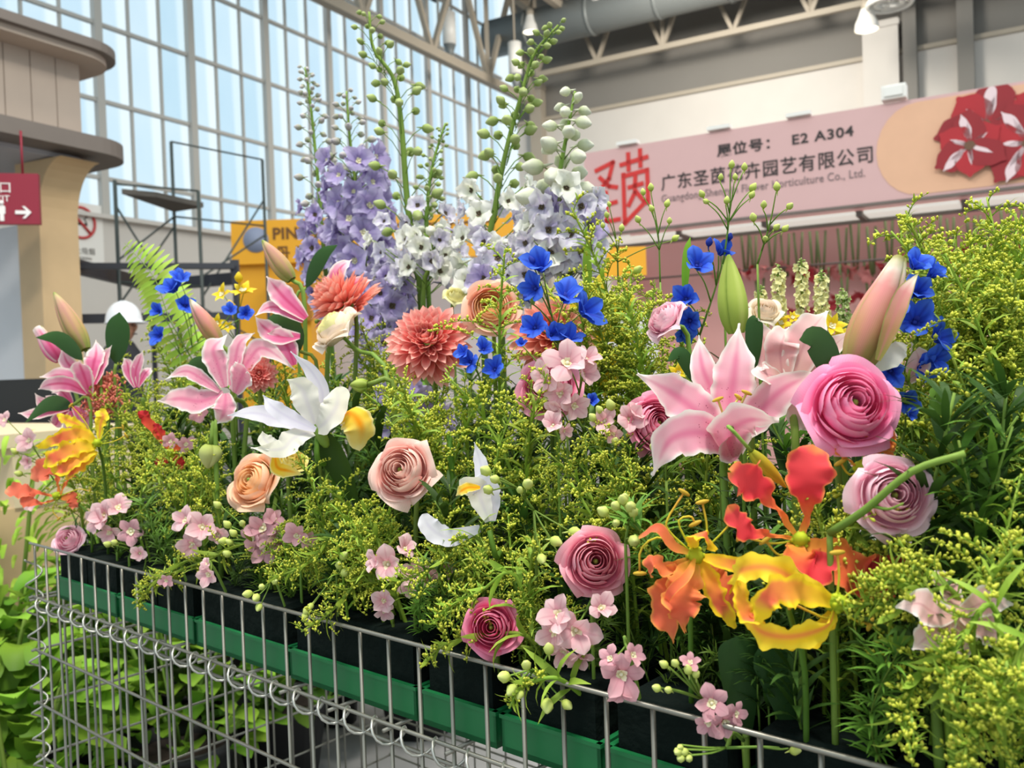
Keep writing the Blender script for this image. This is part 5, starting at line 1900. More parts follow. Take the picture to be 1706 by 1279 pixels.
# ------------------------------------------------------------------ ranunculus
ranunculus('hot pink ranunculus below the huge pink lily bud', X(1422, 672, 0.10), AX(-0.05, 0.35, 1), 0.0420, P_hot, 10, open_=0.55)
ranunculus('rose pink ranunculus tucked left of the large pink lily', X(1097, 705, 0.16), AX(0.15, 0.3, 1), 0.0345, P_pinkr, 10, open_=0.1)
ranunculus('light pink ranunculus behind a crossing green stem at the right', X(1490, 825, 0.07), AX(-0.15, 0.25, 1), 0.033, P_palepk, 9, open_=0.6, ruf=0.02)
ranunculus('blush coral ranunculus in the middle right of the white iris', X(668, 783, 0.06), AX(-0.25, 0.35, 0.9), 0.041, P_coralp, 9, open_=0.2, ruf=0.02)
ranunculus('peach ranunculus with orange heart beside the coral dahlia', X(817, 510, 0.26), AX(-0.05, 0.25, 1), 0.040, P_peach, 12, inner=P_peachi, open_=0.12, dome=0.22, ruf=0.012)
ranunculus('light peach ranunculus turned left under the white iris', X(418, 800, 0.06), AX(-0.42, 0.42, 0.8), 0.044, P_peachl, 8, inner=P_peachi, open_=0.15, dome=0.25)
ranunculus('cream ranunculus under the shaggy salmon dahlia', X(556, 545, 0.18), AX(-0.55, 0.65, 0.35), 0.041, P_cream, 8, inner=P_creamy, open_=-0.1, dome=0.5, mid=X(650, 640, 0.16))
ranunculus('dusty rose ranunculus crossed by green tendrils left of the flame lilies', X(992, 935, 0.05), AX(0.0, 0.35, 1), 0.0335, P_dus, 9, open_=0.35, ruf=0.02)
ranunculus('magenta ranunculus low above the wire rail', X(818, 1045, 0.01), AX(-0.1, 0.3, 1), 0.0290, P_mag, 8, open_=0.4, ruf=0.02)
ranunculus('rose pink ranunculus behind the pale pink larkspur cluster', X(912, 645, 0.19), AX(-0.25, 0.3, 1), 0.040, P_pinkr, 9, open_=0.3, ruf=0.02)
ranunculus('pale pink ranunculus seen side-on before the pink booth', X(1104, 528, 0.26), AX(-0.65, 0.55, 0.35), 0.0275, P_hot if False else P_palepk, 8, open_=0.35, ruf=0.02)
ranunculus('small creamy yellow ranunculus below the white iris', X(487, 766, 0.075), AX(0.3, 0.7, 0.6), 0.022, petal_mat('butter_petal', [(0, '#e3cf58'), (1, '#f2e08a')], trans=0.3), 6, open_=0.0, dome=0.5)
ranunculus('small pink ranunculus low at the left end of the rail', X(112, 897, 0.03), AX(0, 0.5, 0.9), 0.028, P_palepk, 7, open_=0.3, ruf=0.02)
ranunculus('cream ranunculus far behind beside the plump green bud', X(1275, 515, 0.5), AX(0, 0.6, 0.7), 0.024, P_cream, 6, open_=0.1)
ranunculus('pale yellow ranunculus behind left of the peach ranunculus', X(760, 490, 0.45), AX(0.2, 0.6, 0.6), 0.022, P_creamy, 6, open_=0.1)

# ------------------------------------------------------------------ dahlias and carnation
dahlia('coral pink dahlia facing forward left of the peach ranunculus', X(712, 565, 0.20), AX(-0.1, 0.45, 0.85), 0.058, P_coral, 150, eye=P_dus)
dahlia('shaggy salmon dahlia seen side-on above the cream ranunculus', X(552, 488, 0.23), AX(-0.62, 0.62, 0.25), 0.060, P_coral2, 200, 1.5, wid=0.27)
dahlia('coral dahlia half hidden behind the blue delphinium', X(922, 553, 0.30), AX(0.1, 0.45, 0.85), 0.056, P_coral2, 130)
dahlia('small tight coral dahlia bloom behind the white iris', X(432, 622, 0.16), AX(0.25, 0.15, 0.9), 0.028, P_coral, 80, 0.9, wid=0.36)

# coral celosia plume at the left
cb = X(165, 690, 0.12)
ctop = X(178, 625, 0.14)
t, loc = stemmed('celosia_plume', 'coral celosia plume beside the far left pink lily', 'flower', cb, UPV, back=0.0)
mb = MB()
for i in range(900):
    f = R.random()
    c = cb.lerp(ctop, f) + V((R.gauss(0, 1), R.gauss(0, 1), R.gauss(0, .4))) * 0.016 * (1.1 - 0.5 * f)
    mb.blob(c, (R.uniform(.0012, .0024), R.uniform(.002, .0055)), V((R.gauss(0, .5), R.gauss(0, .5), 1)), 5, 3)
put(t, loc, 'plume', mb, P_cel)['kind'] = 'stuff'

# ------------------------------------------------------------------ irises
d0 = dep(528, 0.05)
Hc = P(528, 716, d0)
t, loc = stemmed('white_iris', 'white dutch iris with lavender falls in the front left centre', 'flower', Hc, AX(0, 1, 0), back=0.01, r=0.0036, mat=L_mid, mid=X(556, 800, 0.09))
sideways = V((0.1, -0.8, 0.6))
for seq, W, mt_, kw in (
        ([(526, 714, 0.01), (470, 700, 0.02), (425, 688, 0.02), (379, 692, 0.01)], 30, P_iris, {'ruf': 0.05}),
        ([(526, 716, -0.01), (485, 697, -0.02), (455, 678, -0.03), (438, 658, -0.03)], 28, P_iris, {'ruf': 0.05}),
        ([(528, 717), (492, 728, -0.02), (468, 748, -0.035), (418, 746, -0.03)], 36, P_irisc, {'ruf': 0.08}),
        ([(474, 742, -0.03), (452, 740, -0.03), (440, 730, -0.03), (437, 718, -0.03)], 24, P_irisc, {'ruf': 0.06}),
        ([(527, 714), (512, 670, -0.01), (500, 645, -0.012), (478, 632, -0.02)], 46, P_irisc, {'ruf': 0.05}),
        ([(531, 712, 0.01), (538, 660, 0.012), (520, 620, 0.01), (484, 585, 0.0)], 27, P_iris, {'ruf': 0.03, 'prof': pr_lily}),
        ([(529, 714, -0.005), (545, 700, -0.02), (562, 672, -0.02), (560, 645, -0.01)], 54, P_irisc, {'ruf': 0.04, 'prof': pr_round}),
        ([(562, 696, -0.01), (584, 688, -0.02), (602, 712, -0.025), (600, 750, -0.015)], 56, P_irisy, {'ruf': 0.06, 'prof': pr_round, 'cup': -0.35, 'nh': V((0.5, -0.6, 0.6))}),
        ([(458, 756, -0.02), (462, 778, -0.025), (480, 784, -0.02), (505, 790, -0.01)], 26, P_irisy, {'ruf': 0.05, 'nh': V((-0.2, -0.7, 0.5))})):
    petal_to(t, loc, seq, d0, W, mt_, **kw)
mb = MB(); ribbon(mb, ppts([(530, 716, 0.0), (548, 750, 0.012), (575, 800, 0.02), (600, 850, 0.03)], d0), 42 * d0 / FPX, pr_lance, nh=NH, cup=-0.3, nu=6, nv=12); put(t, loc, 'sheath_leaf', mb, L_dark)
mb = MB(); mb.blob(P(535, 726, d0), (0.008, 0.018), V((0.5, 0, -1)), 8, 6); put(t, loc, 'ovary', mb, L_stem)

d0 = dep(800, 0.04)
Hc = P(812, 868, d0)
t, loc = stemmed('white_iris', 'half-open white iris side-on with a yellow edge right of the blush ranunculus', 'flower', Hc, AX(-0.2, 1, 0), back=0.01, r=0.003, mat=L_mid, mid=X(835, 930, 0.09))
for seq, W, mt_, kw in (
        ([(815, 868), (802, 835), (795, 815), (765, 800, -0.01)], 40, P_irisc, {'prof': pr_round, 'ruf': 0.03}),
        ([(818, 868, 0.005), (815, 830, 0.005), (806, 808, 0.0), (792, 795, 0.0)], 44, P_iris, {'prof': pr_round}),
        ([(800, 812, -0.01), (780, 812, -0.012), (768, 818, -0.012), (760, 826, -0.01)], 18, P_irisy, {}),
        ([(812, 868, 0.01), (808, 820, 0.02), (800, 770, 0.03), (790, 736, 0.03)], 26, P_iris, {}),
        ([(800, 880, 0.01), (750, 895, 0.02), (718, 880, 0.02), (704, 856, 0.02)], 36, P_iris, {'prof': pr_round})):
    petal_to(t, loc, seq, d0, W, mt_, **kw)

# ------------------------------------------------------------------ flame lilies (gloriosa)
def flame(label, cen, w, petals, stam, axis, mats, lean=(0, 0), foot_mid=None):
    d0 = dep(cen[0], w)
    H = P(cen[0], cen[1], d0)
    t, loc = stemmed('flame_lily', label, 'flower', H, axis, None, 0.0022, mat=L_mid, back=0.0, lean=lean, mid=foot_mid)
    for seq, W, mi, *kw in petals:
        petal_to(t, loc, seq, d0, W, mats[mi], **{'prof': pr_glor, 'ruf': 0.15, 'rf': 3.4, 'cup': 0.2, 'nv': 44, **(kw[0] if kw else {})})
    for seq in stam:
        stamen(t, loc, seq, d0, G_fil, S_anth, 0.0010, 0.0048)
    mb = MB(); mb.blob(H, (0.007, 0.010), axis, 10, 7)
    for k in range(6):
        a = k * PI / 3
        q = frame(H, axis)
        mb.tube([H, q @ V((0.008 * math.cos(a), 0.008 * math.sin(a), 0.002))], 0.003, 6, r2=0.002)
    put(t, loc, 'centre', mb, G_grn)
    return t


flame('large yellow and red flame lily hanging over the lower right front', (1392, 1004), 0.005, [
    ([(1392, 1002), (1340, 975, -0.01), (1285, 946, -0.02), (1235, 950, -0.01), (1222, 975)], 44, 1),
    ([(1390, 1006), (1335, 985, -0.025), (1285, 990, -0.035), (1262, 1036, -0.03)], 50, 0),
    ([(1392, 1010), (1378, 1042, -0.01), (1320, 1060, -0.02), (1265, 1050, -0.015), (1236, 1010)], 46, 1, {'nh': V((0, -0.6, -0.4))}),
    ([(1236, 955, 0.0), (1234, 995, -0.01), (1248, 1028, -0.015), (1278, 1024, -0.02)], 30, 0),
    ([(1390, 1012), (1365, 1050, 0.01), (1310, 1062, 0.015), (1250, 1045, 0.01)], 40, 0),
    ([(1238, 1005, 0.0), (1255, 1040, -0.004), (1300, 1066, -0.006), (1352, 1056, 0.0)], 26, 1),
], [[(1396, 1004), (1420, 985), (1440, 978)], [(1396, 1006), (1420, 1000, -0.01), (1440, 1004)], [(1396, 1010), (1380, 1030), (1352, 1020), (1320, 1005)],
    [(1394, 1000), (1398, 960), (1395, 920)], [(1398, 1006), (1420, 1030), (1450, 1040)]], AX(0.7, 0.1, 0.5), [G_front, G_yel])
flame('orange flame lily with green star centre and hanging petals', (1158, 924), 0.02, [
    ([(1152, 935), (1132, 965, -0.01), (1110, 1010, -0.012), (1122, 1072, -0.005)], 64, 0, {'prof': pr_lily}),
    ([(1156, 938, -0.005), (1140, 975, -0.02), (1135, 1010, -0.025), (1142, 1052, -0.015)], 62, 0, {'prof': pr_lily}),
    ([(1160, 930, 0.0), (1180, 960, -0.005), (1196, 1000, -0.01), (1226, 1046)], 34, 1),
    ([(1165, 930, 0.01), (1185, 960, 0.005), (1210, 985, 0.0), (1228, 1020, 0.0)], 50, 0),
    ([(1152, 922), (1120, 908, -0.01), (1096, 880, -0.012), (1064, 896)], 20, 2, {'ruf': 0.04}),
    ([(1160, 918), (1154, 895, -0.01), (1172, 888, -0.025), (1192, 918, -0.02)], 30, 1),
    ([(1164, 926), (1200, 935, -0.01), (1232, 948, -0.01), (1216, 990, 0.0)], 26, 1, {'ruf': 0.05}),
    ([(1150, 930), (1112, 948, -0.01), (1085, 934, -0.015), (1084, 962, -0.01)], 26, 2),
    ([(1158, 930, -0.01), (1145, 958, -0.028), (1118, 985, -0.03), (1108, 1010, -0.02)], 16, 2, {'ruf': 0.02}),
], [[(1150, 918), (1115, 885), (1112, 865), (1140, 820)], [(1178, 895), (1177, 870), (1170, 836)], [(1185, 905), (1205, 885), (1216, 872)],
    [(1148, 922), (1100, 895), (1068, 915), (1066, 955)], [(1152, 916), (1130, 870), (1150, 860), (1158, 872)]], AX(0.0, -0.2, 1), [G_or, G_front, G_or])
flame('red flame lily with upright petals below the hot pink ranunculus', (1332, 900), 0.05, [
    ([(1333, 898), (1345, 855), (1346, 800, -0.01), (1354, 740, 0.0)], 76, 0, {'prof': pr_spoon, 'ruf': 0.09}),
    ([(1330, 897), (1292, 845, -0.005), (1255, 805, -0.01), (1218, 786, -0.02)], 62, 0, {'prof': pr_spoon}),
    ([(1326, 898), (1280, 890, -0.015), (1240, 882, -0.02), (1212, 842, -0.02)], 42, 0, {'prof': pr_spoon}),
    ([(1322, 905), (1335, 930, -0.025), (1360, 950, -0.03), (1392, 925, -0.03)], 60, 0, {'prof': pr_round}),
    ([(1335, 908), (1395, 930, -0.01), (1440, 965, -0.012), (1490, 950), (1530, 920)], 74, 0, {'prof': pr_lily}),
    ([(1340, 905, 0.01), (1385, 920, 0.005), (1420, 945, 0.0), (1455, 985, 0.0)], 50, 0, {'prof': pr_lily}),
], [[(1328, 902), (1300, 925), (1275, 900)], [(1330, 906), (1305, 925), (1302, 948)], [(1328, 900), (1285, 905), (1232, 892)]], AX(0.0, 0.5, 0.8), [G_red])
flame('small orange flame lily half hidden below the hot pink ranunculus', (1437, 782), 0.11, [
    ([(1437, 780), (1440, 755), (1434, 735), (1425, 722)], 26, 0, {'prof': pr_spoon}),
    ([(1440, 780), (1455, 760), (1470, 740), (1485, 715)], 34, 0, {'prof': pr_spoon}),
    ([(1432, 780), (1412, 765), (1402, 752), (1400, 735)], 26, 0, {'prof': pr_spoon}),
    ([(1442, 783), (1470, 768), (1480, 750), (1470, 728)], 24, 0, {'prof': pr_spoon}),
], [[(1437, 784), (1415, 790), (1400, 770)]], AX(0, 0.8, 0.5), [petal_mat('flame_small_orange', [(0.0, '#dba53a'), (0.6, '#ee8a50'), (1.0, '#e0603c')], edge='#f0a44a', trans=0.3)])
flame('yellow-topped red flame lily spreading out at the left end', (162, 738), 0.03, [
    ([(162, 738), (135, 722, -0.01), (105, 728, -0.02), (62, 745, -0.02)], 26, 0),
    ([(160, 745), (130, 745, -0.02), (95, 760, -0.03), (72, 778, -0.03)], 30, 0),
    ([(160, 752), (135, 762, -0.02), (105, 780, -0.03), (85, 782, -0.02)], 26, 0),
    ([(162, 752), (140, 772, -0.01), (120, 785, -0.02), (108, 795, -0.01)], 22, 0),
    ([(160, 735), (130, 708, 0.0), (112, 700, 0.0), (95, 690, 0.0)], 18, 1),
    ([(165, 732), (168, 705), (172, 692), (160, 685, 0.01)], 20, 1),
], [[(165, 735), (185, 715), (205, 712)], [(160, 735), (140, 700), (118, 675)], [(165, 740), (190, 735), (210, 725)]], AX(0.3, 0.3, 0.8), [G_front, G_yel], foot_mid=X(175, 800, 0.06))
flame('coral red flame lily at the extreme left below the yellow-topped one', (95, 826), 0.02, [
    ([(95, 828), (70, 822), (40, 818), (10, 815)], 26, 0, {'prof': pr_spoon}),
    ([(98, 820), (95, 795), (80, 780), (52, 798)], 34, 0, {'prof': pr_spoon}),
    ([(100, 825), (112, 800), (118, 788), (122, 776)], 24, 0, {'prof': pr_spoon}),
    ([(92, 832), (70, 838), (50, 835), (34, 828)], 22, 0, {'prof': pr_spoon}),
    ([(102, 830), (118, 828), (122, 838), (118, 846)], 20, 0),
], [[(95, 830), (88, 850), (98, 864)], [(100, 826), (130, 815), (150, 818)]], AX(-0.2, 0.3, 0.8), [petal_mat('flame_coral', [(0.0, '#d9823a'), (0.4, '#e8664a'), (1.0, '#ec7a62')], edge='#ef9a70', edge_pos=(0.8, 1.1), trans=0.3)], foot_mid=X(150, 860, 0.05))
flame('small dark red flame lily deep in the goldenrod at the left', (285, 755), 0.09, [
    ([(285, 755), (275, 765), (268, 768), (258, 772)], 18, 0), ([(286, 755), (295, 765), (300, 772), (298, 782)], 16, 0),
    ([(285, 752), (270, 725), (262, 712), (258, 705)], 14, 0), ([(284, 752), (245, 700), (240, 692), (230, 686)], 18, 0), ([(288, 752), (300, 742), (305, 738), (308, 730)], 14, 0)],
    [[(285, 755), (300, 750), (312, 752)]], AX(0, 0.3, 0.9), [petal_mat('flame_dark_red', [(0.0, '#c96a34'), (0.4, '#c0342e'), (1.0, '#b82a36')], trans=0.25)])

# ------------------------------------------------------------------ tall delphinium spikes
sp = lambda f: 1.0
spike('lavender delphinium spike, left of the two, with green bud tip', [(548, 520), (538, 400), (527, 270), (517, 170), (508, 112)], 0.66, (0.18, 0.50, 28), (0.47, 1.0, 48), P_lav, P_eyed, P_budl, 0.036, 0.020, reach=0.040, thick=0.006)
spike('lavender delphinium spike, right of the two, broad and bright', [(612, 540), (606, 420), (594, 320), (583, 230), (577, 152)], 0.62, (0.18, 0.70, 46), (0.66, 1.0, 26), P_lav, P_eyew, P_budl, 0.042, 0.022, reach=0.052, thick=0.0065)
spike('tall green budded delphinium spike rising highest left of centre', [(702, 500), (690, 420), (678, 330), (668, 200), (655, 130), (622, 80), (615, 20)], 0.56, (0.15, 0.34, 14), (0.30, 1.0, 44), P_lavw, P_eyed, P_budg, 0.030, 0.025, reach=0.075, thick=0.008, mix=P_wht)
spike('short leaning green bud spike right of the highest delphinium', [(712, 430), (712, 340), (722, 270), (742, 205)], 0.57, (0.24, 0.42, 6), (0.40, 1.0, 38), P_lavw, P_eyed, P_budg, 0.028, 0.014, reach=0.034, thick=0.005)
spike('white delphinium spike arching right with a green tip under the lamp', [(806, 500), (826, 340), (846, 240), (868, 160), (890, 90), (930, 42)], 0.52, (0.16, 0.36, 16), (0.33, 1.0, 52), P_lavw, P_eyed, P_budg, 0.032, 0.023, reach=0.050, thick=0.006, mix=P_wht)
spike('white delphinium spike with large white buds beside the pink sign', [(890, 500), (918, 380), (932, 290), (945, 220), (958, 152)], 0.46, (0.18, 0.52, 20), (0.46, 1.0, 22), P_wht, P_eyed, P_budw, 0.034, 0.036, reach=0.038, thick=0.006, mix=P_lavw)
spike('grey-lilac delphinium spike behind the blue blooms', [(948, 520), (956, 420), (962, 330)], 0.50, (0.45, 1.0, 26), (0.96, 1.0, 4), P_lavw, P_eyed, P_budw, 0.034, 0.024, reach=0.034, mix=P_lav)
spike('short white delphinium spike behind the highest spike', [(705, 520), (716, 440), (722, 380)], 0.50, (0.40, 0.95, 20), (0.9, 1.0, 4), P_lavw, P_eyed, P_budw, 0.032, 0.024, reach=0.036, mix=P_wht)
spike('short lilac delphinium spike below the white arching one', [(836, 540), (840, 470), (845, 410)], 0.48, (0.40, 1.0, 22), (0.96, 1.0, 3), P_lavw, P_eyed, P_budw, 0.032, 0.022, reach=0.036, mix=P_lav)
spike('low lavender delphinium hidden behind the coral dahlia', [(640, 640), (640, 520), (640, 470)], 0.50, (0.35, 1.0, 26), (0.96, 1.0, 3), P_lav, P_eyed, P_budl, 0.034, 0.022, reach=0.04)
spike('low lavender blooms glimpsed beneath the dahlias', [(700, 760), (690, 700), (680, 660)], 0.26, (0.3, 1.0, 12), (0.96, 1.0, 2), P_lav, P_eyed, P_budl, 0.030, 0.02, reach=0.035)

# blue delphinium
BL = petal_set('blue', P_blu, 0.66, (15, 74), pr_oval)
EB = eye_mesh(1.0, P_eyeb)
spray('bright blue delphinium above the pale pink larkspur cluster', 0.20, [
    (905, 452, 62, -0.3, 0.6, 0.7), (896, 482, 52, -0.6, 0.1, 0.8), (940, 502, 60, 0.1, 0.6, 0.6), (968, 522, 60, 0.6, 0.3, 0.6), (893, 548, 48, -0.3, 0.3, 0.8), (915, 560, 44, 0.4, 0.3, 0.7), (944, 572, 52, 0.2, 0.7, 0.5)], BL, EB, stem_to=(935, 600), bs=0.74, buds=[(888, 440, 16), (880, 500, 14)], bmat=P_eyeb, name='blue_delphinium')
spray('small blue delphinium blooms left of the peach ranunculus stem', 0.17, [
    (826, 618, 40, -0.2, 0.4, 0.8), (786, 604, 36, -0.4, 0.3, 0.8), (804, 585, 34, 0.2, 0.5, 0.7), (776, 590, 30, -.5, .3, .7)], BL, EB, stem_to=(805, 660), bs=0.75, name='blue_delphinium')
spray('dark blue delphinium bloom right of the pale pink larkspur', 0.18, [(985, 670, 32, 0.1, 0.5, 0.8), (870, 575, 26, -.2, .5, .8)], BL, EB, stem_to=(975, 720), name='blue_delphinium')
spray('blue delphinium before the pink booth left of the plump green bud', 0.34, [
    (1160, 447, 54, -0.1, 0.5, 0.8), (1198, 425, 40, 0.4, 0.6, 0.5), (1144, 500, 46, -0.3, 0.2, 0.8), (1150, 534, 48, -0.2, -0.1, 0.8), (1140, 552, 34, -.3, -.4, .7)], BL, EB, stem_to=(1165, 560), bs=0.74, buds=[(1180, 410, 16), (1214, 400, 14)], bmat=P_eyeb, name='blue_delphinium')
spray('tall blue delphinium right of the huge pink lily bud', 0.22, [
    (1520, 448, 50, 0.2, 0.5, 0.7), (1545, 462, 44, 0.5, 0.4, 0.6), (1524, 492, 56, -0.1, 0.3, 0.8), (1522, 540, 66, -0.2, 0.3, 0.9), (1556, 566, 52, 0.4, 0.2, 0.8), (1548, 600, 50, 0.2, 0, 0.9), (1484, 618, 52, -0.4, 0.0, 0.8), (1530, 612, 46, 0.1, -.1, .9), (1508, 668, 40, -0.2, 0, 0.9), (1500, 515, 44, -.5, .2, .7)], BL, EB, stem_to=(1530, 700), bs=0.76, name='blue_delphinium')
spray('blue delphinium half hidden behind the green fern', 0.24, [
    (292, 486, 44, -0.2, 0.5, 0.7), (300, 470, 34, 0.2, 0.6, 0.6), (270, 560, 34, -0.2, 0.2, 0.8), (308, 510, 36, 0.3, 0.2, 0.8), (268, 520, 30, -.3, .2, .8), (385, 520, 26, 0, .4, .8), (410, 525, 30, .2, .3, .8)], BL, EB, stem_to=(300, 590), bs=0.72, name='blue_delphinium')
spray('blue blooms glimpsed low between the pink ranunculus and goldenrod', 0.14, [(1478, 700, 34, 0, 0.2, 0.9), (1512, 690, 30, .3, .2, .9)], BL, EB, stem_to=(1495, 760), name='blue_delphinium')

# pale pink larkspur
LK = petal_set('lark', P_lark, 0.68, (20, 86), pr_oval)
LKD = petal_set('larkd', P_larkd, 0.64, (28, 94), pr_oval)
EC = eye_mesh(1.0, P_eyew)
spray('pale pink larkspur cluster below the bright blue delphinium', 0.15, [
    (945, 608, 74, 0.0, 0.45, 0.8), (912, 628, 56, -0.5, 0.1, 0.8), (968, 622, 50, 0.6, 0.1, 0.7), (935, 655, 52, -0.2, 0.0, 1), (955, 675, 50, 0.3, -0.1, 0.9), (928, 678, 44, -0.4, -0.3, 0.8), (975, 600, 44, .5, .5, .6)], LK, EC, stem_to=(945, 720))
spray('single pale pink larkspur bloom left of the dark centre greenery', 0.12, [(922, 710, 46, -0.1, 0.5, 0.7), (938, 716, 30, 0.6, -0.2, 0.6)], LK, EC, stem_to=(930, 770))
spray('pale pink larkspur pair with lime buds left of the rose ranunculus', 0.13, [(1008, 702, 50, -0.2, 0.2, 0.8), (1048, 700, 54, 0.1, 0.3, 0.8), (1020, 722, 36, 0, -.2, .9), (1058, 690, 36, .3, .5, .6)], LK, EC, stem_to=(1020, 790), buds=[(1002, 688, 18), (1020, 682, 22), (992, 700, 18), (1024, 740, 18)])
spray('light pink larkspur cluster with open faces over the front rail', 0.02, [
    (958, 1048, 78, 0.15, 0.1, 1), (933, 1025, 66, -0.4, 0.4, 0.8), (926, 1052, 58, -0.5, 0.0, 0.8), (1000, 1015, 56, 0.2, 0.5, 0.8), (940, 1082, 56, -0.2, -0.4, 0.8), (965, 1090, 50, 0.2, -0.5, 0.7)], LK, EC, stem_to=(985, 1000), d_add=0.0)
spray('dusky pink larkspur blooms hanging low in front of the wire rail', -0.005, [
    (1034, 1120, 76, 0.0, -0.1, 1), (1052, 1092, 44, 0.4, 0.4, 0.7), (1018, 1098, 40, -0.4, 0.5, 0.7), (1034, 1150, 46, 0, -.6, .7)], LKD, EC, stem_to=(1040, 1060), d_add=0.0)
spray('dusky pink larkspur blooms at the rail by the foot of the flame lilies', -0.005, [
    (1185, 1170, 62, -0.1, 0.2, 1), (1205, 1200, 56, 0.2, -0.2, 0.9), (1182, 1200, 50, -0.4, -0.3, 0.8), (1222, 1188, 44, .5, .1, .7), (1150, 1105, 34, -.1, .6, .6)], LKD, EC, stem_to=(1215, 1240), buds=[(1112, 1110, 18), (1128, 1108, 18), (1148, 1122, 20), (1100, 1148, 18), (1118, 1150, 16), (1160, 1128, 18)])
spray('pale pink larkspur in goldenrod left of the white half-open iris', 0.04, [
    (648, 940, 62, -0.1, 0.2, 1), (628, 935, 40, -0.6, 0.2, 0.7), (672, 915, 46, 0.4, 0.6, 0.6), (690, 950, 52, 0.2, 0.1, 0.9), (712, 958, 44, 0.4, -0.1, 0.9), (680, 975, 40, .1, -.3, .9), (735, 950, 40, .3, .2, .8)], LK, EC, stem_to=(690, 1000))
spray('small pale pink larkspur bloom just above the wire rail', 0.03, [(641, 1000, 42, 0, 0.2, 1), (640, 1015, 34, 0.2, -0.3, 0.9)], LK, EC, stem_to=(655, 1040))
spray('pale pink larkspur cluster left of the peach ranunculus foot', 0.03, [
    (338, 880, 58, 0.2, 0.3, 0.9), (312, 868, 44, -0.4, 0.4, 0.8), (322, 905, 48, -0.1, -0.2, 1), (362, 888, 36, 0.5, 0.0, 0.8)], LK, EC, stem_to=(345, 930))
spray('dusky pink larkspur cluster under the light peach ranunculus', 0.04, [
    (440, 880, 58, -0.1, 0.3, 0.9), (442, 910, 54, 0.0, -0.2, 1), (462, 895, 44, 0.5, 0.1, 0.8), (425, 895, 40, -.5, 0, .8), (455, 868, 40, .3, .5, .7)], LKD, EC, stem_to=(450, 940), buds=[(368, 845, 16), (384, 878, 16), (380, 900, 16), (394, 892, 16), (388, 905, 14), (385, 925, 16), (405, 875, 14)])
spray('small dusky pink larkspur bloom right of the cluster under the peach ranunculus', 0.05, [(496, 893, 44, 0.1, 0.3, 0.9), (512, 898, 30, .5, 0, .8)], LKD, EC, stem_to=(500, 930))
spray('pale pink larkspur cluster near the left end of the rail', 0.03, [
    (178, 860, 56, -0.2, 0.3, 0.9), (170, 870, 48, -0.5, 0.1, 0.8), (198, 848, 44, 0.3, 0.6, 0.7), (185, 885, 40, 0, -0.3, 0.9)], LK, EC, stem_to=(195, 920))
spray('dusky pink larkspur bloom right of the leftmost rail cluster', 0.03, [(220, 885, 48, 0.1, 0.2, 1)], LKD, EC, stem_to=(215, 930), buds=[(195, 905, 14), (185, 908, 14)])
spray('single pale pink larkspur bloom against the dark foam at the left', 0.02, [(234, 922, 32, 0, 0.2, 1)], LK, EC, stem_to=(240, 950))
spray('drooping pale pink larkspur bloom before the rail at the left', -0.005, [(350, 955, 40, -0.1, -0.1, 1), (346, 940, 22, -.3, .5, .7)], LK, EC, stem_to=(340, 930))
spray('tiny pale pink larkspur bloom in goldenrod at the left rail', 0.0, [(278, 966, 24, 0, -0.1, 1)], LKD, EC, stem_to=(290, 930))
spray('pale pink larkspur sprig at the extreme left edge', 0.03, [(10, 700, 26, -0.2, 0.3, 0.9), (52, 735, 40, -0.1, 0.2, 1), (50, 768, 26, 0, 0, 1), (55, 840, 26, 0, 0, 1)], LK, EC, stem_to=(90, 800), buds=[(30, 755, 14), (38, 790, 14)])
spray('pale pink larkspur faces left of the deep red flame lily', 0.10, [(335, 690, 40, 0, .3, .9), (310, 740, 30, .2, .2, .9), (285, 735, 26, 0, .2, 1)], LKD, EC, stem_to=(320, 780))

# ------------------------------------------------------------------ sprays of green larkspur buds
NB = []
spray('tall thin sprig of pale green buds before the company name', 0.36, NB, LK, EC, stem_to=(1100, 470), buds=[(1085, 318, 14), (1110, 345, 14), (1088, 352, 13), (1065, 370, 14), (1072, 325, 12), (1115, 372, 12)], r=0.0013, name='bud_sprig')
spray('tall branching sprig of green buds under the chinese lettering', 0.34, NB, LK, EC, stem_to=(1205, 440), buds=[(1218, 280, 14), (1240, 284, 14), (1250, 318, 16), (1250, 330, 14), (1172, 328, 14), (1210, 340, 14), (1200, 300, 12), (1180, 338, 12), (1225, 300, 12)], r=0.0014, name='bud_sprig')
spray('tall branching sprig of green buds right of the one under the lettering', 0.33, NB, LK, EC, stem_to=(1262, 440), buds=[(1295, 318, 16), (1272, 346, 14), (1312, 347, 15), (1256, 368, 16), (1290, 382, 14), (1304, 385, 14), (1275, 400, 12)], r=0.0014, name='bud_sprig')
spray('sprig of green buds left of the red seal on the pink sign', 0.38, NB, LK, EC, stem_to=(1030, 470), buds=[(1012, 362, 12), (1035, 385, 13), (1058, 455, 18), (1078, 490, 16), (1120, 400, 14), (1005, 380, 11), (1000, 412, 14), (1016, 344, 10)], r=0.0013, name='bud_sprig')
spray('cluster of pale lime buds above the dusty rose ranunculus', 0.05, NB, LK, EC, stem_to=(1042, 905), buds=[(1040, 838, 24), (1052, 848, 26), (1056, 858, 24), (1012, 856, 24), (1030, 845, 22), (1028, 872, 18), (1056, 900, 26), (1042, 832, 18)], r=0.0016, name='bud_sprig')
spray('trailing sprig of lime buds from the half-open iris to the ranunculus', 0.035, NB, LK, EC, stem_to=(890, 850), buds=[(815, 788, 24), (830, 800, 20), (818, 818, 22), (878, 810, 24), (918, 898, 24), (948, 885, 26), (900, 925, 22), (932, 925, 24), (868, 820, 16)], r=0.0016, name='bud_sprig')
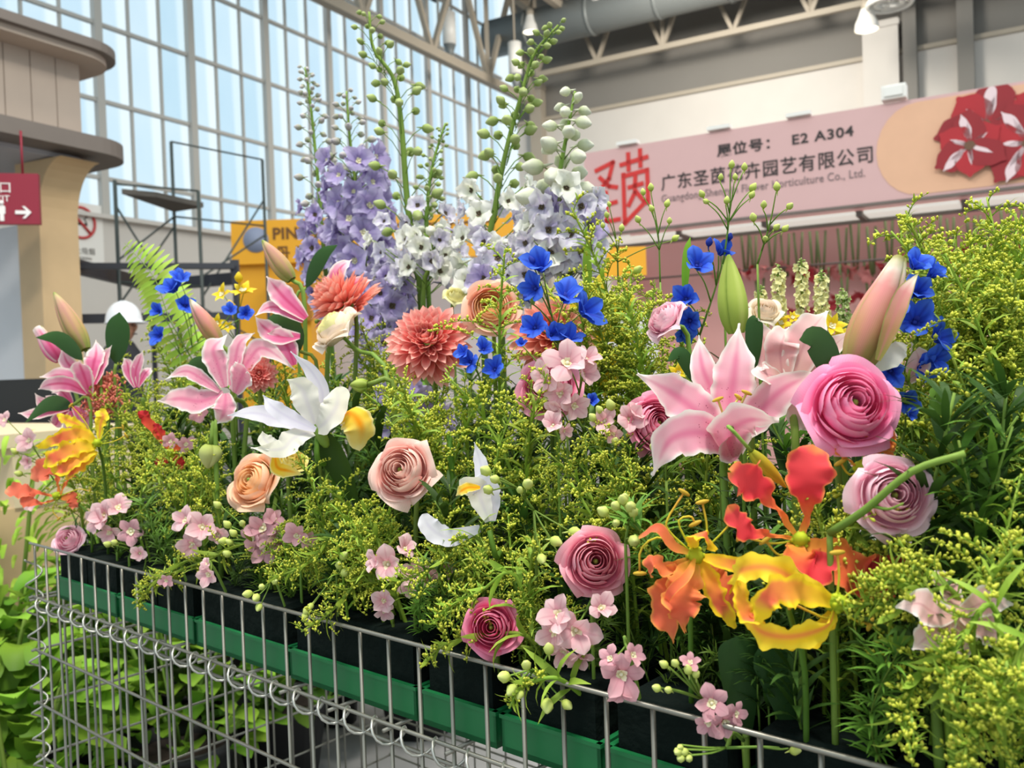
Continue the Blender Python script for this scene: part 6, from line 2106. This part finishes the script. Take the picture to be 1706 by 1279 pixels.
spray('sprig of trumpet-shaped lime buds hanging over the rail', -0.01, NB, LK, EC, stem_to=(905, 1125), buds=[(848, 1128, 26), (858, 1142, 24), (878, 1112, 22), (912, 1165, 28), (938, 1168, 22), (915, 1088, 24), (870, 1150, 18)], r=0.0016, name='bud_sprig')
spray('sprig of small lime buds drooping over the rail at the left', -0.005, NB, LK, EC, stem_to=(450, 960), buds=[(420, 988, 18), (430, 992, 18), (434, 1006, 16), (456, 970, 14), (438, 978, 14)], r=0.0013, name='bud_sprig')
spray('little lime bud clusters low in the goldenrod at left centre', 0.02, NB, LK, EC, stem_to=(560, 950), buds=[(570, 930, 20), (566, 945, 18), (572, 955, 20), (585, 952, 16), (516, 1010, 18), (512, 1020, 16), (520, 1005, 14)], r=0.0013, name='bud_sprig')
spray('small cluster of yellow-green buds below the rail at lower right', -0.01, NB, LK, EC, stem_to=(1210, 1245), buds=[(1132, 1250, 18), (1146, 1252, 18), (1138, 1262, 18), (1150, 1262, 16), (1136, 1244, 14), (1316, 1250, 20), (1375, 1270, 26)], r=0.0014, name='bud_sprig')
spray('yellow-green bud cluster beside the rose pink ranunculus', 0.10, NB, LK, EC, stem_to=(1110, 800), buds=[(1094, 746, 20), (1098, 752, 18)], r=0.0014, name='bud_sprig')

# ------------------------------------------------------------------ yellow blooms behind
YL = petal_set('yellow', P_yfl, 0.5, (35, 90), pr_lance)
spray('clear yellow lily behind the blue delphinium', 0.40, [(985, 545, 150, 0.2, 0.4, 0.8), (1000, 610, 80, 0.3, 0.0, 0.9)], YL, EC, stem_to=(1000, 680), name='yellow_lily', n=6, r=0.003)
spray('small yellow freesias at the left before the yellow booth', 0.34, [(372, 492, 34, -0.3, 0.5, 0.8), (405, 488, 44, 0.1, 0.8, 0.5), (362, 540, 30, 0, 0.3, 0.9), (378, 545, 24, .3, .3, .8)], YL, EC, stem_to=(390, 590), name='yellow_freesia', n=6, buds=[(398, 470, 18), (388, 520, 22)], bmat=P_yfl)
spray('distant yellow blooms under the plump green bud and behind the pink lily', 0.55, [(1300, 540, 34, 0, .5, .8), (1385, 545, 44, 0, .4, .9), (1395, 565, 34, .2, .3, .9), (1320, 530, 24, 0, .5, .8)], YL, EC, stem_to=(1350, 620), name='yellow_freesia', n=6)
spray('yellow blooms low behind the large pink lily bud', 0.30, [(1490, 640, 40, 0, 0.2, 1), (1500, 690, 36, .2, 0, 1), (1130, 622, 30, 0, .3, .9)], YL, EC, stem_to=(1480, 760), name='yellow_freesia', n=6)

# ------------------------------------------------------------------ fern and big leaves
fb, ft = X(345, 640, 0.26), X(208, 405, 0.22)
t, loc = stemmed('fern_frond', 'bright green fern frond arching up before the scaffold', 'fern', fb, (ft - fb).normalized(), back=0.0)
rach = spline([fb, fb.lerp(ft, .35) + V((-.01, 0, .02)), fb.lerp(ft, .7) + V((.012, 0, .012)), ft], 40)
mb = MB(); mb.tube(rach, 0.0016, 5, r2=0.0005); put(t, loc, 'rachis', mb, L_stem)
pin = []
for q in range(2):
    mb = MB(); ribbon(mb, arc_pts(1.0, 8, 40, 5), 0.19, pr_lance, side=(1, 0, 0), cup=0.15, ruf=0.05, rf=5, nu=2, nv=7); pin.append(mb.mesh('pinna', L_fern))
for i in range(3, 80, 3):
    f = i / 80
    p = rach[i // 2].lerp(rach[min(40, i // 2 + 1)], 0.5 * (i % 2))
    tg = (rach[min(40, i // 2 + 1)] - rach[i // 2 - 1]).normalized()
    sd = tg.cross(c_f).normalized()
    L = 0.060 * (0.55 + 0.6 * math.sin(PI * min(1, 0.3 + 0.62 * f))) * (1 - max(0, f - .8) * 3.2)
    for s_ in (-1, 1):
        d_ = (sd * s_ + tg * 0.45 - c_f * 0.10 + V((0, 0, -0.15))).normalized()
        nrm = (-c_f + tg * 0.2)
        x_ = d_.cross(nrm).normalized()
        y_ = d_.cross(x_)
        Mp = Matrix.Identity(4)
        for r_ in range(3):
            Mp[r_][0], Mp[r_][1], Mp[r_][2], Mp[r_][3] = x_[r_] * L, y_[r_] * L, d_[r_] * L, p[r_]
        new('pinna', pin[i % 2], t, loc(Mp))

lance_leaf('upright dark lily leaf in front of the hard-hatted person', (193, 606), (199, 520), 42, 0.15)
lance_leaf('dark lily leaf crossing below the small pink bud at the left', (138, 600), (60, 562), 26, 0.10)
lance_leaf('dark pointed leaf over the counter at the far left', (120, 676), (42, 704), 28, 0.07)
lance_leaf('glossy dark leaf behind the hot pink ranunculus', (1398, 645), (1332, 566), 52, 0.13)
lance_leaf('dark leaf in the shadow below the salmon dahlia', (500, 585), (440, 538), 52, 0.22)
lance_leaf('narrow dark leaf across the lavender delphinium', (510, 480), (562, 408), 26, 0.40)
lance_leaf('dark leaf behind the plump green bud', (1255, 620), (1262, 530), 30, 0.17)
lance_leaf('broad dark leaf below the hanging flame lilies', (1240, 1230), (1228, 1060), 70, 0.05, prof=pr_round)
lance_leaf('second broad dark leaf below the yellow flame lily', (1330, 1230), (1270, 1070), 80, 0.07, prof=pr_round)
lance_leaf('olive leaf at the right behind the goldenrod', (1580, 740), (1548, 660), 34, 0.18, L_mid)
lance_leaf('dark leaf left of the large pink lily', (1160, 640), (1112, 602), 26, 0.18)
lance_leaf('dark leaf behind the pink lily left of the iris', (360, 640), (308, 612), 30, 0.16)
lance_leaf('tall yellow-green iris blade behind the blue delphinium', (980, 520), (978, 400), 16, 0.42, L_lime)
lance_leaf('yellow-green iris blade before the small ochre stand', (1140, 500), (1150, 395), 14, 0.46, L_lime)
# the stem that crosses the light pink ranunculus at the right
a_, b_ = X(1382, 888, 0.035), X(1608, 755, 0.04)
t, loc = stemmed('bare_stalk', 'thick bare green stem crossing the light pink ranunculus', 'stem', a_, AX(0, 1, 0), back=0.0)
mb = MB(); mb.tube(spline([a_, X(1440, 850, 0.03), X(1520, 785, 0.03), b_], 12), 0.0033, 8, r2=0.0025); put(t, loc, 'upper_stem', mb, L_stem)
mb = MB(); mb.tube(spline([X(1452, 842, 0.03), X(1480, 848, 0.028), X(1505, 838, 0.026)], 6), 0.0016, 6, r2=0.0008); put(t, loc, 'side_shoot', mb, L_stem)
for i, (a, b) in enumerate((((755, 800), (748, 720)), ((1335, 1200), (1338, 1070)), ((1296, 1190), (1300, 1070)))):
    q0, q1 = X(*a, 0.15 if i == 0 else 0.06), X(*b, 0.16 if i == 0 else 0.07)
    t, loc = stemmed('bare_stalk', ['thick olive stem standing right of the blush ranunculus', 'pale jointed stem under the yellow flame lily', 'darker stem left of the jointed one under the flame lily'][i], 'stem', q1, (q1 - q0).normalized(), back=0.0, r=0.0036, mat=L_mid)

# ------------------------------------------------------------------ goldenrod: arching sprays over the rail
def arch(label, seq, w0, w1, seed, plume=0.62, spread=0.04, nb=22, buds=12):
    n = len(seq)
    pts = [X(p[0], p[1], w0 + (w1 - w0) * i / (n - 1)) for i, p in enumerate(seq)]
    foot = clampbed(pts[0] + DD * 0.03)
    path = [V((0, 0, 0))] + [p - foot for p in pts]
    L = sum((path[i + 1] - path[i]).length for i in range(len(path) - 1))
    t = goldenrod_variant(seed, H=L, plume=L * plume, nb=nb, spread=spread, buds=buds, path=path, foot=foot, leaves=24, droop=0.2)
    t['label'] = label
    return t


arch('goldenrod spray trailing far left over the rail', [(430, 905), (340, 935), (270, 962), (222, 990)], 0.05, -0.02, 1)
arch('goldenrod sprig drooping straight down over the left rail', [(330, 930), (268, 965), (240, 990), (232, 1015)], 0.03, -0.02, 2, spread=0.025, nb=14)
arch('goldenrod spray spreading left under the dusky pink larkspur', [(560, 900), (530, 925), (490, 950), (448, 962)], 0.05, 0.0, 3)
arch('goldenrod spray dipping over the rail at left centre', [(640, 930), (590, 975), (550, 1020), (502, 1052)], 0.05, -0.02, 4)
arch('goldenrod sprig reaching left below the magenta ranunculus', [(880, 1060), (800, 1060), (740, 1075), (700, 1112)], 0.03, -0.03, 5, spread=0.026, nb=16)
arch('goldenrod spray above the magenta ranunculus', [(860, 960), (800, 985), (750, 1010), (722, 1040)], 0.03, -0.02, 6)
arch('goldenrod spray hanging at the rail by the larkspur faces', [(800, 900), (740, 935), (690, 960), (640, 975)], 0.05, 0.0, 7)
arch('goldenrod tip hanging like a tassel at the lower right', [(1580, 1080), (1530, 1130), (1508, 1190), (1518, 1262)], 0.03, -0.03, 8, spread=0.026, nb=26)
arch('goldenrod tassel hanging right of the pale pink lily', [(1660, 1020), (1600, 1070), (1578, 1110), (1590, 1172)], 0.02, -0.04, 9, spread=0.028, nb=26)
arch('goldenrod sprig reaching left above the pale pink lily', [(1600, 1010), (1540, 985), (1490, 970), (1440, 978)], 0.03, 0.0, 10, spread=0.03)
arch('goldenrod spray curling down at the bottom right corner', [(1700, 1180), (1660, 1190), (1620, 1220), (1600, 1285)], 0.0, -0.05, 12, spread=0.03)
arch('goldenrod spray drooping above the bottom right corner', [(1720, 1080), (1690, 1110), (1670, 1150), (1655, 1200)], 0.0, -0.05, 13, spread=0.03)
arch('goldenrod sprig pointing left in front of the yellow flame lily stem', [(1560, 1020), (1500, 1010), (1450, 1005), (1405, 1015)], 0.02, 0.0, 14, spread=0.025, nb=14)
arch('goldenrod sprig by the trumpet-shaped buds', [(930, 1130), (890, 1135), (865, 1150), (848, 1180)], 0.0, -0.03, 15, spread=0.012, nb=10)

# goldenrod: upright sprays, by where in the arrangement they stand
GV = {
    0.16: [goldenrod_variant(21, 0.16, 0.13, 13, 0.5, 0.055, 20, 14, 0.03), goldenrod_variant(22, 0.16, 0.13, 12, 0.8, 0.06, 22, 14, -0.03)],
    0.28: [goldenrod_variant(23, 0.28, 0.20, 17, 0.5, 0.07, 24, 26, 0.05), goldenrod_variant(24, 0.28, 0.22, 17, 0.2, 0.065, 22, 26, 0.08)],
    0.42: [goldenrod_variant(25, 0.42, 0.26, 22, 0.4, 0.085, 28, 60, 0.04), goldenrod_variant(26, 0.42, 0.28, 22, 0.1, 0.08, 26, 60, -0.05), goldenrod_variant(27, 0.42, 0.24, 18, 0.8, 0.09, 30, 60, 0.09)],
}


MARKS = [(1212, 700, 'the large pink lily'), (1330, 590, 'the backward-facing pink lily'), (147, 630, 'the far left pink lily'), (372, 640, 'the pink lily behind the iris'),
         (1422, 672, 'the hot pink ranunculus'), (1097, 705, 'the rose pink ranunculus'), (1490, 825, 'the light pink ranunculus'), (668, 783, 'the blush coral ranunculus'),
         (817, 510, 'the peach ranunculus'), (418, 800, 'the light peach ranunculus'), (556, 545, 'the cream ranunculus'), (992, 935, 'the dusty rose ranunculus'),
         (818, 1045, 'the magenta ranunculus'), (712, 565, 'the coral dahlia'), (552, 470, 'the shaggy salmon dahlia'), (528, 700, 'the white iris'), (812, 840, 'the half-open white iris'),
         (1310, 1010, 'the yellow flame lily'), (1120, 985, 'the orange flame lily'), (1340, 840, 'the red flame lily'), (110, 750, 'the yellow-topped flame lily'), (80, 815, 'the coral red flame lily'),
         (575, 330, 'the lavender delphinium spikes'), (690, 400, 'the highest delphinium spike'), (930, 510, 'the bright blue delphinium'), (1530, 540, 'the tall blue delphinium'),
         (945, 640, 'the pale pink larkspur cluster'), (960, 1050, 'the open larkspur faces at the rail'), (1034, 1125, 'the hanging dusky pink larkspur'), (275, 520, 'the green fern frond'),
         (1225, 490, 'the plump green lily bud'), (1465, 520, 'the huge pink lily bud'), (178, 862, 'the leftmost larkspur at the rail'), (335, 885, 'the larkspur by the rail at left'),
         (440, 890, 'the dusky larkspur under the peach bloom'), (660, 945, 'the larkspur left of the half-open iris'), (1590, 1025, 'the goldenrod-veiled pale lily'), (1690, 330, 'the tallest goldenrod at the right'),
         (170, 650, 'the coral celosia'), (1104, 528, 'the side-on pale pink ranunculus'), (432, 622, 'the small tight coral bloom'), (1205, 310, 'the bud sprig under the lettering')]
PEND = {}


def note(o, kind, px, py):
    """remember a filler and where it shows, so that it is described by what stands next to it"""
    m_ = min(MARKS, key=lambda q: (q[0] - px) ** 2 + (q[1] - py) ** 2)
    dx, dy = px - m_[0], py - m_[1]
    rel = ('right of' if dx > 0 else 'left of') if abs(dx) > abs(dy) else ('below' if dy > 0 else 'above')
    PEND.setdefault((kind, rel, m_[2]), []).append((py, px, o))


def settle():
    for (kind, rel, mk), L in PEND.items():
        L.sort(key=lambda q: (q[0], q[1]))
        for i, (_, _, o) in enumerate(L):
            if len(L) == 1:
                pre = ''
            elif i == 0:
                pre = 'highest '
            elif i == len(L) - 1:
                pre = 'lowest '
            elif i > 7:
                pre = ORD[i].replace('ninth', '9th').replace('tenth', '10th') + '-highest '
            else:
                pre = ['', 'second-highest ', 'third-highest ', 'fourth-highest ', 'fifth-highest ', 'sixth-highest ', 'seventh-highest ', 'eighth-highest '][min(i, 7)]
            o['label'] = pre + kind + ' ' + rel + ' ' + mk


def rod(px, py, w, label, group, lean=0.03):
    tip = X(px, py, w)
    ft_ = clampbed(tip + V((R.uniform(-lean, lean), R.uniform(-lean, lean), 0)) + DD * 0.03)
    L = (tip - ft_).length
    key = min(GV, key=lambda h: abs(math.log(max(L, .02) / h)))
    o = place(R.choice(GV[key]), ft_, tip, key, label, group)
    if group:
        o['group'] = 'yellow-green goldenrod sprays'
        note(o, 'yellow-green goldenrod spray', px, py)


for (cx, cy, rx, ry, cnt, w0, w1, wh) in (
        (240, 760, 130, 95, 26, 0.04, 0.16, 'massed at the left between the flame lilies and the peach ranunculus'),
        (215, 640, 55, 50, 7, 0.12, 0.24, 'behind the far left pink lily'),
        (330, 580, 90, 50, 9, 0.22, 0.34, 'behind the fern at the left'),
        (570, 870, 105, 80, 16, 0.03, 0.09, 'below the blush ranunculus in the front'),
        (790, 900, 90, 60, 12, 0.03, 0.09, 'around the half-open white iris'),
        (720, 650, 110, 45, 12, 0.12, 0.20, 'under the coral dahlia in the middle'),
        (610, 560, 45, 60, 6, 0.26, 0.36, 'between the lavender spikes and the coral dahlia'),
        (845, 640, 20, 35, 3, 0.15, 0.20, 'in front of the peach ranunculus'),
        (1030, 500, 70, 90, 14, 0.26, 0.42, 'behind the blue delphinium at centre right'),
        (1000, 760, 110, 50, 12, 0.10, 0.20, 'left of the large pink lily'),
        (1625, 440, 75, 100, 30, 0.26, 0.42, 'standing tall at the right edge'),
        (1685, 400, 40, 90, 8, 0.30, 0.42, 'standing tall at the right edge'),
        (1600, 880, 80, 40, 3, 0.02, 0.06, 'over the pale pink lily at the lower right'),
        (1690, 1080, 30, 80, 4, -0.01, 0.02, 'in the bottom right corner'),
        (1400, 810, 30, 40, 5, 0.06, 0.09, 'between the red flame lily and the light pink ranunculus'),
        (1170, 640, 60, 40, 4, 0.2, 0.3, 'left of the large pink lily'),
        (480, 930, 160, 50, 12, 0.03, 0.07, 'x'), (850, 1000, 120, 40, 8, 0.03, 0.06, 'x'), (1600, 620, 70, 60, 10, 0.2, 0.35, 'x'),
        (460, 590, 40, 40, 4, 0.2, 0.3, 'between the lilies left of the cream ranunculus')):
    for i in range(cnt):
        for _ in range(20):
            u_, v_ = R.uniform(-1, 1), R.uniform(-1, 1)
            if u_ * u_ + v_ * v_ < 1:
                break
        rod(cx + rx * u_, cy + ry * v_, R.uniform(w0, w1), 'yellow-green goldenrod spray ' + wh, 'goldenrod ' + wh)
rod(812, 428, 0.22, 'thin goldenrod sprig rising before the peach ranunculus', None, 0.0)
rod(1030, 340, 0.36, 'thin goldenrod sprig rising left of the bud sprigs', None, 0.0)
rod(1685, 318, 0.36, 'tallest goldenrod spray at the right edge', None, 0.0)
rod(1642, 825, 0.03, 'goldenrod spike standing over the pale pink lily', None, 0.0)
rod(520, 745, 0.05, 'thin goldenrod sprig between iris and blush ranunculus', None, 0.0)

# ------------------------------------------------------------------ dark leafy stems filling the stand
LV = [leafy_variant(41, L_dark, 0.26, 30, 0.085, 0.17), leafy_variant(42, L_dark, 0.26, 26, 0.10, 0.14), leafy_variant(43, L_mid, 0.26, 20, 0.075, 0.0, name='feathery_greenery', fine=True),
      leafy_variant(44, L_mid, 0.26, 34, 0.07, 0.12), leafy_variant(45, L_dark, 0.26, 22, 0.085, 0.0, name='feathery_greenery', fine=True)]


def fill(s, w, h, kind=None):
    q = R.choice(LV) if kind is None else LV[kind]
    ft_ = bed_pt(s, w, ZF - 0.015)
    tip = ft_ + V((R.uniform(-.04, .04), R.uniform(-.05, .02), h))
    fine = q.name.startswith('feathery')
    o = place(q, ft_, tip, 0.26, '', 'feathery filler greenery' if fine else 'dark leafy filler greenery')
    px_, py_, _ = to_px(tip)
    note(o, 'feathery green sprig' if fine else 'dark leafy sprig', px_, py_)


for i in range(60):
    s = 0.08 + 1.72 * (i + R.random()) / 60
    fill(s, R.uniform(0.045, 0.11), R.uniform(0.06, 0.13), R.choice((2, 2, 4, 4, 3, 1)))
for i in range(44):
    s = 0.08 + 1.76 * (i + R.random()) / 44
    fill(s, R.uniform(0.10, 0.18), R.uniform(0.10, 0.20))
for i in range(46):
    s = 0.08 + 1.76 * (i + R.random()) / 46
    fill(s, R.uniform(0.18, 0.34), R.uniform(0.18, 0.28))
for i in range(40):
    s = 0.12 + 1.72 * (i + R.random()) / 40
    fill(s, R.uniform(0.34, 0.55), R.uniform(0.22, 0.32))
for i in range(26):
    s = 0.15 + 1.68 * (i + R.random()) / 26
    fill(s, R.uniform(0.55, 0.78), R.uniform(0.20, 0.32))
for i in range(16):
    fill(*bed(X(R.uniform(1180, 1500), 1150, R.uniform(0.04, 0.13))), R.uniform(0.07, 0.17), R.choice((0, 1, 2, 3, 4)))
for i in range(14):
    fill(*bed(X(R.uniform(1500, 1706), 800, 0.1 + 0.02 * i)), R.uniform(0.18, 0.30), R.choice((2, 4, 3)))

settle()
# pale snapdragon spikes far behind at the right
for i, (px, py, h) in enumerate(((1335, 430, 0.5), (1296, 440, 0.45), (1404, 480, 0.42), (1268, 475, 0.4), (1368, 450, 0.45))):
    spike(['pale snapdragon spike before the hanging amaryllis, tallest', 'pale snapdragon spike left of the tallest one', 'thin green snapdragon spike right of the tallest one', 'shorter pale snapdragon spike near the cream ranunculus', 'pale snapdragon spike right beside the tallest one'][i],
          [(px + 3, py + 130), (px + 1, py + 60), (px, py)], 0.62, (0.36, 0.93, 30), (0.88, 1.0, 10), P_creamy if i != 2 else P_budg, P_eyew, P_budg, 0.0085, 0.006, reach=0.0055, thick=0.0022, name='snapdragon')
